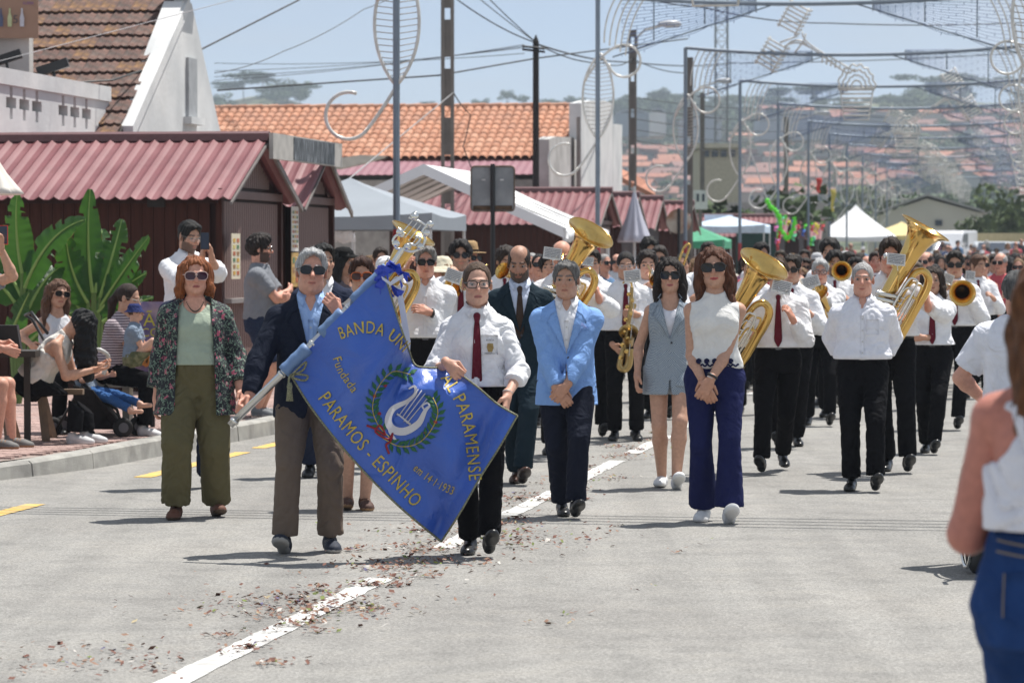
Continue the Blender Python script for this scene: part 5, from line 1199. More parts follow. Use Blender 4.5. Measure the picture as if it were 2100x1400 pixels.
tree(W(1395, 500, 132).x, 132, 4.2, 4, 'smaller dark bush beside the dense round tree', None, 2, 0, .05)
for px, D, h, w in ((1915, 235, 5.6, 7), (1975, 245, 6, 7), (2015, 250, 4.4, 6), (2060, 190, 3.4, 3.5), (2105, 180, 5, 4), (2085, 200, 3, 4)): tree(W(px, 500, D).x, D, h, w, {1915: 'leafy tree rising over the warehouse ridge', 1975: 'broad tree over the right warehouse slope', 2015: 'tree just past the right warehouse corner', 2060: 'low green tree right of the warehouse', 2105: 'tree cut by the right picture edge', 2085: 'second small tree near the right edge'}[px], 'trees around the warehouse', None, None, .1)
# ---- village houses
VW = [mat('house_wall_%d' % i, c, rough=.9, var=.1, vs=.5, bump=0) for i, c in enumerate([(.42, .4, .37), (.34, .31, .27), (.5, .49, .47), (.36, .28, .2), (.28, .28, .28), (.38, .3, .27)])]
VR = [mat('house_roof_%d' % i, c, rough=.9, var=.2, vs=.8, bump=0) for i, c in enumerate([(.34, .14, .09), (.28, .13, .1), (.24, .13, .11), (.38, .17, .11)])]
M_WIN = mat('house_window', (.04, .05, .07), rough=.2, bump=0, var=0)
HM = []
for v in range(6):
    rr_ = random.Random(v); L_ = rr_.uniform(9, 15); Wd = rr_.uniform(7, 9); Hh = (3.2, 6, 6.2, 3.4, 8.6, 5.8)[v]; rh = rr_.uniform(1.2, 2.0)
    b = MB(); b.box((0, 0, Hh / 2 - 1.5), (L_, Wd, Hh + 3)); b.add([(-L_ / 2, -Wd / 2, Hh), (-L_ / 2, Wd / 2, Hh), (-L_ / 2, 0, Hh + rh), (L_ / 2, -Wd / 2, Hh), (L_ / 2, Wd / 2, Hh), (L_ / 2, 0, Hh + rh)], [(0, 2, 1), (3, 4, 5)])
    wm_ = bpy.data.meshes.new('wall'); wm_.from_pydata([tuple(q) for q in b.v], [], b.f)
    b = MB(); o_ = .5
    for s_ in (-1, 1): b.strip([(-L_ / 2 - o_, 0, Hh + rh + .12), (L_ / 2 + o_, 0, Hh + rh + .12)], [(-L_ / 2 - o_, s_ * (Wd / 2 + o_), Hh - .1), (L_ / 2 + o_, s_ * (Wd / 2 + o_), Hh - .1)], (0, 0, -.2))
    b.box((L_ * .3, .8, Hh + rh), (.6, .6, 1.6)); rm_ = bpy.data.meshes.new('roof'); rm_.from_pydata([tuple(q) for q in b.v], [], b.f)
    b = MB(); b.box((0, 0, 0), (1.1, .12, 1.3)); wi = bpy.data.meshes.new('window'); wi.from_pydata([tuple(q) for q in b.v], [], b.f); wi.materials.append(M_WIN)
    HM.append((wm_, rm_, wi, L_, Wd, Hh))
def house(x, y, rz, v, wm, rm, label, group='village houses on the slope'):
    a, b, wi, L_, Wd, Hh = HM[v]; r = empty('house', (x, y, hz(x, y)), rz, label, 'house', group, .82)
    for nm, me_, mt in (('wall', a, wm), ('roof', b, rm)):
        if not me_.materials: me_.materials.append(mt)
        o = bpy.data.objects.new(nm, me_); COL.objects.link(o); o.parent = r; o.material_slots[0].link = 'OBJECT'; o.material_slots[0].material = mt
    if y < 1150:
        for fl in range(1 if Hh < 5 else 2 if Hh < 8 else 3):
            for k_ in range(3): o = bpy.data.objects.new('window', wi); COL.objects.link(o); o.parent = r; o.location = (-L_ / 2 + L_ * (k_ + .5) / 3, -Wd / 2 - .03, 1.6 + 2.8 * fl)
RV = random.Random(5); placed = []; WN = ('cream', 'beige', 'white', 'ochre', 'grey', 'pinkish'); RN = ('orange', 'brown', 'dark red', 'bright orange')
for i in range(4000):
    if len(placed) > 285: break
    px = RV.uniform(1235, 2180); py = RV.uniform(252, 440)
    if (px < 1500 and py < 330) or (1800 < px < 2030 and py > 400): continue
    if any(abs(px - a) < 20 + (b - 250) * .08 and abs(py - b) < 8 for a, b in placed): continue
    placed.append((px, py)); D = Dy(px, py); v = RV.randrange(6); wi_, ri_ = RV.randrange(6), RV.randrange(4)
    house((px - 1050) / FPX * D, D, RV.choice((0, 0, math.pi / 2, .3, -.3, .15)), v, VW[wi_], VR[ri_], '%s %s house with %s roof %s' % (('low', 'two storey', 'two storey', 'small', 'tall', 'plain')[v], WN[wi_], RN[ri_], where(px, py)))
# long sheds under the ridge
for px0, px1, py, D, t in ((1262, 1332, 232, 1100, 'long grey blue factory hall left under the ridge'), (1333, 1366, 230, 1090, 'white factory block beside the grey hall'), (1400, 1480, 243, 1080, 'wide grey hall right of the mast'), (1560, 1690, 238, 1080, 'long dark blue factory hall under the ridge'), (1700, 1850, 242, 1070, 'arched grey blue hall under the ridge')):
    r = empty('factory_hall', (0, 0, 0), 0, t, 'factory'); a, b = W(px0, py, D), W(px1, py, D); z0 = a.z - 7.5; m = MB()
    m.box(((a.x + b.x) / 2, D + 15, (a.z + z0) / 2), (b.x - a.x, 30, a.z - z0)); m.build('wall', mat('hall_' + t.split()[1], (.6, .6, .6) if 'white' in t else (.2, .24, .3)), r)
    m = MB(); n = 10; m.strip([Vector((a.x + (b.x - a.x) * i / n, D - .5, a.z + 1.3 * math.sin(math.pi * i / n))) for i in range(n + 1)], [Vector((a.x + (b.x - a.x) * i / n, D + 31, a.z + 1.3 * math.sin(math.pi * i / n))) for i in range(n + 1)], (0, 0, -.4)); m.build('roof', mat('hall_roof', (.3, .33, .38)), r)
# beige apartment block, cabinet, warehouse, garden walls
r = empty('apartment_block', (0, 0, 0), 0, 'beige flat roofed block behind the lattice mast', 'building'); D = 225
wbox(1434, 1516, 305, D, 9, mat('beige_block', (.4, .36, .29), rough=.9), 'wall', r); wbox(1430, 1520, 294, D - .4, 9.6, mat('beige_cornice', (.46, .42, .35)), 'cornice', r, W(0, 304, D).z)
for i in range(4): b = MB(); b.box(W(1448 + i * 18, 315, D - .05), (.4, .1, .45)); b.build('window', M_WIN, r)
r = empty('meter_cabinet', (0, 0, 0), 0, 'white electric cabinet box on a stand behind the kiosks', 'cabinet'); c = W(1436, 410, 99); b = MB(); b.box(c, (.42, .3, .55)); b.build('box', mat('cabinet_white', (.6, .6, .58)), r)
for s_ in (-.08, .08): b = MB(); b.box(c + Vector((s_, -.16, .06)), (.07, .02, .22)); b.build('meter', M_WIN, r)
b = MB(); b.tube([(c.x, 99, 0), (c.x, 99, c.z - .2)], .06, 6); b.build('stand', M_CONC, r)
r = empty('warehouse', (0, 0, 0), 0, 'beige gabled warehouse with one small dark window beyond the crowd', 'warehouse'); D = 205; P4 = [(1805, 440), (1900, 407), (2016, 438), (2016, 500), (1805, 500)]; zb = hz(W(1900, 500, D).x, D)
V = [W(x, y, D) for x, y in P4[:3]]; V += [Vector((V[2].x, D, zb)), Vector((V[0].x, D, zb))]; b = MB(); b.add(V + [v + Vector((2, 26, 0)) for v in V], [(4, 3, 2, 1, 0), (5, 6, 7, 8, 9)] + [(i, (i + 1) % 5, 5 + (i + 1) % 5, 5 + i) for i in range(5)]); b.build('wall', mat('warehouse_render', (.5, .47, .4), rough=.9, var=.08, vs=.4), r)
b = MB(); b.strip([V[0] + Vector((-.4, -.3, 0)), V[1] + Vector((0, -.3, .15)), V[2] + Vector((.5, -.3, -.05))], [v + Vector((2, 26, .1)) for v in V[:3]], (0, 0, .14)); b.build('roof', mat('warehouse_roof', (.3, .29, .27)), r)
b = MB(); b.box(W(1925, 457, D - .06), (.42, .1, .34)); b.build('window', M_WIN, r)
o = wbox(1990, 2120, 478, 175, .3, mat('ochre_wall', (.42, .35, .2), rough=.9), 'garden_wall', None); tag(o, 'low ochre garden wall right of the warehouse', 'wall')
o = wbox(1425, 1700, 415, 140, 4, mat('low_hall', (.38, .38, .35), rough=.9), 'low_building', None); tag(o, 'low flat grey building behind the far kiosks', 'building')
o = wbox(1245, 1330, 400, 100, 3, mat('old_stone_wall', (.22, .2, .17), rough=.9), 'shed', None); tag(o, 'old stone shed behind the parasol, with broken tiles', 'shed')
b = MB(); b.strip([W(1240, 330, 100.5), W(1330, 372, 100)], [W(1240, 345, 99), W(1345, 400, 98.6)], (0, 0, -.15)); tag(b.build('roof', VR[3]), 'sloping broken orange roof of the old shed', 'roof')
# ---- cars beyond the crowd
def car(px, D, col, label, van=False, rz=0.):
    x = W(px, 500, D).x; zg = hz(x, D); r = empty('parked_car', (x, D, zg), rz, label, 'van' if van else 'car', 'vehicles parked beyond the crowd'); cm = mat('car_paint_%d_%d' % (int(col[0] * 99), int(col[2] * 99)), col, rough=.25, var=.02, bump=0, spec=.7)
    b = MB(); L_, H_ = (4.6, 2.1) if van else (4.1, 1.45); w_ = 1.75
    if van: pr = [(-2.3, .35), (-2.35, 1.0), (-2.1, 1.15), (-1.6, 1.85), (-1.3, 2.0), (2.2, 2.02), (2.3, 1.9), (2.3, .35)]
    else: pr = [(-2.05, .35), (-2.1, .7), (-1.95, .85), (-1.1, .98), (-.5, 1.4), (-.2, 1.46), (.9, 1.44), (1.6, 1.0), (2.0, .92), (2.05, .35)]
    b.prism(pr, w_, None, (0, -w_ / 2, 0)); bd_ = b.build('body', cm, r); bv_ = bd_.modifiers.new('b', 'BEVEL'); bv_.width = .07; bv_.segments = 2
    gl = [(-1.0, 1.02), (-.5, 1.34), (-.1, 1.38), (.85, 1.36), (1.35, 1.02)] if not van else [(-1.95, 1.2), (-1.55, 1.75), (-1.2, 1.85), (-.3, 1.85), (-.3, 1.2)]
    for s_ in (-1, 1): b = MB(); b.prism(gl, .02, None, (0, s_ * (w_ / 2 + .005) - .01, 0)); b.build('side_window', M_WIN, r)
    ws = ((-1.15, 1.0), (-.52, 1.4)) if not van else ((-2.12, 1.2), (-1.62, 1.86))
    for sg in (-1, 1):
        if van and sg > 0: continue
        b = MB(); b.strip([(sg * ws[0][0] - .03 * sg, -w_ * .42, ws[0][1] + .02), (sg * ws[0][0] - .03 * sg, w_ * .42, ws[0][1] + .02)], [(sg * ws[1][0] - .03 * sg, -w_ * .36, ws[1][1]), (sg * ws[1][0] - .03 * sg, w_ * .36, ws[1][1])], (-.012 * sg, 0, .012)); b.build('windscreen', M_WIN, r)
    for X in (-1.35, 1.3):
        for s_ in (-1, 1):
            b = MB(); b.lathe([(0, 0), (.2, 0), (.31, .0), (.31, .2), (0, .2)], 16, Matrix.Rotation(math.pi / 2, 3, 'X'), (X, s_ * .8 + .1, .31)); b.build('wheel', mat('tyre', (.015, .015, .015), rough=.8), r)
    for s_ in (-1, 1): b = MB(); b.box((pr[1][0] - .0, s_ * .6, .75), (.06, .3, .14)); b.build('headlight', mat('headlight_glass', (.7, .72, .75), rough=.1, var=0, bump=0), r)
    return r
car(1951, 168, (.7, .7, .72), 'white van parked beyond the crowd in front of the warehouse', True, 1.25); car(2005, 172, (.65, .66, .68), 'white car parked right of the white van', False, 1.2)
car(2035, 165, (.5, .53, .56), 'silver car with its windscreen shining beyond the crowd', False, 1.4); car(1900, 165, (.45, .5, .55), 'pale blue car left of the white van', False, 1.1); car(2075, 170, (.6, .62, .65), 'pale hatchback at the right edge beyond the crowd', False, 1.3)
# ---- coloured flags, garlands, banner at the far stalls
def flagbit(px, py, w_, h_, D, c, label, name='pennant', cat='pennant', grp=None):
    a = W(px, py, D); s_ = D / FPX; b = MB(); n = 5; A = []; B_ = []
    for i in range(n + 1): t = i / n; wv = .5 * w_ * s_ * (1 - t * .7); A.append(a + Vector((-wv + .03 * math.sin(t * 6), .03 * math.sin(t * 9), -h_ * s_ * t))); B_.append(a + Vector((wv + .03 * math.sin(t * 7), .05 * math.cos(t * 8), -h_ * s_ * t)))
    b.strip(A, B_, (0, .008, 0)); return tag(b.build(name, mat('flag_%d_%d_%d' % tuple(int(q * 99) for q in c), c, rough=.7, bump=0)), label, cat, grp)
flagbit(1679, 365, 14, 30, 118, (.5, .03, .02), 'red pennant hanging from a cable above the stalls', 'pennant')
flagbit(1708, 388, 12, 46, 125, (.6, .5, .1), 'narrow yellow vertical banner above the crowd', 'banner', 'banner')
RF = random.Random(9)
for i in range(26):
    px = 1590 + 100 * RF.random(); py = 440 + 55 * RF.random(); c = RF.choice([(.08, .6, .02), (.08, .55, .02), (.5, .02, .03), (.02, .1, .4), (.6, .5, .03), (.02, .02, .02), (.6, .15, .4), (.1, .5, .25)])
    flagbit(px, py, RF.uniform(6, 11), RF.uniform(10, 22), RF.uniform(104, 112), c, 'small coloured pennant of the bunting by the far stalls', 'pennant', 'pennant', 'coloured bunting by the far stalls')
for i, pts in enumerate(([(1570, 408), (1578, 425), (1590, 432), (1600, 448)], [(1598, 440), (1600, 470), (1615, 490), (1628, 470), (1630, 440)])):
    m = MB(); P_ = [W(x, y, 103) for x, y in pts]; Q_ = []
    for a, b in zip(P_[:-1], P_[1:]):
        for t in np.arange(0, 1, .2): Q_.append(a.lerp(b, t) + Vector((random.uniform(-.03, .03), 0, random.uniform(-.03, .03))))
    m.tube(Q_, [.05 + .03 * (k_ % 2) for k_ in range(len(Q_))], 6); tag(m.build('garland', mat('lime_garland', (.12, .75, .03), rough=.6)), ('lime green streamer blowing from the white pole', 'lime green garland looping above the far stall')[i], 'garland')
m = MB(); m.tube([W(1535, 298, 103), W(1570, 400, 103), W(1597, 458, 103)], .02, 6); tag(m.build('flag_pole', mat('white_line')), 'slanting white pole with the lime streamer', 'pole')
# ---- banana plants in front of the nearest kiosk
def banana_mat():
    m, N, L, B = _nt('banana_leaf'); tc = N.new('ShaderNodeTexCoord'); sp = N.new('ShaderNodeTexWave'); sp.bands_direction = 'Y'; sp.inputs['Scale'].default_value = 16; sp.inputs['Distortion'].default_value = 1.5; sp.inputs['Detail'].default_value = 2
    L.new(tc.outputs['UV'], sp.inputs[0]); r = ramp(N, [(0, (.014, .065, .012)), (1, (.03, .115, .018))]); L.new(sp.outputs[0], r.inputs[0])
    sx = N.new('ShaderNodeSeparateXYZ'); L.new(tc.outputs['UV'], sx.inputs[0]); ab = N.new('ShaderNodeMath'); ab.operation = 'ABSOLUTE'; L.new(sx.outputs[0], ab.inputs[0]); nn = N.new('ShaderNodeTexNoise'); nn.inputs['Scale'].default_value = 7; L.new(tc.outputs['Object'], nn.inputs[0]); ad = N.new('ShaderNodeMath'); ad.operation = 'MULTIPLY_ADD'; ad.inputs[1].default_value = .5; L.new(nn.outputs[0], ad.inputs[0]); L.new(ab.outputs[0], ad.inputs[2]); re = ramp(N, [(.0, (0, 0, 0)), (.99, (0, 0, 0)), (1, (1, 1, 1))]); sb = N.new('ShaderNodeMath'); sb.operation = 'SUBTRACT'; sb.inputs[1].default_value = .27; L.new(ad.outputs[0], sb.inputs[0]); L.new(sb.outputs[0], re.inputs[0])
    mb_ = N.new('ShaderNodeMix'); mb_.data_type = 'RGBA'; L.new(re.outputs[0], mb_.inputs[0]); L.new(r.outputs[0], mb_.inputs[6]); mb_.inputs[7].default_value = (.16, .1, .03, 1); r = mb_
    L.new(r.outputs[2], B.inputs['Base Color']); B.inputs['Roughness'].default_value = .32; B.inputs['Specular IOR Level'].default_value = .5
    tr = N.new('ShaderNodeBsdfTranslucent'); tr.inputs[0].default_value = (.12, .34, .025, 1); mx = N.new('ShaderNodeMixShader'); mx.inputs[0].default_value = .2; L.new(B.outputs[0], mx.inputs[1]); L.new(tr.outputs[0], mx.inputs[2]); L.new(mx.outputs[0], N['Material Output'].inputs[0])
    bp = N.new('ShaderNodeBump'); bp.inputs['Strength'].default_value = .5; bp.inputs['Distance'].default_value = .01; L.new(sp.outputs[0], bp.inputs['Height']); L.new(bp.outputs[0], B.inputs['Normal']); return m
M_BAN = banana_mat(); M_STK = mat('banana_stalk', (.1, .17, .04), rough=.5, var=.15, vs=3)
def banana_leaf(parent, base, tip, mid, w_, seed, tears=3, face=(0, -1, .35)):
    """blade from base to tip bowed through mid (world points), split by tears at the edges"""
    r = random.Random(seed); n = 26; b = MB(); uv = []; base, tip, mid = Vector(base), Vector(tip), Vector(mid); fc = Vector(face).normalized()
    pt = lambda t: base * (1 - t) ** 2 + mid * 2 * t * (1 - t) + tip * t * t
    for s_ in (-1, 1):
        segs = []; cut = sorted([r.uniform(.2, .9) for _ in range(tears)]); rows = []
        for i in range(n + 1):
            t = i / n; p = pt(t); d = (pt(min(t + .02, 1)) - pt(max(t - .02, 0))).normalized(); sd = d.cross(fc).normalized() * s_; ww_ = 1.3 * w_ * (math.sin(math.pi * min(1, (t * .93 + .05)) ** .75) ** .6) * (1 - .15 * t)
            dr = 0
            for c in cut:
                if 0 <= t - c < .06: dr = .45 * w_ * (1 - (t - c) / .06) * .6
            row = []
            for j in range(5):
                u = j / 4; rip = .012 * math.sin(t * 60 + seed) * u; row.append(p + sd * (ww_ * u) * (1 - dr / w_ * u) + fc * (-.16 * ww_ * u * u + rip) + d * (u * ww_ * .25 - dr * u))
            rows.append(row)
        k_ = len(b.v); b.v += [tuple(p) for q in rows for p in q]; b.c += [(.5,) * 3] * (5 * (n + 1))
        for i in range(n):
            for j in range(4):
                f_ = (k_ + i * 5 + j, k_ + i * 5 + j + 1, k_ + (i + 1) * 5 + j + 1, k_ + (i + 1) * 5 + j)
                if j >= 2 and any(abs(i / n - c) < .02 for c in cut): continue
                b.f.append(f_); uv.append([(s_ * (jj) / 4, ii / n * 3 - .25 * jj / 4) for ii, jj in ((i, j), (i, j + 1), (i + 1, j + 1), (i + 1, j))])
    o = b.build('leaf', M_BAN, parent, smooth=True); ul = o.data.uv_layers.new(name='UVMap'); k_ = 0
    for q in uv:
        for c in q: ul.data[k_].uv = c; k_ += 1
    m = MB(); m.tube([pt(i / 12) - fc * .004 for i in range(13)], [.018 * (1 - i / 14) + .003 for i in range(13)], 6); m.build('midrib', mat('midrib', (.2, .32, .08), rough=.5), o)
def banana(px, D, label, leaves):
    g = W(px, 800, D); r = empty('banana_plant', (0, 0, 0), 0, label, 'plant', 'banana plants in front of the kiosk')
    for i, (bx, by, tx, ty, mx, my, dd, w_, tr) in enumerate(leaves):
        b0 = W(bx, by, D); tp_ = W(tx, ty, D + dd); md = W(mx, my, D + dd * .3); md2 = b0 * .0 + md
        banana_leaf(r, b0, tp_, md, w_, px + i * 13, tr, (random.uniform(-.3, .3), -1, random.uniform(.2, .7)))
        m = MB(); m.tube([Vector((g.x + (b0.x - g.x) * .15, D, PZ)), Vector(((g.x + b0.x) / 2, D, (b0.z) * .5)), b0], [.03, .024, .016], 6); m.build('stalk', M_STK, r)
D1 = 35.2
banana(35, D1, 'banana plant at the left edge with a broad upright leaf', [(45, 560, 35, 398, 28, 480, -.1, .14, 2), (50, 590, 175, 450, 95, 470, -.4, .13, 3), (30, 620, -60, 560, -10, 560, -.2, .14, 3), (55, 640, 130, 545, 90, 560, .1, .13, 2), (20, 690, 60, 600, 40, 640, -.3, .1, 2), (45, 610, -40, 470, 0, 520, .2, .12, 4), (60, 700, 150, 640, 110, 650, -.2, .08, 3)])
banana(190, D1 + .2, 'banana plant beside the seated women, leaves fanned wide', [(190, 600, 185, 388, 175, 500, -.1, .13, 2), (180, 620, 135, 480, 140, 560, -.2, .15, 4), (205, 610, 250, 450, 235, 510, .1, .12, 3), (205, 630, 305, 485, 240, 570, -.4, .15, 6), (200, 640, 300, 560, 260, 580, -.3, .12, 5), (195, 600, 210, 470, 200, 520, .3, .14, 2), (175, 650, 110, 570, 135, 590, .2, .12, 3), (210, 660, 315, 610, 270, 620, -.1, .07, 3)])
# ---- haze box
hb = MB(); hb.box((-20, 900, 52), (1700, 1960, 110)); ho = hb.build('haze', None); hm = bpy.data.materials.new('haze'); hm.use_nodes = True; hm.node_tree.nodes.remove(hm.node_tree.nodes['Principled BSDF'])
pvl = hm.node_tree.nodes.new('ShaderNodeVolumePrincipled'); pvl.inputs['Color'].default_value = (.78, .89, 1, 1); pvl.inputs['Density'].default_value = .00029; pvl.inputs['Anisotropy'].default_value = .2
hm.node_tree.links.new(pvl.outputs[0], hm.node_tree.nodes['Material Output'].inputs['Volume']); ho.data.materials.clear(); ho.data.materials.append(hm); tag(ho, kind='stuff')
# ================================================================ INSTRUMENTS
M_BRASS = mat('lacquered_brass', (.72, .47, .15), rough=.16, metal=1, var=.12, vs=7, bump=.03, bs=12)
M_BRASSD = mat('tarnished_brass', (.42, .3, .13), rough=.3, metal=1, var=.2, vs=9, bump=.05, bs=30)
M_SILV = mat('silver_plate', (.75, .74, .7), rough=.18, metal=1, var=.05, bump=0)
def smooth_path(pts, n=10):
    P_ = [Vector(p) for p in pts]; out = []
    for i in range(len(P_) - 1):
        p0, p1, p2, p3 = P_[max(i - 1, 0)], P_[i], P_[i + 1], P_[min(i + 2, len(P_) - 1)]
        for k_ in range(n):
            t = k_ / n; out.append(.5 * ((2 * p1) + (p2 - p0) * t + (2 * p0 - 5 * p1 + 4 * p2 - p3) * t * t + (3 * p1 - p0 - 3 * p2 + p3) * t ** 3))
    return out + [P_[-1]]
def tuba_proto():
    r = empty('tuba', (0, 0, 0), 0, 'x', 'tuba', 'tubas and euphoniums of the band')
    prof = [(.205, .0), (.2, -.004), (.165, -.02), (.135, -.045), (.112, -.08), (.094, -.13), (.08, -.2), (.07, -.3), (.063, -.4), (.057, -.5), (.052, -.62)]
    m = MB(); m.lathe(prof, 40); m.lathe([(a - .002, b - .002) for a, b in prof], 40); m.build('bell', M_BRASS, r, smooth=True)
    m = MB(); m.tube([(.204 * math.cos(a), .204 * math.sin(a), 0) for a in np.linspace(0, 2 * math.pi, 41)[:-1]], .004, 6, closed=True); m.build('bell_rim', M_BRASS, r, smooth=True)
    P_ = smooth_path([(0, 0, -.6), (0, 0, -.85), (.035, 0, -.98), (.13, 0, -1.03), (.22, 0, -.98), (.25, 0, -.85), (.25, 0, -.6), (.25, 0, -.42), (.22, 0, -.33), (.155, 0, -.3), (.1, -.02, -.35), (.085, -.03, -.5), (.085, -.03, -.7)])
    m = MB(); m.tube(P_, [.054 - .034 * (i / len(P_)) for i in range(len(P_))], 16); m.build('outer_branch', M_BRASS, r, smooth=True)
    for i, (x0, x1, z0, z1) in enumerate(((.1, .2, -.45, -.85), (.075, .17, -.5, -.78), (.12, .21, -.55, -.9), (.06, .14, -.42, -.7))):
        P_ = smooth_path([(x0, -.06 - .012 * i, z1), (x0, -.06 - .012 * i, z0), ((x0 + x1) / 2, -.07 - .012 * i, z0 + .045), (x1, -.06 - .012 * i, z0), (x1, -.06 - .012 * i, z1), ((x0 + x1) / 2, -.06, z1 - .045), (x0, -.06 - .012 * i, z1)], 6); m = MB(); m.tube(P_, .0095, 8); m.build('tuning_slide', (M_BRASS, M_SILV)[i % 2], r, smooth=True)
    for i in range(4):
        m = MB(); m.lathe([(0, -.09), (.017, -.09), (.019, -.085), (.019, .07), (.012, .075), (.012, .1), (.006, .1), (.006, .125), (.011, .13), (.011, .138), (0, .14)], 12, Matrix.Rotation(rad(75), 3, 'Y') , (-.02, -.08, -.58 - .046 * i)); m.build('valve', M_SILV, r, smooth=True)
        m = MB(); m.tube([(.03, -.075, -.58 - .046 * i), (.1, -.07, -.58 - .046 * i)], .008, 6); m.build('valve_tube', M_BRASS, r)
    P_ = smooth_path([(.03, -.09, -.52), (-.02, -.06, -.4), (-.07, .02, -.38), (-.1, .12, -.36), (-.1, .2, -.35)]); m = MB(); m.tube(P_, .008, 8); lp = m.build('leadpipe', M_BRASS, r, smooth=True)
    m = MB(); m.lathe([(.007, -.05), (.009, 0), (.02, .02), (.022, .026), (.012, .02)], 14, Matrix.Rotation(rad(-90), 3, 'X'), (-.1, .2, -.35)); m.build('mouthpiece', M_SILV, lp, smooth=True)
    return r
def sheet_card(parent, c, w_, h_, rz, ry, label=None, lyre=True):
    m = MB(); Mx = Matrix.Rotation(rad(rz), 3, 'Z') @ Matrix.Rotation(rad(ry), 3, 'Y') @ Matrix.Rotation(rad(-12), 3, 'X'); c = Vector(c); m.box(c, (w_, .004, h_), Mx); o = m.build('music_sheet', mat('music_paper', (.72, .7, .66), rough=.7, var=.04), parent)
    for i in range(6):
        z = h_ * (.36 - .13 * i); q = MB(); q.box(c + Mx @ Vector((0, -.004, z)), (w_ * .86, .001, h_ * .045), Mx); q.build('stave', mat('stave_ink', (.12, .12, .15)), o)
    if lyre:
        q = MB(); q.tube([c + Mx @ Vector(v) for v in ((.05, -.01, -h_ * .1), (.03, -.012, -h_ * .25), (.045, -.012, -h_ * .42), (.01, -.012, -h_ * .55), (-.025, -.012, -h_ * .42), (-.01, -.012, -h_ * .25), (-.03, -.01, -h_ * .1))], .004, 5); q.tube([c + Mx @ Vector((.01, -.01, -h_ * .55)), c + Mx @ Vector((.02, .0, -h_ * .95))], .004, 5); q.build('lyre_clip', M_SILV, o)
    return o
def put_tuba(t, px, py, D, tilt, toward, spin, label, sc=1., card=None, col=None):
    t.location = W(px, py, D); t.rotation_euler = (Matrix.Rotation(rad(tilt), 3, 'Y') @ Matrix.Rotation(rad(toward), 3, 'X') @ Matrix.Rotation(rad(spin), 3, 'Z')).to_euler(); t.scale = (sc,) * 3; t['label'] = label
    if card: o = sheet_card(None, W(card[0], card[1], D - .12), card[2], card[3], 0, card[4]); tag(o, card[5], 'sheet music', 'music cards clipped to the instruments')
tb0 = tuba_proto()
def next_tuba(first=[True]):
    if first[0]: first[0] = False; return tb0
    return copy_tree(tb0)
put_tuba(next_tuba(), 1898, 467, 26.0, 29, 8, 10, 'tall gleaming tuba held beside the old man in the white shirt', 1., (1838, 532, .14, .09, 6, 'music card with a dark lyre clip on the tall tuba'))
put_tuba(next_tuba(), 1567, 541, 25.8, 29, 24, 10, 'tuba with dull brass bell behind the woman in flared trousers', .98, (1603, 588, .15, .1, 14, 'large music card beside the dull brass tuba'))
put_tuba(next_tuba(), 1212, 477, 28.2, 31, 24, 0, 'tuba whose wide bell rises above the man in the sky blue blazer', 1., (1133, 520, .15, .1, 8, 'music card left of the bell above the sky blue blazer'))
put_tuba(next_tuba(), 848, 478, 26.6, 30, 10, -6, 'euphonium with a long brass bow right of the flag finial', .92)
def lathe_dir(m, prof, n, o, d, up=(0, 0, 1)):
    d = Vector(d).normalized(); x = d.orthogonal().normalized(); m.lathe(prof, n, basis(x, d.cross(x), d), o)
def trombone(px, py, D, r_, label, d=(-.1, -1, -.12), slide=(-.22, -.55, -.3)):
    r = empty('trombone', (0, 0, 0), 0, label, 'trombone', 'trombones'); o = W(px, py, D); d = Vector(d).normalized(); m = MB(); s_ = r_ / .115
    pf = [(.115, 0), (.1, -.012), (.075, -.04), (.055, -.085), (.04, -.15), (.028, -.25), (.018, -.38), (.013, -.5)]
    lathe_dir(m, [(a * s_, b * s_) for a, b in pf], 32, o, d); lathe_dir(m, [((a - .002) * s_, b * s_) for a, b in pf][::-1], 32, o, d); m.build('bell', M_BRASS, r, smooth=True)
    m = MB(); x = d.orthogonal().normalized(); y = d.cross(x); m.tube([o + (x * math.cos(a) + y * math.sin(a)) * r_ for a in np.linspace(0, 2 * math.pi, 33)[:-1]], .003, 6, closed=True); m.build('rim', M_BRASS, r)
    b = o - d * .5 * s_; e = b - d * .22 + Vector((-.05, 0, .05)); sd = Vector((-.13, 0, .03))
    m = MB(); m.tube(smooth_path([b, b - d * .15, b - d * .22 + sd * .3, b - d * .2 + sd * .8, b - d * .1 + sd, b + sd + d * .2], 6), .012, 8); m.build('tuning_bow', M_BRASS, r, smooth=True)
    a = b + sd + d * .2; sl = Vector(slide)
    for k_ in (0, 1): m = MB(); q = Vector((0, 0, -.09 * k_)); m.tube([a + q, a + q + sl], .0075, 8); m.build('slide_tube', M_SILV, r, smooth=True)
    m = MB(); m.tube(smooth_path([a + sl, a + sl * 1.06 + Vector((0, 0, -.045)), a + sl + Vector((0, 0, -.09))], 6), .009, 8); m.build('slide_bow', M_BRASS, r)
    return r
trombone(1974, 601, 32.2, .123, 'trombone bell facing forward at the right, player in sunglasses')
trombone(1726, 556, 34.5, .1, 'smaller trombone bell beside the bearded young man')
def slide_horn(px0, py0, px1, py1, D, label):
    r = empty('trombone', (0, 0, 0), 0, label, 'trombone', 'trombones'); a, b = W(px0, py0, D), W(px1, py1, D); sd = Vector((.07, 0, .02))
    for k_ in (0, 1): m = MB(); m.tube([a + sd * k_, b + sd * k_], .013, 8); m.build('slide_tube', M_BRASS, r, smooth=True)
    m = MB(); m.tube(smooth_path([b, b + (b - a) * .12 + sd * .5, b + sd], 6), .014, 8); m.build('tuning_bow', M_BRASS, r, smooth=True)
slide_horn(1383, 560, 1402, 508, 35, 'upright brass tubes of a trombone behind the woman in the grey waistcoat')
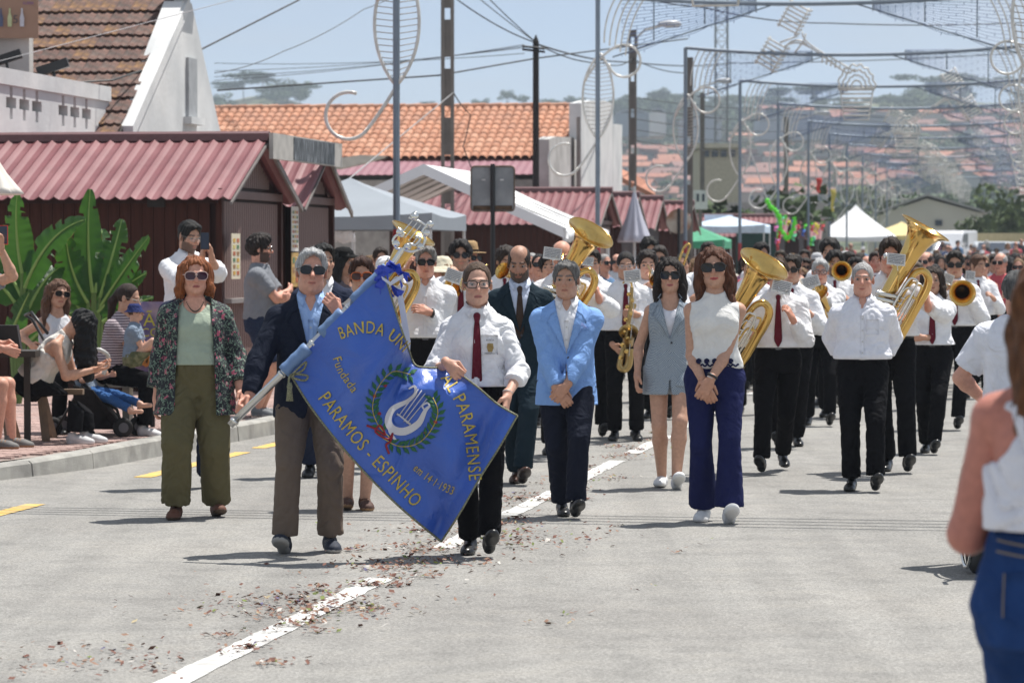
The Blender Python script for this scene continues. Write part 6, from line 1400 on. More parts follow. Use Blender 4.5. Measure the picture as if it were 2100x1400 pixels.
def cornet(px, py, D, label, s_=1., name='cornet', d=(.15, -1, -.35)):
    r = empty(name, (0, 0, 0), 0, label, name, 'small brass horns of the band'); o = W(px, py, D); d = Vector(d).normalized(); m = MB(); pf = [(.06, 0), (.05, -.012), (.032, -.045), (.02, -.1), (.012, -.2)]
    lathe_dir(m, [(a * s_, b * s_) for a, b in pf], 24, o, d); m.build('bell', M_BRASS, r, smooth=True)
    m = MB(); b = o - d * .2 * s_; m.tube(smooth_path([b, b - d * .08 * s_, b - d * .11 * s_ + Vector((0, 0, -.05)), b - d * .06 + Vector((0, 0, -.09)), b + d * .12 + Vector((0, 0, -.09)), b + d * .16 + Vector((0, 0, -.04)), b + Vector((0, 0, -.01)), b - d * .22], 6), .008, 8); m.build('tubing', M_BRASS, r, smooth=True)
    for k_ in range(3): m = MB(); m.lathe([(0, -.07), (.011, -.07), (.011, .05), (.004, .05), (.004, .07), (.009, .075), (0, .08)], 10, None, b + d * (.02 + .028 * k_) + Vector((0, 0, -.03))); m.build('valve', M_SILV, r, smooth=True)
cornet(928, 590, 30.4, 'silvery flugelhorn held low by the young man in sunglasses', 1.5, 'flugelhorn', (-.6, -.7, -.4)); cornet(1345, 575, 30.9, 'cornet raised by the curly haired boy'); cornet(1030, 555, 32.5, 'french horn left of the man in the teal suit', 1.4, 'horn', (-.5, -.6, .3)); cornet(1678, 600, 33.2, 'brass alto horn of the grey haired man with glasses', 1.7, 'horn', (-.4, -.5, .6))
def saxophone():
    r = empty('saxophone', (0, 0, 0), 0, 'dark brass tenor saxophone with wide bell, played by the young man with round glasses', 'saxophone'); D = 30.5
    P_ = smooth_path([W(x, y, D) for x, y in ((1296, 588), (1292, 640), (1282, 700), (1273, 738), (1272, 752), (1281, 757), (1289, 745), (1291, 715))], 8); m = MB(); m.tube(P_, [.016 + .026 * i / len(P_) for i in range(len(P_))], 14); m.build('body_tube', M_BRASSD, r, smooth=True)
    m = MB(); o = W(1289, 680, D - .1); lathe_dir(m, [(.088, 0), (.08, -.008), (.066, -.03), (.054, -.07), (.045, -.17)], 28, o, (-.02, -.75, .66)); m.build('bell', M_BRASSD, r, smooth=True)
    m = MB(); m.tube(smooth_path([W(1296, 588, D), W(1294, 580, D), W(1286, 576, D + .03), W(1278, 580, D + .12)], 6), .009, 8); m.build('neck', M_BRASS, r)
    for i in range(11):
        y = 603 + i * 13; x = 1296 - (y - 588) * .13; m = MB(); lathe_dir(m, [(0, 0), (.019, 0), (.019, .007), (0, .01)], 12, W(x + (5 if i % 2 else -4), y, D - .035), (.2 if i % 2 else -.3, -1, 0)); m.build('key', M_BRASS, r)
    m = MB(); m.tube([W(1302, 600, D - .04), W(1290, 730, D - .045)], .004, 5); m.build('key_rod', M_SILV, r)
saxophone(); tag(sheet_card(None, W(1297, 566, 30.3), .15, .11, 0, -6), 'white music card in front of the saxophonist', 'sheet music', 'music cards clipped to the instruments')
for px, py, D, w_, h_, ry, t in ((930, 566, 30.2, .15, .12, 20, 'music card below the young cornet player at the left'), (1663, 578, 33, .17, .11, -16, 'music card of the grey haired horn player'), (1206, 536, 31, .1, .08, 4, 'small music card right of the raised tuba bell'), (1945, 572, 32.4, .1, .1, 20, 'music card of the trombonist in sunglasses'), (1990, 565, 36, .1, .1, 6, 'music card at the far right of the band')):
    tag(sheet_card(None, W(px, py, D), w_, h_, 0, ry), t, 'sheet music', 'music cards clipped to the instruments')
# ================================================================ THE BANNER
FD = 18.82
def silk():
    m, N, L, B = _nt('blue_satin'); B.inputs['Base Color'].default_value = (.022, .095, .46, 1); B.inputs['Roughness'].default_value = .3; B.inputs['Specular IOR Level'].default_value = .6; B.inputs['Sheen Weight'].default_value = .4; B.inputs['Anisotropic'].default_value = .5
    tc = N.new('ShaderNodeTexCoord'); n = N.new('ShaderNodeTexNoise'); n.inputs['Scale'].default_value = 5; n.inputs['Detail'].default_value = 4; n.inputs['Distortion'].default_value = 1.2; L.new(tc.outputs['Object'], n.inputs[0]); bp = N.new('ShaderNodeBump'); bp.inputs['Strength'].default_value = .6; bp.inputs['Distance'].default_value = .04; L.new(n.outputs[0], bp.inputs['Height']); L.new(bp.outputs[0], B.inputs['Normal'])
    n2 = N.new('ShaderNodeTexNoise'); n2.inputs['Scale'].default_value = 2.5; L.new(tc.outputs['Object'], n2.inputs[0]); r = ramp(N, [(.3, (.018, .08, .4)), (.7, (.03, .12, .54))]); L.new(n2.outputs[0], r.inputs[0]); L.new(r.outputs[0], B.inputs['Base Color']); return m
M_SILK = silk()
def depth(px, py):
    """how far the cloth bellies towards (negative) or away from the camera at a point of its face"""
    u = (px - 600) / 460; v = (py - 560) / 550
    d = -.06 * math.sin(math.pi * min(max(u, 0), 1)) + .03 * math.sin(u * 9 + v * 4) * v + .022 * math.sin(u * 21 - v * 7 + 1) * (.35 + v) * .8
    f1 = (px - 845) * .83 + (py - 740) * .55                # fold that drops from the girl's hand
    d += .075 * math.exp(-(f1 / 24) ** 2) * math.exp(-((py - 700) / 130) ** 2) - .05 * math.exp(-((f1 + 55) / 30) ** 2) * math.exp(-((py - 760) / 170) ** 2)
    f2 = (px - 985) * .9 + (py - 900) * .42; d += .03 * math.exp(-(f2 / 20) ** 2) - .035 * math.exp(-((f2 - 45) / 26) ** 2)
    f3 = (px - 900) * .5 + (py - 800) * .86; d += .03 * math.exp(-(f3 / 16) ** 2) * math.exp(-((px - 910) / 70) ** 2)
    d += .1 * math.exp(-((px - 900) / 50) ** 2) * max(0, (800 - py) / 45) * (py > 700)
    return d * 1.7
def FP(px, py, off=0.): return W(px, py, FD + depth(px, py) - off)
fl = empty('banner_flag', (0, 0, 0), 0, 'blue satin band banner with gold lettering, wreath and lyre, carried on a chrome pole', 'flag')
topE = smooth_path([(590, 758, 0), (640, 704, 0), (700, 645, 0), (752, 594, 0), (790, 566, 0)], 8)     # along the pole
botE = smooth_path([(905, 1110, 0), (945, 1048, 0), (985, 978, 0), (1025, 915, 0), (1061, 852, 0)], 8)
lefE = smooth_path([(590, 758, 0), (640, 838, 0), (718, 935, 0), (810, 1030, 0), (905, 1110, 0)], 10)
rigE = smooth_path([(790, 566, 0), (812, 640, 0), (838, 716, 0), (852, 748, 0), (880, 754, 0), (925, 757, 0), (975, 790, 0), (1020, 828, 0), (1061, 852, 0)], 6)
def samp(L_, t): t *= len(L_) - 1; i = min(int(t), len(L_) - 2); return L_[i].lerp(L_[i + 1], t - i)
nu, nv_ = 90, 110; g = []
for j in range(nv_ + 1):
    v = j / nv_; row = []
    for i in range(nu + 1):
        u = i / nu; a, b, c, d = samp(topE, u), samp(botE, u), samp(lefE, v), samp(rigE, v)
        p = a * (1 - v) + b * v + c * (1 - u) + d * u - (topE[0] * (1 - u) * (1 - v) + topE[-1] * u * (1 - v) + botE[0] * (1 - u) * v + botE[-1] * u * v); row.append(FP(p.x, p.y))
    g.append(row)
V = [p for r_ in g for p in r_]; n = nu + 1; m = MB(); m.add(V + [v + Vector((0, .006, 0)) for v in V], [(j * n + i, j * n + i + 1, (j + 1) * n + i + 1, (j + 1) * n + i) for j in range(nv_) for i in range(nu)] + [(len(V) + j * n + i, len(V) + (j + 1) * n + i, len(V) + (j + 1) * n + i + 1, len(V) + j * n + i + 1) for j in range(nv_) for i in range(nu)])
m.build('cloth', M_SILK, fl, smooth=True)
M_GOLD = mat('gold_thread', (.6, .45, .06), rough=.5, metal=.1, var=.25, vs=60, bump=.5, bs=300)
M_CORD = mat('gold_blue_cord', (.2, .2, .12), rough=.6, var=.6, vs=120, bump=.5, bs=200)
for nm, E_ in (('edge_cord', lefE), ('edge_cord', botE), ('edge_cord', rigE)): m = MB(); m.tube([FP(p.x, p.y, .002) for p in E_], .006, 6); m.build(nm, M_CORD, fl, smooth=True)
def glyphs(s, pts, size, name='lettering', m_=None, weight=.0045, squash=1.):
    """embroidered letters marching along a path of photo points laid on the cloth"""
    path = smooth_path([(x, y, 0) for x, y in pts], 8); Ls = [0]
    for a, b in zip(path[:-1], path[1:]): Ls.append(Ls[-1] + (b - a).length)
    cu = bpy.data.curves.new('t', 'FONT'); cu.body = s; cu.size = size; cu.resolution_u = 3; cu.offset = .0; cu.align_x = 'LEFT'; cu.space_character = 1.12
    o = bpy.data.objects.new('t', cu); COL.objects.link(o); me_ = bpy.data.meshes.new_from_object(o.evaluated_get(bpy.context.evaluated_depsgraph_get())); bpy.data.objects.remove(o)
    bm = __import__('bmesh').new(); bm.from_mesh(me_); __import__('bmesh').ops.triangulate(bm, faces=bm.faces); __import__('bmesh').ops.subdivide_edges(bm, edges=[e for e in bm.edges if e.calc_length() > size * .3], cuts=1); xs = [v.co.x for v in bm.verts]; x1 = max(xs); tot = Ls[-1]
    for v in bm.verts:
        L_ = v.co.x / x1 * tot; i = min(max(int(np.searchsorted(Ls, L_) - 1), 0), len(Ls) - 2); f_ = (L_ - Ls[i]) / (Ls[i + 1] - Ls[i]); p = path[i].lerp(path[i + 1], f_); t = (path[i + 1] - path[i]).normalized(); q = p + Vector((t.y, -t.x, 0)) * v.co.y * squash; v.co = FP(q.x, q.y, .004)
    ge = __import__('bmesh').ops.extrude_face_region(bm, geom=bm.faces[:]); 
    for v in [e for e in ge['geom'] if isinstance(e, __import__('bmesh').types.BMVert)]: v.co.y -= .003
    bm.to_mesh(me_); bm.free(); return link(name, me_, fl, m_ or M_GOLD)
for s in (('BANDA UNI', [(698, 696), (745, 683), (790, 692), (826, 722)], 36), ('Fundada', [(682, 734), (692, 762), (708, 786), (722, 806)], 26), ('PARAMOS - ESPINHO', [(651, 816), (690, 868), (750, 938), (800, 990), (848, 1040)], 40), ('AL PARAMENSE', [(903, 775), (934, 828), (950, 880), (957, 930), (962, 985)], 38), ('em 14·1·1933', [(846, 962), (872, 984), (900, 1002), (927, 1014)], 24)): glyphs(*s)
def emb(name, lines, r_, m_, off=.006, closed=False):
    m = MB()
    for l in lines: m.tube([FP(x, y, off) for x, y in l], r_, 6, closed=closed)
    return m.build(name, m_, fl, smooth=True)
def blob(name, pts, m_, off=.006):
    m = MB(); c = (sum(p[0] for p in pts) / len(pts), sum(p[1] for p in pts) / len(pts)); V = [FP(*c, off + .003)] + [FP(x, y, off) for x, y in pts]; V2 = [v + Vector((0, .006, 0)) for v in V]; k_ = len(pts)
    m.add(V + V2, [(0, 1 + i, 1 + (i + 1) % k_) for i in range(k_)] + [(1 + i, k_ + 2 + i, k_ + 2 + (i + 1) % k_, 1 + (i + 1) % k_) for i in range(k_)]); return m.build(name, m_, fl)
M_LW = mat('white_satin', (.62, .6, .62), rough=.4, var=.06, bump=.1); M_LG = mat('green_thread', (.015, .11, .04), rough=.6, var=.2, vs=40); M_RDT = mat('red_thread', (.28, .01, .02), rough=.6)
def thick(path, ws):
    P_ = smooth_path([(x, y, 0) for x, y in path], 6); A = []; B_ = []
    for i, p in enumerate(P_):
        t = (P_[min(i + 1, len(P_) - 1)] - P_[max(i - 1, 0)]).normalized(); w_ = .66 * np.interp(i / (len(P_) - 1), np.linspace(0, 1, len(ws)), ws); A.append((p.x + t.y * w_, p.y - t.x * w_)); B_.append((p.x - t.y * w_, p.y + t.x * w_))
    m = MB(); m.strip([FP(x, y, .007) for x, y in A], [FP(x, y, .007) for x, y in B_], (0, .006, 0)); return m.build('lyre', M_LW, fl)
thick([(838, 797), (850, 792), (852, 806), (836, 822), (806, 838), (796, 862), (806, 880), (830, 884), (858, 868), (872, 842), (882, 832)], [2, 4, 5, 6, 9, 11, 12, 12, 10, 6, 3])
thick([(882, 832), (876, 826), (866, 832), (872, 842)], [2, 3, 3, 2]); thick([(795, 860), (800, 885), (812, 903)], [3, 5, 3])
for a, b in (((822, 860), (865, 800)), ((828, 864), (872, 806)), ((834, 868), (880, 812)), ((818, 852), (858, 798))): emb('lyre_string', [[a, b]], .0028, M_LW)
emb('lyre_crossbar', [[(814, 848), (842, 870)]], .006, M_LW); blob('lyre_medallion', [(818 + 10 * math.cos(a), 861 + 9 * math.sin(a)) for a in np.linspace(0, 6.2, 12)], M_SILK, .012)
stem = smooth_path([(800, 898, 0), (775, 870, 0), (764, 835, 0), (775, 795, 0), (805, 762, 0), (842, 768, 0)], 6); stem2 = smooth_path([(785, 898, 0), (820, 915, 0), (858, 908, 0), (885, 880, 0), (898, 845, 0), (888, 815, 0)], 6)
for st in (stem, stem2):
    emb('wreath_stem', [[(p.x, p.y) for p in st]], .0025, M_GOLD)
    for i in range(3, len(st) - 1, 2):
        t = (st[i + 1] - st[i - 1]).normalized()
        for s_ in (-1, 1):
            nrm = Vector((t.y, -t.x, 0)) * s_; tip_ = st[i] + (t * .75 + nrm * .8).normalized() * 21; md = (st[i] + tip_) / 2; pn = (tip_ - st[i]).normalized(); pq = Vector((pn.y, -pn.x, 0))
            blob('wreath_leaf', [(st[i].x, st[i].y), (md.x + pq.x * 4.5, md.y + pq.y * 4.5), (tip_.x, tip_.y), (md.x - pq.x * 4.5, md.y - pq.y * 4.5)], M_LG)
emb('ribbon_bow', [[(p.x, p.y) for p in smooth_path([(752, 872, 0), (772, 880, 0), (790, 892, 0), (780, 872, 0), (770, 885, 0), (795, 900, 0), (805, 888, 0), (800, 905, 0), (792, 912, 0), (798, 930, 0)], 6)]], .006, M_RDT)
for x, y in ((790, 790), (768, 812), (872, 886), (893, 865), (778, 848)): blob('berry', [(x + 4 * math.cos(a), y + 4 * math.sin(a)) for a in np.linspace(0, 6, 8)], M_RDT)
# sleeve tabs, pole, finial, rosette, tassel
M_TAB = mat('faded_blue_sleeve', (.13, .22, .4), rough=.5, var=.1, bump=.2, bs=60)
PO_ = lambda t: W(472 + (806 - 472) * t, 872 + (540 - 872) * t, FD + .02)
for a, b in ((.33, .48), (.56, .695), (.76, .97)):
    m = MB(); m.tube([PO_(a + (b - a) * i / 8) for i in range(9)], [.052 + .003 * math.sin(i * 2) for i in range(9)], 14, flat=.75); m.build('pole_sleeve', M_TAB, fl, smooth=True)
pl_ = empty('banner_pole', (0, 0, 0), 0, 'polished chrome banner pole topped by an openwork silver lyre', 'pole')
m = MB(); m.tube([PO_(0), PO_(1.0)], .021, 16); m.build('shaft', mat('chrome', (.6, .6, .6), rough=.2, metal=1, var=0, bump=0), pl_, smooth=True)
for t in (.02, .31, .5, .72): m = MB(); m.tube([PO_(t), PO_(t + .012)], .026, 14); m.build('ferrule', M_SILV, pl_, smooth=True)
def fin(lines, r_, nm='scroll'):
    m = MB()
    for l in lines: m.tube(smooth_path([W(x, y, FD) for x, y in l], 6), r_, 6)
    m.build(nm, M_SILV, pl_, smooth=True)
fin([[(806, 540), (818, 522), (826, 510)]], .016, 'finial_stem')
fin([[(826, 512), (812, 508), (806, 494), (814, 482), (826, 484), (824, 472), (816, 468)], [(828, 512), (846, 516), (864, 508), (872, 492), (866, 478), (872, 466), (884, 462)], [(826, 512), (838, 500), (852, 502), (862, 490), (852, 484)]], .0075)
fin([[(822, 480), (846, 452)], [(830, 488), (856, 456)], [(838, 494), (864, 460)], [(846, 500), (870, 466)]], .003, 'string'); fin([[(838, 446), (850, 450), (864, 456), (878, 466)], [(842, 440), (848, 446), (856, 444), (852, 436), (844, 440)]], .007)
for x, y in ((812, 500), (820, 476), (862, 506), (874, 478), (850, 444), (882, 460), (836, 506)): m = MB(); m.lathe([(0, -.022), (.016, -.014), (.022, 0), (.016, .014), (0, .022)], 10, None, W(x, y, FD)); m.build('knob', M_SILV, pl_, smooth=True)
ro = empty('rosette', (0, 0, 0), 0, 'crumpled royal blue ribbon rosette with silver print tied at the pole top', 'rosette'); m = MB(); rr_ = random.Random(3)
for k_ in range(26):
    a = rr_.uniform(0, 6.28); r0 = rr_.uniform(.02, .055); c = W(805, 572, FD - .07); d = Vector((math.cos(a), -.5, math.sin(a))).normalized(); p = c + Vector((math.cos(a), 0, math.sin(a))) * r0; q = d.orthogonal().normalized(); w_ = d.cross(q)
    m.strip([p + q * .035 + d * .0, p + d * .035 + q * .02, p + q * -.01 + d * .06], [p + w_ * .04, p + w_ * .045 + d * .03, p + w_ * .03 + d * .062], w_ * .004)
m.build('ribbon', mat('royal_ribbon', (.02, .06, .5), rough=.35, var=.15, bump=.2, bs=20), ro)
M_RIB = mat('pale_ribbon', (.55, .58, .7), rough=.4, var=.05)
m = MB(); m.strip([W(812, 590, FD + .03), W(820, 640, FD + .03), W(828, 690, FD + .04), W(832, 722, FD + .05)], [W(824, 592, FD + .05), W(834, 650, FD + .05), W(842, 700, FD + .06), W(840, 735, FD + .06)], (0, .004, 0)); m.build('ribbon_tail', M_RIB, ro)
m = MB(); m.strip([W(782, 566, FD - .13), W(800, 578, FD - .14), W(826, 562, FD - .13)], [W(784, 573, FD - .13), W(801, 586, FD - .14), W(828, 569, FD - .13)], (0, .004, 0)); m.build('print_band', M_RIB, ro)
ts_ = empty('tassel', (0, 0, 0), 0, 'blue and gold corded tassel hanging from the lower pole sleeve', 'tassel')
m = MB(); m.tube(smooth_path([W(x, y, FD - .03) for x, y in ((597, 770), (615, 752), (628, 742), (622, 758), (600, 772), (624, 780), (630, 770), (598, 768), (592, 785), (594, 800))], 5), .006, 6); m.build('cord', M_CORD, ts_)
m = MB(); m.tube([W(594, 784, FD - .03), W(594, 792, FD - .03), W(594, 798, FD - .03), W(594, 822, FD - .03)], [.01, .016, .013, .02], 12); m.build('fringe', M_CORD, ts_, smooth=True)
# ================================================================ CAST
def HP(P, px, py, y):
    """photo point at depth D + y turned into the person's own frame"""
    sc = P.get('H', 1.74) / 1.75; g = W(P['px'], 600, P['D']); rz = rad(P.get('yaw', 0)) - math.atan2(g.x, P['D']); w_ = W(px, py, P['D'] + y * sc) - Vector((g.x, P['D'], P.get('base', 0)))
    return tuple(Matrix.Rotation(-rz, 3, 'Z') @ w_ / sc)
def PER(**P):
    for k_ in ('ha', 'hb'):
        if k_ in P and 'px' in P[k_]: P[k_]['p'] = HP(P, *P[k_]['px'])
    return person(P)
def C(n, c, **k): return cloth_mat(n, c, **k)
BLK = dict(m=C('black_trousers', (.008, .008, .0095), rough=.8, spec=.06)); BAND = 'band members in white shirts'
WS = C('white_shirt', WHITE)
def floral():
    m, N, L, B = _nt('floral_print'); tc = N.new('ShaderNodeTexCoord'); v = N.new('ShaderNodeTexVoronoi'); v.inputs['Scale'].default_value = 20; n = N.new('ShaderNodeTexNoise'); n.inputs['Scale'].default_value = 22; n.inputs['Detail'].default_value = 3
    mx = N.new('ShaderNodeMix'); mx.data_type = 'VECTOR'; mx.inputs[0].default_value = .08; L.new(tc.outputs['Object'], mx.inputs[4]); L.new(n.outputs['Color'], mx.inputs[5]); L.new(mx.outputs[1], v.inputs[0])
    r = ramp(N, [(.0, (.5, .05, .12)), (.2, (.42, .1, .16)), (.3, (.012, .014, .02)), (1, (.01, .012, .018))]); L.new(v.outputs['Distance'], r.inputs[0])
    v2 = N.new('ShaderNodeTexNoise'); v2.inputs['Scale'].default_value = 34; v2.inputs['Detail'].default_value = 2; v2.inputs['Distortion'].default_value = 2; L.new(tc.outputs['Object'], v2.inputs[0]); r2 = ramp(N, [(.55, (0, 0, 0)), (.58, (1, 1, 1)), (.62, (1, 1, 1)), (.65, (0, 0, 0))]); L.new(v2.outputs[0], r2.inputs[0])
    m2 = N.new('ShaderNodeMix'); m2.data_type = 'RGBA'; L.new(r2.outputs[0], m2.inputs[0]); L.new(r.outputs[0], m2.inputs[6]); m2.inputs[7].default_value = (.2, .3, .22, 1); L.new(m2.outputs[2], B.inputs['Base Color']); B.inputs['Roughness'].default_value = .8; return m
def stripes():
    m, N, L, B = _nt('striped_jersey'); tc = N.new('ShaderNodeTexCoord'); w_ = N.new('ShaderNodeTexWave'); w_.bands_direction = 'Z'; w_.inputs['Scale'].default_value = 13; w_.inputs['Distortion'].default_value = .6; L.new(tc.outputs['Object'], w_.inputs[0]); r = ramp(N, [(.35, (.1, .07, .09)), (.5, (.5, .42, .44))]); L.new(w_.outputs[0], r.inputs[0]); L.new(r.outputs[0], B.inputs['Base Color']); B.inputs['Roughness'].default_value = .85; return m
def gingham():
    m, N, L, B = _nt('grey_check'); tc = N.new('ShaderNodeTexCoord'); c = N.new('ShaderNodeTexChecker'); c.inputs['Scale'].default_value = 130; c.inputs['Color1'].default_value = (.36, .41, .45, 1); c.inputs['Color2'].default_value = (.17, .21, .26, 1); L.new(tc.outputs['Object'], c.inputs[0]); L.new(c.outputs[0], B.inputs['Base Color']); B.inputs['Roughness'].default_value = .85
    n = N.new('ShaderNodeTexNoise'); n.inputs['Scale'].default_value = 6; L.new(tc.outputs['Object'], n.inputs[0]); b = N.new('ShaderNodeBump'); b.inputs['Strength'].default_value = .5; b.inputs['Distance'].default_value = .03; L.new(n.outputs[0], b.inputs['Height']); L.new(b.outputs[0], B.inputs['Normal']); return m
COLB = (.45, .23, .15)
# front rank
A = PER(px=400, D=21.8, H=1.69, sex='f', w=1.2, aw=1.12, belly=.035, bw=1.2, fat=.6, label='woman with copper hair and tinted glasses in floral cardigan and olive trousers', skin='red', hair='bob', hairline=.008, hairc=(.26, .085, .03), glasses='sunbig', framec=(.5, .35, .32), lensc=(.05, .015, .03), lipc=(.35, .06, .07),
    top=dict(name='top', m=C('sage_top', (.36, .42, .33)), sleeve=0, neck='scoop', depth=.12, hem=.09, puff=.006), coat=dict(name='cardigan', m=floral(), hem=-.24, flare=.06, lapel=False, open=dict(z=[-.3, .1, .35, .6], w=[.14, .125, .11, .1]), ease=.035, sleeve=1.75, cuff=.02),
    bottom=dict(m=C('olive_linen', (.12, .105, .055)), ease=.032, hem=.095, kn=.02, waist=.12, belt=False), fa=(-.13, -.08, 0, 0), fb=(.14, .1, 0, 12), ha=dict(px=(318, 835, -.04)), hb=dict(px=(492, 800, -.06)), shoes=dict(c=(.12, .045, .025), s=(.08, .05, .03), k='sneaker'), head=(4, 0, 0))
m = MB(); ab = A['_']
for t in np.linspace(-1, 1, 19):
    if t == -1: bo_ = [c_ for c_ in ab['root'].children if c_.name.startswith('body')][0].data; NB_ = BVHTree.FromPolygons([v.co for v in bo_.vertices], [p.vertices[:] for p in bo_.polygons])
    hit = NB_.ray_cast(Vector(ab['T'](.055 * t, -.6, .44 + .06 * t * t).tolist()), Vector((0, 1, 0)))[0]
    if hit: m.lathe([(0, -.005), (.005, 0), (0, .005)], 6, None, hit + Vector((0, -.004, 0)))
m.build('necklace', mat('green_beads', (.02, .06, .05), rough=.2), ab['root'])
B_ = PER(px=637, D=19.35, H=1.735, w=1.12, belly=.03, fat=.5, label='grey haired man in navy blazer and sunglasses carrying the banner pole', skin='red', hair='short', hairc=(.4, .4, .4), hairline=.012, glasses='sun',
    top=dict(m=C('light_blue_shirt', (.33, .48, .76)), sleeve=0, hem=.05, puff=0), coat=dict(m=C('navy_blazer', (.012, .016, .03)), hem=-.16), bottom=dict(m=C('taupe_chino', (.15, .115, .09)), hem=.074), fa=(-.15, -.16, .0, 26, -10), fb=(.11, -.02, 0, 0, 8),
    hb=dict(px=(693, 640, -.36), d=(-.35, -.35, .55), n=(-.5, .5, .3), curl=1.6, e=(.6, .2, -.7)), ha=dict(px=(508, 822, -.28), d=(-.5, -.5, -.3), n=(.3, -.5, -.6), curl=1.3, e=(-.8, .4, .1)), shoes=dict(c=(.012, .018, .035), s=(.35, .34, .32), k='sneaker'), head=(3, -3, 3))
Cc = PER(px=978, D=19.15, H=1.66, sex='f', w=.98, label='young woman in glasses with white shirt and burgundy tie holding the banner corner', skin='fair', hair='ponytail', hairc=(.09, .055, .035), glasses='clear', lipc=(.4, .12, .12),
    top=dict(sleeve=1.45, tie=(.13, .012, .025), tiez=-.02, puff=.035, pocket=1, badge=1, cuff=.012, ease=.024), bottom=dict(BLK, waist=.1, belt=False, ease=.018, hem=.066), fa=(-.04, .04, 0, 0), fb=(.07, -.22, .03, 34), hb=dict(px=(1040, 812, -.3), d=(-.1, -.4, -.75), n=(-.6, .2, 0), curl=1.4, e=(.7, .6, -.3)), ha=dict(px=(918, 745, -.34), d=(.4, -.5, -.4), n=(.3, .7, -.2), curl=1.2), head=(4, 2, 0))
F_ = PER(px=1162, D=21.9, H=1.665, w=1.08, label='man in a sky blue blazer with hands clasped in front', skin='tan', hair='short', hairc=(.15, .145, .14), hairtop=-.005, top=dict(sleeve=0, hem=.05, puff=0), coat=dict(m=C('sky_blazer', (.23, .4, .75), crease=8), square=C('square_blue', (.3, .4, .75)), hem=-.17), bottom=dict(m=C('ink_trousers', (.012, .015, .028)), hem=.07), fa=(-.03, .1, 0, 0, 6), fb=(.06, -.2, .02, 26, 10),
    ha=dict(px=(1143, 800, -.24), d=(.5, -.1, -.65), n=(0, 1, -.1), curl=.8), hb=dict(px=(1158, 800, -.27), d=(-.55, -.1, -.6), n=(0, 1, 0), curl=.9), head=(-8, 2, 0))
I_ = PER(px=1466, D=21.5, H=1.75, sex='f', w=1., aw=1.02, label='woman with long auburn hair in white sleeveless top and navy flared trousers', skin='tan', hair='long', hairc=(.1, .038, .02), glasses='sunbig', lipc=(.5, .03, .06), top=dict(name='top', m=C('ivory_top', (.74, .73, .7)), sleeve=0, neck='crew', hem=.05, puff=.012, ease=.012, hemw=.012, fold=.005), bottom=dict(m=C('navy_flares', (.014, .018, .075)), hem=.094, kn=-.002, ease=.02, waist=.12, belt=False, fold=.006), fa=(-.07, .05, 0, 0), fb=(.09, -.2, .0, 32),
    ha=dict(px=(1443, 785, -.2), d=(.35, -.1, -.8), n=(.1, 1, 0), curl=.7), hb=dict(px=(1456, 780, -.23), d=(-.4, -.1, -.7), n=(0, 1, 0), curl=.8), shoes=dict(c=(.72, .72, .72), s=(.7, .7, .7), k='sneaker'), head=(-2, 0, -3))
bI = I_['_']
m = MB()
for i in range(40):
    x = -.135 + .27 * i / 39
for sx in (-.1, -.05, 0, .05, .1):
    hit = I_['_']['bvh'].ray_cast(Vector(bI['T'](sx, -.6, .088).tolist()), Vector((0, 1, 0)))[0]
    if hit:
        for a in range(6): p = hit + Vector((.017 * math.cos(a), -.006, .017 * math.sin(a))); m.tube([hit + Vector((0, -.006, 0)), p], [.004, .009], 5)
m.build('lace_flowers', C('navy_lace', (.012, .015, .06)), bI['top']); m = MB(); P_ = []
for i in range(50):
    x = -.15 + .3 * i / 49; hit = bI['bvh'].ray_cast(Vector(bI['T'](x, -.6, .062 + .006 * math.sin(i * 1.2)).tolist()), Vector((0, 1, 0)))[0]
    if hit: P_.append(hit + Vector((0, -.004, 0)))
m.tube(P_, .006, 5); m.build('scalloped_edge', C('navy_lace', (.012, .015, .06)), bI['top'])
def wrist_ring(Q, side, name, c, r_=.032, w_=.01, back=.04):
    a = Q['_']['arms'][side]; o = a['W'] - a['d'] * back; m = MB(); pts = []; d = Vector(a['d'].tolist()); x = d.orthogonal().normalized(); y = d.cross(x)
    m.tube([Vector(o.tolist()) + (x * math.cos(t) + y * math.sin(t)) * r_ for t in np.linspace(0, 2 * math.pi, 17)[:-1]], w_, 6, closed=True); m.build(name, mat(name + '_m', c, rough=.4), Q['_']['root'], smooth=True)
wrist_ring(I_, 1, 'smartwatch', (.02, .02, .022), .031, .009); wrist_ring(I_, 1, 'bracelet', (.6, .6, .58), .029, .004, .02); wrist_ring(Cc, 1, 'bracelet', (.03, .03, .03), .03, .003, .03)
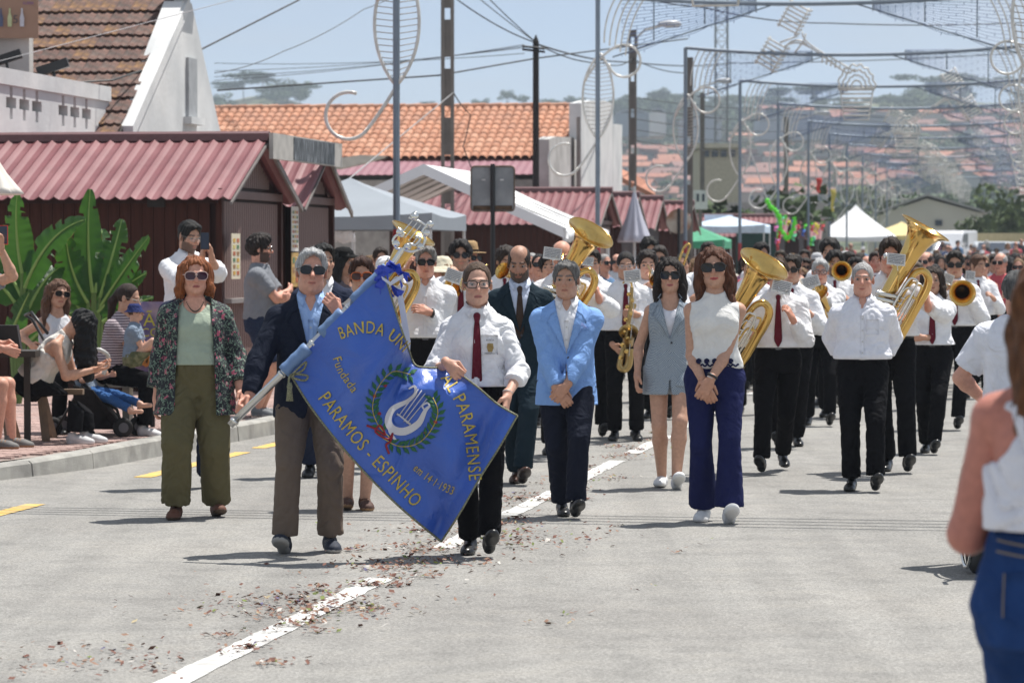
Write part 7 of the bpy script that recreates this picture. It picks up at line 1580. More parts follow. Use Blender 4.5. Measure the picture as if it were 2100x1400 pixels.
# second rank
E_ = PER(px=1066, D=25.1, H=1.775, w=1.04, label='bearded balding man in dark teal suit and brown tie looking down', skin='dark', hair='bald', hairc=(.03, .022, .018), beard=.9, beardc=(.035, .025, .02), top=dict(sleeve=0, hem=.05, puff=0, tie=(.05, .03, .022), tiez=.12, m=C('pale_blue_shirt', (.6, .66, .8))), coat=dict(m=C('teal_suit', (.013, .026, .037)), hem=-.18), bottom=dict(m=C('teal_suit', (.013, .026, .037)), hem=.07), fa=(-.02, .05, 0, 0), fb=(.02, -.22, .02, 26), head=(-6, 16, 0), ha=dict(p=(-.26, .02, .8)), hb=dict(p=(.25, -.04, .8)), shoes=dict(c=(.07, .03, .018), s=(.03, .02, .015), k='dress'))
H_ = PER(px=1374, D=24.6, H=1.675, sex='f', w=.98, label='young woman in a grey checked waistcoat and shorts with white trainers', skin='tan', hair='long', hairc=(.02, .014, .012), glasses='sunbig', lipc=(.4, .08, .1), top=dict(name='top', m=C('white_cami', (.7, .7, .75)), sleeve=0, neck='scoop', depth=.14, hem=.05, puff=0, ease=.006), coat=dict(name='waistcoat', m=gingham(), sleeve=0, hem=-.22, flare=.035, btn=.17, open=dict(z=[-.25, -.15, .15, .2, .5, .6], w=[.02, .006, 0, .0, .07, .085]), ease=.022), bottom=dict(name='shorts', m=bpy.data.materials['grey_check'], len=.42, ease=.03, belt=False), fa=(-.06, .12, 0, 4), fb=(.05, -.15, .0, 32), ha=dict(px=(1307, 770, -.06)), hb=dict(px=(1428, 770, -.0)), shoes=dict(c=(.75, .75, .75), s=(.72, .72, .7), k='sneaker'))
N_ = PER(px=1769, D=24.4, H=1.645, w=1.06, label='old man with cropped grey hair in open white shirt, hands behind his back', skin='red', hair='crop', hairc=(.36, .35, .34), browc=(.2, .17, .15), top=dict(sleeve=1.5, pocket=1, puff=.035, ease=.026, cuff=.015, m=C('old_white_shirt', (.78, .78, .83))), bottom=dict(BLK, ease=.024, hem=.07), fa=(-.08, -.12, 0, 0), fb=(.1, -.24, .02, 30), ha=dict(p=(-.12, .18, .93), e=(-.45, .8, -.1)), hb=dict(p=(.12, .18, .93), e=(.45, .8, -.1)), head=(-2, 0, 0))
S_ = PER(px=742, D=22.6, H=1.68, sex='f', w=1.05, label='woman with orange framed sunglasses half hidden behind the banner', skin='tan', hair='short', hairc=(.05, .02, .013), hairtop=.01, glasses='sunbig', framec=(.6, .12, .02), lensc=(.06, .02, .015), lipc=(.45, .04, .06), top=dict(name='dress_top', m=C('cream_dress', (.6, .55, .5)), sleeve=.6, neck='scoop', hem=-.02), bottom=dict(name='skirt', m=C('magenta_print', (.35, .03, .2)), len=.95, ease=.05, belt=False), fa=(-.1, -.08, 0, 8), fb=(.02, -.12, 0, 0), shoes=dict(c=(.07, .03, .02), s=(.35, .2, .1), k='sneaker'))
T_ = PER(px=662, D=25.9, H=1.78, label='dark haired man in navy suit right behind the pole carrier', skin='tan', hair='short', hairc=(.012, .011, .01), top=dict(sleeve=0, hem=.05, puff=0), coat=dict(m=C('navy_suit', (.02, .026, .05))), bottom=dict(m=C('navy_suit', (.02, .026, .05))), fa=(-.1, -.1, 0, 0), fb=(.1, .1, 0, 0), head=(20, 0, 0))
PER(px=394, D=24.6, H=1.67, label='grey haired man in navy suit hidden behind the copper haired woman', skin='tan', hair='short', hairc=(.4, .4, .4), w=1.1, top=dict(sleeve=0, hem=.05, puff=0), coat=dict(m=C('navy_suit', (.02, .026, .05))), bottom=dict(m=C('navy_suit', (.02, .026, .05))), head=(10, 0, 0))
# musicians
def mus(px, D, H, label, hair='short', hairc=(.015, .012, .011), fa=(-.1, .1, 0, 0), fb=(.1, -.15, .02, 26), ha=None, hb=None, head=(0, 0, 0), tie=True, **k):
    t = dict(sleeve=k.pop('sleeve', 1.9), puff=.035, ease=.026, cuff=.004, hem=.08); 
    if tie: t['tie'] = (.13, .012, .025)
    if k.pop('badge', 0): t['badge'] = 1; t['pocket'] = 1
    return PER(px=px, D=D, H=H, label=label, group=BAND, hair=hair, hairc=hairc, top=t, bottom=dict(BLK), fa=fa, fb=fb, ha=ha or dict(p=(-.16, -.26, 1.15), curl=1.1, d=(.5, -.3, .3)), hb=hb or dict(p=(.16, -.26, 1.2), curl=1.1, d=(-.4, -.3, .4)), head=head, **k)
G_ = mus(1283, 30.9, 1.735, 'saxophonist with round glasses and black strap', 'crop', (.015, .012, .011), (-.1, -.02, 0, 0), (.1, -.06, 0, 0), dict(px=(1258, 708, -.22), d=(.5, -.4, -.5), curl=1.2), dict(px=(1305, 645, -.28), d=(-.6, -.3, .1), curl=1.2), (2, 8, 0), glasses='thin', framec=(.3, .3, .35), skin='tan', badge=1, hairtop=.012)
J_ = mus(1596, 26.4, 1.68, 'tuba player with glasses behind the dull brass bell', 'short', (.06, .035, .02), (-.13, -.2, .02, 30), (.04, .3, .05, -10), dict(px=(1545, 690, -.2), d=(.3, -.5, .3), curl=1.1), dict(px=(1626, 655, -.26), d=(-.4, -.3, .8), n=(-.7, .3, 0), curl=.9), (-14, 10, 0), glasses='thin', skin='red')
mus(1624, 29.8, 1.7, 'musician in sunglasses just right of the dull brass tuba', 'short', (.02, .014, .01), (-.12, -.15, .02, 30), (.05, .2, .0, 0), None, None, (-8, 4, 0), glasses='sun')
mus(1682, 33.6, 1.66, 'grey haired horn player with glasses', 'short', (.42, .42, .42), (-.12, .1, 0, 0), (.1, -.2, .02, 28), dict(px=(1662, 610, -.25), curl=1.2, d=(.5, -.3, .2)), dict(px=(1692, 602, -.28), curl=1.2, d=(-.5, -.2, .3)), (0, 6, 0), glasses='clear', skin='red', badge=1, w=1.12, belly=.03)
mus(1712, 35.2, 1.74, 'bearded young trombonist with thick black hair', 'mop', (.012, .01, .009), head=(6, 4, 0), beard=.7, tie=True); mus(1702, 38, 1.88, 'tall musician with swept back black hair', 'mop', (.012, .01, .009), head=(-6, 10, 0))
O_ = mus(1826, 26.5, 1.83, 'tall musician with dark vest playing the gleaming tuba', 'short', (.03, .018, .012), (-.02, .05, 0, 0), (.13, -.2, .02, 28), dict(px=(1822, 652, -.22), d=(.8, -.3, .1), n=(0, .6, -.6), curl=.9), dict(px=(1903, 628, -.2), d=(-.1, -.2, .9), n=(-.8, .2, 0), curl=.8, e=(.9, .3, -.6)), (0, 8, 0), glasses='thin', framec=(.25, .02, .02), hairtop=.015, tie=False, skin='red')
mus(1912, 28.9, 1.6, 'short musician hidden behind the tuba with a watch on the wrist', 'long', (.03, .018, .012), (-.05, .1, 0, 0), (.02, -.22, .02, 28), dict(px=(1880, 690, -.22), d=(-.8, -.3, 0)), dict(px=(1890, 692, -.24), d=(-.9, -.2, .0)), (0, 0, 0), sex='f', sleeve=1.5)
Q_ = mus(1958, 32.9, 1.735, 'trombonist in black sunglasses at the right', 'short', (.02, .017, .015), (-.16, .05, 0, 0), (.03, -.2, .02, 28), dict(px=(1940, 590, -.3), d=(.6, -.4, .3)), dict(px=(1990, 612, -.2), d=(-.5, -.4, .5)), (0, 4, 0), glasses='sun', hairtop=.012)
mus(2003, 40, 1.7, 'musician turned aside in white shirt right of the trombonist', 'short', (.1, .05, .03), head=(30, 6, 0), yaw=10)
U_ = mus(872, 27.2, 1.78, 'euphonium player in sunglasses to the right of the rosette', 'short', (.2, .19, .18), (-.1, .1, 0, 0), (.1, -.1, 0, 10), dict(px=(832, 560, -.2), d=(.2, -.3, .8)), dict(px=(880, 640, -.22), d=(-.6, -.3, .2)), (4, 4, 0), glasses='sun', skin='red', belly=.03, tie=False); wrist_ring(U_, 1, 'wristwatch', (.02, .02, .02), .034, .011)
V_ = mus(945, 31.2, 1.83, 'young musician in sunglasses blowing a cornet', 'mop', (.015, .012, .012), ha=dict(px=(925, 575, -.25), curl=1.2, d=(.5, -.3, .2)), hb=dict(px=(945, 568, -.28), curl=1.2, d=(-.4, -.2, .5)), glasses='sunround', beard=.35)
mus(1035, 33.2, 1.78, 'horn player in white shirt behind the teal suit', 'curly', (.03, .02, .015), head=(20, 14, 0)); mus(1152, 28.6, 1.82, 'balding tuba player behind the sky blue blazer', 'bald', (.03, .022, .018), (-.1, .1, 0, 0), (.1, 0, 0, 0), dict(px=(1150, 640, -.2)), dict(px=(1228, 612, -.16), d=(-.2, -.2, .9), n=(-.8, .2, 0), curl=.9, e=(.9, .3, -.6)), (0, 10, 0), skin='red')
mus(1213, 31.5, 1.76, 'musician in white shirt half hidden by the raised tuba bell', 'short', (.02, .015, .012), head=(0, 6, 0)); mus(1327, 31.6, 1.735, 'curly haired boy playing a cornet', 'curly', (.02, .014, .012), ha=dict(px=(1322, 590, -.25), curl=1.2, d=(.5, -.3, .2)), hb=dict(px=(1348, 580, -.28), curl=1.2, d=(-.4, -.2, .5)), skin='fair', head=(4, 4, 0))
mus(1352, 35, 1.8, 'musician in sunglasses behind the curly haired boy', 'short', (.03, .022, .018), glasses='sun', head=(0, 6, 0)); mus(1331, 39, 1.9, 'tall black haired musician behind the curly boy', 'mop', (.012, .011, .01), head=(10, 14, 0)); mus(1452, 37, 1.84, 'musician left of the auburn haired woman, further back', 'short', (.02, .015, .012)); mus(1538, 36, 1.7, 'curly brown haired musician between auburn hair and tuba bell', 'curly', (.05, .03, .02))
mus(1400, 38, 1.72, 'trombone player behind the woman in the waistcoat', 'crop', (.03, .022, .018)); mus(1560, 44, 1.84, 'dark haired musician seen above the dull tuba bell', 'mop', (.015, .012, .011), head=(30, 0, 0)); mus(1755, 40, 1.66, 'young man with wavy black hair and glasses behind the old man', 'mop', (.012, .01, .01), glasses='thin'); mus(1795, 43, 1.74, 'man with receding dark hair left of the tall tubist', 'short', (.03, .02, .015), skin='red')
mus(1125, 33.6, 1.7, 'dark haired musician between teal suit and music card', 'mop', (.012, .01, .01)); mus(1880, 37, 1.62, 'musician behind the gleaming tuba', 'short', (.1, .07, .05), w=1.1); mus(2040, 47, 1.7, 'last musician at the right edge behind the white t-shirt', 'short', (.02, .015, .012))
mus(1600, 48, 1.76, 'musician half hidden in the rows behind the tubas', 'short', (.04, .03, .02)); mus(1650, 50, 1.78, 'musician in the rows behind the horn player', 'short', (.02, .015, .012)); mus(780, 38, 1.78, 'man with short dark hair looking over the banner top', 'short', (.03, .02, .015), skin='tan', head=(10, 0, 0), tie=False)
# hats behind
PER(px=962, D=34, H=1.8, label='man in a straw fedora with black band and patterned shirt', skin='red', hair='crop', hairc=(.3, .28, .25), hat=('fedora', (.38, .25, .13)), glasses='sun', top=dict(m=C('camo_shirt', (.12, .1, .07), c2=(.3, .26, .18), vs=25), sleeve=.8), yaw=40)
PER(px=905, D=33, H=1.66, sex='f', label='woman in a wide cream sun hat and blue patterned dress', skin='red', hair='bob', hairc=(.3, .18, .1), hat=('sun', (.66, .6, .46)), top=dict(m=C('blue_pattern', (.15, .35, .6), c2=(.7, .72, .7), vs=20), sleeve=.5, neck='scoop'), yaw=-60)
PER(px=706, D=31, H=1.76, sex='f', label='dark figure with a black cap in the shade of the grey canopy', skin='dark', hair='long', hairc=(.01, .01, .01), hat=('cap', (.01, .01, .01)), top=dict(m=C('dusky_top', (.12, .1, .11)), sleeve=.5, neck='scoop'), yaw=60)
# bystanders at the left
PH = PER(px=384, D=30.2, H=1.87, base=PZ, label='bearded man in white shirt photographing with a phone', skin='tan', hair='short', hairc=(.012, .011, .01), beard=.75, glasses='thin', framec=(.3, .28, .25), top=dict(sleeve=1.35, ease=.03, cuff=.012), bottom=dict(m=C('navy_suit', (.02, .026, .05))), yaw=28, ha=dict(px=(414, 528, -.34), d=(.1, -.1, .8), n=(.6, -.2, .2), curl=1.1, e=(-.6, .1, -.8)), hb=dict(px=(434, 530, -.38), d=(-.1, -.1, .8), n=(-.6, .2, .3), curl=1.0, e=(.7, .1, -.8)), head=(8, 14, 0))
def phone(px, py, D, label, c=(.012, .012, .014), rz=0):
    r = empty('phone', W(px, py, D), rad(rz), label, 'phone'); m = MB(); m.box((0, 0, 0), (.078, .009, .15)); m.build('case', mat('phone_case_%d' % int(c[0] * 99), c, rough=.3), r); m = MB(); m.box((0, -.0055, 0), (.068, .002, .138)); m.build('screen', mat('phone_screen', (.02, .03, .06), rough=.08), r); m = MB(); m.box((-.02, .006, .05), (.03, .003, .03)); m.build('camera_bump', mat('black_metal'), r)
phone(420, 494, 29.72, 'black phone raised by the bearded photographer', rz=20); phone(6, 482, 26.5, 'phone in a red case held up at the left edge', (.55, .02, .02))
PER(px=-75, D=26.6, H=1.7, base=PZ, label='bystander at the left edge of whom only the hand with the red phone shows', skin='tan', hair='short', hairc=(.02, .015, .012), top=dict(sleeve=.6, neck='crew', m=C('grey_polo', (.2, .21, .23))), hb=dict(px=(2, 510, -.2), d=(0, -.1, .9), n=(-.5, -.3, 0), curl=.9, e=(.6, .2, -.8)))
GP2 = PER(px=533, D=32.6, H=1.75, base=PZ, yaw=78, label='bearded man in grey polo and shorts with folded arms against the kiosk', skin='red', hair='mop', hairc=(.02, .014, .012), beard=.9, glasses='sun', w=1.08, belly=.02, top=dict(name='polo_shirt', sleeve=.7, neck='crew', m=C('grey_polo', (.2, .21, .23)), hem=.0, ease=.024), bottom=dict(name='shorts', m=C('navy_shorts', (.02, .03, .06)), len=.95, ease=.03, belt=False), ha=dict(p=(.12, -.26, 1.2), d=(.9, -.1, .2), e=(-.6, -.2, -.7), n=(0, 1, 0)), hb=dict(p=(-.12, -.3, 1.15), d=(-.9, -.1, -.1), e=(.6, -.2, -.7), n=(0, 1, 0)), shoes=dict(c=(.16, .17, .18), s=(.4, .4, .4), k='sneaker'), head=(10, 0, 0), skin_='red')
SEAT = dict(seated=True, waist=.1, belt=False)
def seat(px, D, H, label, yaw, lean=20, **k):
    P = dict(px=px, D=D, H=H, base=PZ, label=label, yaw=yaw, pel=(0, 0, k.pop('sz', .53)), lean=(lean, 0, 0), ppitch=0, fa=k.pop('fa', (-.11, -.4, 0, 0, -4, (0, -1, 1.2))), fb=k.pop('fb', (.11, -.46, 0, 0, 4, (0, -1, 1.2)))); P.update(k); return PER(**P)
seat(64, 27.9, 1.66, 'seated woman bending forward, long black hair falling over her face', 76, 38, sex='f', w=1.05, skin='tan', hair='drape', hairc=(.008, .008, .009), top=dict(name='top', m=C('cream_blouse', (.66, .63, .58)), sleeve=0, neck='tank', depth=.06, hem=.02, ease=.02, puff=.02), bottom=dict(SEAT, m=BLK['m']), ha=dict(p=(-.1, -.58, .64), d=(0, -1, .1), n=(0, 0, 1), curl=.6), hb=dict(p=(.1, -.54, .67), d=(0, -1, .1), n=(0, 0, 1), curl=.7), head=(0, 62, 0), shoes=dict(c=(.55, .55, .55), s=(.7, .7, .7), k='sneaker'), noeyes=True)
seat(112, 29.6, 1.66, 'smiling woman in sunglasses seated behind the bending woman', 20, 6, sex='f', skin='tan', hair='long', hairc=(.12, .06, .035), glasses='sunbig', framec=(.3, .18, .12), sz=.6, top=dict(name='top', m=C('white_tee', (.65, .65, .67)), sleeve=0, neck='tank', hem=.02), bottom=dict(SEAT, m=BLK['m']), hb=dict(p=(.2, -.3, .65)), head=(0, 2, 8))
seat(226, 29.2, 1.64, 'woman with ponytail and striped t-shirt holding the toddler', 62, 16, sex='f', w=1.05, skin='tan', hair='ponytail', hairc=(.035, .02, .015), glasses='thin', framec=(.4, .35, .3), sz=.6, top=dict(name='t_shirt', m=stripes(), sleeve=.55, neck='crew', hem=.02, ease=.02), bottom=dict(SEAT, m=BLK['m']), ha=dict(p=(.02, -.52, .78), d=(.5, -.8, .1), curl=.8), hb=dict(p=(.16, -.5, .78), d=(0, -1, 0), curl=.8), head=(6, 14, 0), fb=(.11, -.62, 0, 0, 4, (0, -1, 1.2)), shoes=dict(c=(.68, .68, .68), s=(.7, .7, .7), k='sneaker'))
seat(272, 28.7, .98, 'toddler in navy bucket hat and grey shirt sitting on a lap', 80, 4, base=.62, w=1.15, aw=1.1, skin='fair', hair='crop', hairc=(.1, .05, .03), hat=('bucket', (.025, .035, .12)), sz=.35, top=dict(name='t_shirt', m=C('grey_blue_tee', (.2, .25, .32)), sleeve=.6, neck='crew', hem=.0), bottom=dict(SEAT, name='shorts', m=C('camo_shorts', (.1, .11, .06), c2=(.2, .2, .12), vs=22), len=.9), ha=dict(p=(-.05, -.4, .5), d=(0, -1, -.3)), hb=dict(p=(.16, -.38, .42), d=(0, -1, -.4)), fa=(-.1, -.45, .1, 0), fb=(.1, -.45, .1, 0), head=(4, 0, 0))
seat(-100, 27.2, 1.75, 'seated person at the left edge, only bare knees, hands and grey trainers in view', 74, 24, skin='red', hair='short', w=1.05, top=dict(name='t_shirt', m=C('dark_tee', (.03, .03, .035)), sleeve=.6, neck='crew'), bottom=dict(SEAT, name='shorts', m=C('navy_shorts', (.02, .03, .06)), len=.85), ha=dict(px=(8, 715, -.42), d=(.2, -.8, -.3), curl=.9), hb=dict(px=(22, 712, -.45), d=(.0, -.9, -.3), curl=.9), shoes=dict(c=(.15, .145, .14), s=(.3, .15, .07), k='sneaker'), noeyes=True)
CH = seat(180, 28.85, 1.0, 'barefoot child in blue jeans lying back in the pushchair', 58, -20, base=.32, skin='fair', hair='short', hairc=(.05, .03, .02), sz=.38, top=dict(name='t_shirt', m=C('grey_blue_tee', (.2, .25, .32)), sleeve=.6, neck='crew', hem=.0), bottom=dict(SEAT, name='jeans', m=C('child_jeans', (.035, .1, .26)), len=1.9, hem=.06), shoes=None, fa=(-.12, -.95, -.02, 0, 0, (0, -1, 1)), fb=(.12, -1.05, .06, 0, 0, (0, -1, 1)), noeyes=True, ha=dict(p=(-.1, -.25, .6)), hb=dict(p=(.15, -.3, .6)))
for L_ in CH['_']['legs']:
    V, Q = run([(cone(L_['A'] + _v((0, .02, -.03)), L_['A'] + _v((0, -.17, -.02)), .04, .032), .02), (cone(L_['K'] * .3 + L_['A'] * .7, L_['A'], .045, .04), .02)], .01); link('foot', npmesh('foot', V, Q, cols=np.tile(SKIN['fair'], (len(V), 1))), CH['_']['root'], skin_mat())
# pushchair, bench, bag
pc = empty('pushchair', (0, 0, 0), 0, 'black folding pushchair with small swivel wheels by the seated women', 'pushchair'); M_BM = mat('black_metal'); D = 28.75
def wheel(parent, c, r_, w_, ax=(1, 0, 0), spokes=0, m_=None):
    m = MB(); lathe_dir(m, [(r_ * .5, -w_ / 2), (r_ * .93, -w_ / 2), (r_, -w_ / 4), (r_, w_ / 4), (r_ * .93, w_ / 2), (r_ * .5, w_ / 2)], 24, c, ax); o = m.build('wheel', m_ or mat('tyre', (.015, .015, .015), rough=.8), parent, smooth=True); m = MB(); lathe_dir(m, [(0, -w_ / 2 - .004), (r_ * .5, -w_ / 2 - .004), (r_ * .5, w_ / 2 + .004), (0, w_ / 2 + .004)], 16, c, ax); m.build('hub', mat('grey_hub', (.12, .12, .13)), o); return o
for px, py, dd in ((252, 892, 0), (284, 888, .25), (108, 893, .1), (130, 886, .4)): q = W(px, py, D + dd); q.z = PZ + .085; wheel(pc, q, .085, .045, (.35, -.9, 0))
m = MB(); m.tube([W(252, 880, D), W(240, 840, D), W(175, 790, D), W(140, 760, D), W(92, 700, D + .3), W(66, 655, D + .3), W(52, 646, D + .3), W(64, 640, D + .2), W(98, 684, D + .1)], .014, 8); m.tube([W(284, 878, D + .25), W(275, 845, D + .25), W(215, 790, D + .3)], .014, 8); m.tube([W(110, 890, D + .1), W(150, 820, D), W(200, 740, D)], .012, 8); m.build('frame', M_BM, pc, smooth=True)
m = MB(); m.strip([W(150, 790, D - .1), W(190, 800, D - .1), W(240, 862, D - .1)], [W(150, 860, D + .1), W(190, 880, D + .1), W(232, 880, D + .1)], (0, .3, 0)); m.build('seat_fabric', C('black_fabric', (.02, .02, .022)), pc)
m = MB(); m.tube(smooth_path([W(176, 745, D - .2), W(196, 718, D - .25), (W(214, 722, D - .25)), W(222, 735, D - .2), W(212, 768, D - .2)], 6), .018, 8); m.build('bumper_bar', mat('grey_plastic', (.5, .49, .47), rough=.4), pc, smooth=True)
be = empty('bench', (0, 0, 0), 0, 'wooden bench with sloping legs under the bending woman', 'bench'); M_WD = mat('bench_wood', (.2, .14, .09), rough=.8, var=.2, vs=4, stretch=(.3, 3, 3))
for k_ in range(3): m = MB(); m.box(W(28, 803, 28.1 + .13 * k_), (1.15, .11, .045)); m.build('seat_plank', M_WD, be)
for px in (12, 88): 
    for k_ in (0, 1): m = MB(); m.tube([W(px - 4 + 2 * k_, 806, 28.2 + .3 * k_), Vector((W(px + 8, 800, 28.2).x, 28.2 + .45 * k_ - .05, PZ))], .035, 4); m.build('leg', M_WD, be)
b2 = empty('bench', (0, 0, 0), 0, 'second bench end, beige, under the woman in stripes', 'bench'); m = MB(); m.box(W(262, 785, 29.3), (.5, .5, .06)); m.build('seat', mat('beige_seat', (.45, .42, .36)), b2); m = MB(); m.box(W(262, 850, 29.3), (.06, .3, .5)); m.build('leg', mat('beige_seat'), b2)
bg = empty('handbag', (0, 0, 0), 0, 'black leather handbag with a chain strap at the left edge', 'bag'); c = W(14, 692, 27.6); m = MB(); m.prism([(-.14, -.1), (.11, -.1), (.08, .1), (-.12, .1)], .12, None, c); m.build('body', mat('black_leather', (.02, .018, .017), rough=.35, bump=.3, bs=80), bg); m = MB(); m.tube([c + Vector((-.08, -.01, .09)), c + Vector((-.1, -.03, -.02)), c + Vector((-.06, -.03, -.09))], .008, 6); m.build('chain_strap', mat('gold_chain', (.4, .3, .15), rough=.3, metal=1), bg)
tb_ = empty('table', (0, 0, 0), 0, 'dark table edge behind the black handbag', 'table'); m = MB(); m.box(c + Vector((-.2, .1, -.13)), (.9, .5, .05)); m.build('top', mat('dark_timber'), tb_)
for sx in (-.5, .15): m = MB(); m.box((c.x + sx, c.y + .1, (c.z - .15 + PZ) / 2), (.05, .05, c.z - .15 - PZ)); m.build('leg', mat('dark_timber'), tb_)
fs = empty('advert_board', (0, 0, 0), 0, 'purple food poster board with yellow letters behind the toddler', 'sign'); a = W(312, 690, 30.4); m = MB(); m.box(a, (.5, .03, .62)); m.build('sheet', mat('purple_poster', (.16, .13, .3), rough=.5, var=.2, vs=9, c2=(.4, .3, .35)), fs)
text('PÃO', fs, W(312, 668, 30.36), .16, (.55, .5, .05)); text('COM', fs, W(318, 690, 30.36), .11, (.55, .5, .05))
m = MB()
for i in range(9): lathe_dir(m, [(0, -.03), (.04, -.01), (.05, .02), (.02, .04)], 8, a + Vector((-.12 + .03 * (i % 3) * 2, -.03, -.1 - .06 * (i // 3))), (random.uniform(-1, 1), -1, random.uniform(-1, 1)))
m.build('food_print', mat('fried_food', (.5, .2, .04), var=.3, vs=20), fs)
for px, tall in ((312, .62),): m = MB(); m.box((a.x, a.y + .03, (a.z + PZ) / 2 - .1), (.04, .04, a.z - PZ)); m.build('stand', M_BM, fs)
# right edge, seen from behind
TW = PER(jeans=1, px=2191, D=7.75, H=1.72, sex='f', w=1.22, aw=1.28, yaw=172, label='large sunburnt woman in white tank top and jeans seen from behind at right', skin=(.5, .2, .15), hair='verylong', hairc=(.13, .055, .025), top=dict(name='tank_top', m=C('white_rib', (.72, .72, .78), bs=120), sleeve=0, neck='tank', depth=.1, hem=.15, ease=.012, puff=.02), bottom=dict(name='jeans', m=C('blue_jeans', (.018, .05, .16), var=.25, vs=6, crease=7), hem=.08, ease=.014, fold=.004, waist=.175, belt=False), hb=dict(p=(.12, -.26, 1.12), e=(.5, .35, -1)), ha=dict(p=(-.1, -.3, 1.12)), noeyes=True, q=.85, skin_=0)
TM = PER(px=2088, D=18.5, H=1.615, w=1.1, yaw=178, label='grey haired man in white t-shirt seen from behind', skin='red', hair='short', hairc=(.09, .09, .09), top=dict(name='t_shirt', m=C('white_tee2', (.75, .76, .82)), sleeve=.75, neck='crew', hem=-.06, ease=.03, puff=.0), bottom=dict(name='jeans', m=C('blue_jeans', (.018, .05, .16))), hb=dict(p=(.2, -.2, .95), e=(.9, .3, -.4)), ha=dict(p=(-.2, -.2, .95)), noeyes=True)
wc = empty('wheelchair', (0, 0, 0), 0, 'wheelchair wheel seen edge on behind the woman in the tank top', 'wheelchair'); g = W(2000, 600, 18.0)
for sx in (0, .56):
    c = Vector((g.x + sx, 18.0, .3)); wheel(wc, c, .3, .03, (1, .06, 0)); m = MB(); m.tube([c + Vector((-.045, .27 * math.sin(t), .27 * math.cos(t))) for t in np.linspace(0, 2 * math.pi, 33)[:-1]], .01, 6, closed=True); m.build('hand_rim', M_SILV, wc)
    q = Vector((g.x + sx + .03, 18.4, .09)); wheel(wc, q, .09, .03, (1, 0, 0)); m = MB(); m.tube([q, q + Vector((0, -.02, .35)), Vector((g.x + sx + .05, 17.9, .48)), Vector((g.x + sx + .05, 17.75, .9)), Vector((g.x + sx + .05, 17.62, .92))], .013, 8); m.build('frame', M_BM, wc, smooth=True)
m = MB(); m.box((g.x + .29, 18.15, .48), (.46, .42, .04)); m.build('seat', C('black_fabric', (.02, .02, .022)), wc); m = MB(); m.box((g.x + .29, 17.86, .7), (.46, .03, .4)); m.build('backrest', C('black_fabric', (.02, .02, .022)), wc)
# ================================================================ CROWD BEHIND
RC = random.Random(21)
CROWDM = [mat('crowd_cloth_%d' % i, c, rough=.9, var=.12, vs=10, bump=0) for i, c in enumerate([(.7, .7, .72), (.7, .7, .72), (.03, .03, .035), (.05, .08, .2), (.5, .08, .1), (.3, .32, .34), (.55, .5, .42), (.1, .2, .35), (.45, .2, .3), (.6, .62, .65)])]
CROWDH = [hair_mat(c) for c in ((.012, .01, .01), (.03, .02, .015), (.08, .045, .03), (.35, .34, .33), (.2, .12, .06), (.02, .015, .012))]
def crowd_proto(i):
    f = i % 2 == 0
    P = dict(px=1050, D=70, H=1.75, sex='f' if f else 'm', label='x', skin=('tan', 'red', 'dark')[i % 3], hair=('long', 'short', 'bob', 'curly', 'ponytail', 'crop', 'long', 'bald')[i], hairc=(.03, .02, .015), glasses=('sunbig', None, None, 'sun', 'sunbig', None, None, 'sun')[i], top=dict(name='shirt', m=CROWDM[0], sleeve=(.6, 1.9, .5, .7, 0, 1.5, .6, .7)[i], neck='scoop' if f else 'crew', ease=.02), bottom=dict(m=BLK['m'], belt=False), q=.9, w=(1, 1.05, 1.15, 1, .95, 1.1, 1, 1.15)[i], noeyes=True, seed=300 + i)
    if i == 5: P['hat'] = ('cap', (.5, .5, .52))
    person(P); return P['_']['root']
protos = [crowd_proto(i) for i in range(8)]
HN = ('long haired woman', 'short haired man', 'woman with a bob', 'curly haired man', 'woman with ponytail', 'man in a cap', 'long haired woman', 'balding man'); CN = ('white', 'white', 'black', 'navy', 'red', 'grey', 'beige', 'blue', 'pink', 'pale grey')
used = set(); cnt = 0; occ = []
def place_crowd(x, y, i, back=False):
    global cnt
    r = protos[i] if i not in used else copy_tree(protos[i]); used.add(i); h_ = RC.uniform(1.52, 1.74) / 1.75
    r.location = (x, y, hz(x, y)); r.rotation_euler = (0, 0, RC.uniform(-.6, .6) + (math.pi if back else 0)); r.scale = (h_, h_, h_); ci = RC.randrange(10); hi = RC.randrange(6)
    if i in (0, 6) and hi == 3: hi = 2
    for ch in r.children:
        if ch.name.startswith('shirt'): ch.material_slots[0].link = 'OBJECT'; ch.material_slots[0].material = CROWDM[ci]
        if ch.name.startswith('hair'): ch.material_slots[0].link = 'OBJECT'; ch.material_slots[0].material = CROWDH[hi]
    px = 1050 + x / y * FPX; wh = 'by the kiosks' if px < 1550 else 'behind the dull tuba' if px < 1700 else 'behind the old man' if px < 1850 else 'by the tall tuba'
    ex = (' from behind' if back else ''); r['label'] = '%s in %s top%s, %s crowd %s' % (HN[i], CN[ci], ex, 'near' if y < 60 else 'middle' if y < 95 else 'far', wh); r['group'] = 'crowd following the band'; cnt += 1
t_ = 0
while cnt < 280 and t_ < 6000:
    t_ += 1; D = 42 * (150 / 42) ** (RC.random() ** 1.25); px = RC.uniform(1530, 2115) if RC.random() < .9 else RC.uniform(1400, 1560); x = (px - 1050) / FPX * D; Xr = x * math.cos(YAW) - D * math.sin(YAW)
    if Xr < -8.2 or (px < 1560 and D > 80): continue
    if any((x - a) ** 2 + (D - b) ** 2 < .36 for a, b in occ): continue
    occ.append((x, D)); place_crowd(x, D, RC.randrange(8), RC.random() < .12)
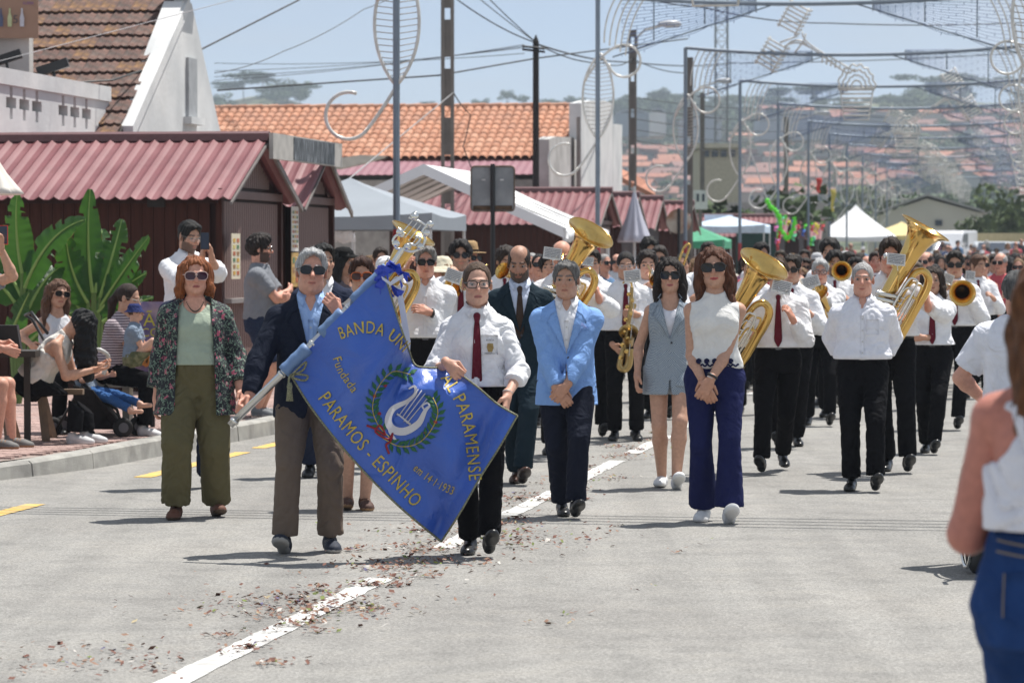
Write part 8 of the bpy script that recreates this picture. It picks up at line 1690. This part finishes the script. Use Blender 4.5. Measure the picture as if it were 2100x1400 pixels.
for px, D in ((690, 37), (720, 36), (760, 40), (812, 39), (1090, 41), (1180, 43), (1240, 46), (1265, 52), (1290, 46), (1310, 50), (1105, 38), (1425, 50), (1470, 48), (1492, 52), (1410, 56)): place_crowd((px - 1050) / FPX * D, D, RC.randrange(8))
# ================================================================ LITTER
def litter():
    r = np.random.default_rng(8); V = []; F_ = []; mi = []
    cl = [(s_, -3.35 + r.normal(0, .17), r.uniform(.02, .09), int(r.uniform(8, 45))) for s_ in np.concatenate([r.uniform(12.5, 30, 95), r.uniform(30, 60, 60)])] + [(r.uniform(12, 26), r.uniform(-5.2, -1.5), .05, int(r.uniform(2, 9))) for _ in range(16)]
    for s_, X, rr, n_ in [(16.0, -3.5, .3, 320), (15.7, -3.3, .2, 160), (13.6, -3.85, .25, 150), (18.2, -3.3, .35, 220), (19.6, -3.1, .3, 260), (20.5, -3.3, .4, 260), (14.1, -4.5, .07, 40), (13.9, -4.8, .07, 40), (13.7, -5.2, .1, 50), (13.6, -4.4, .08, 50)] + cl:
        for _ in range(n_):
            p = RP(X + r.normal(0, rr), s_ + r.normal(0, rr * 1.3), .006 + abs(r.normal(0, .012))); a = r.uniform(0, 6.28); q = r.uniform(.006, .022); u = Vector((math.cos(a), math.sin(a), r.uniform(-.5, .5))) * q; w_ = Vector((-math.sin(a), math.cos(a), r.uniform(-.3, .6))) * q * r.uniform(.3, .8); k_ = len(V); V += [p - u, p + w_, p + u, p - w_]; F_.append((k_, k_ + 1, k_ + 2, k_ + 3)); mi.append(int(r.choice(6, p=[.52, .3, .05, .08, .02, .03])))
    me_ = bpy.data.meshes.new('petal_litter'); me_.from_pydata([tuple(v) for v in V], [], F_); o = link('petal_litter', me_)
    for i, c in enumerate(((.16, .07, .05), (.26, .15, .1), (.5, .47, .43), (.16, .2, .05), (.12, .11, .2), (.4, .33, .2))): me_.materials.append(mat('petal_%d' % i, c, rough=.9, var=.3, vs=30, bump=0))
    me_.polygons.foreach_set('material_index', mi); tag(o, kind='stuff')
litter()
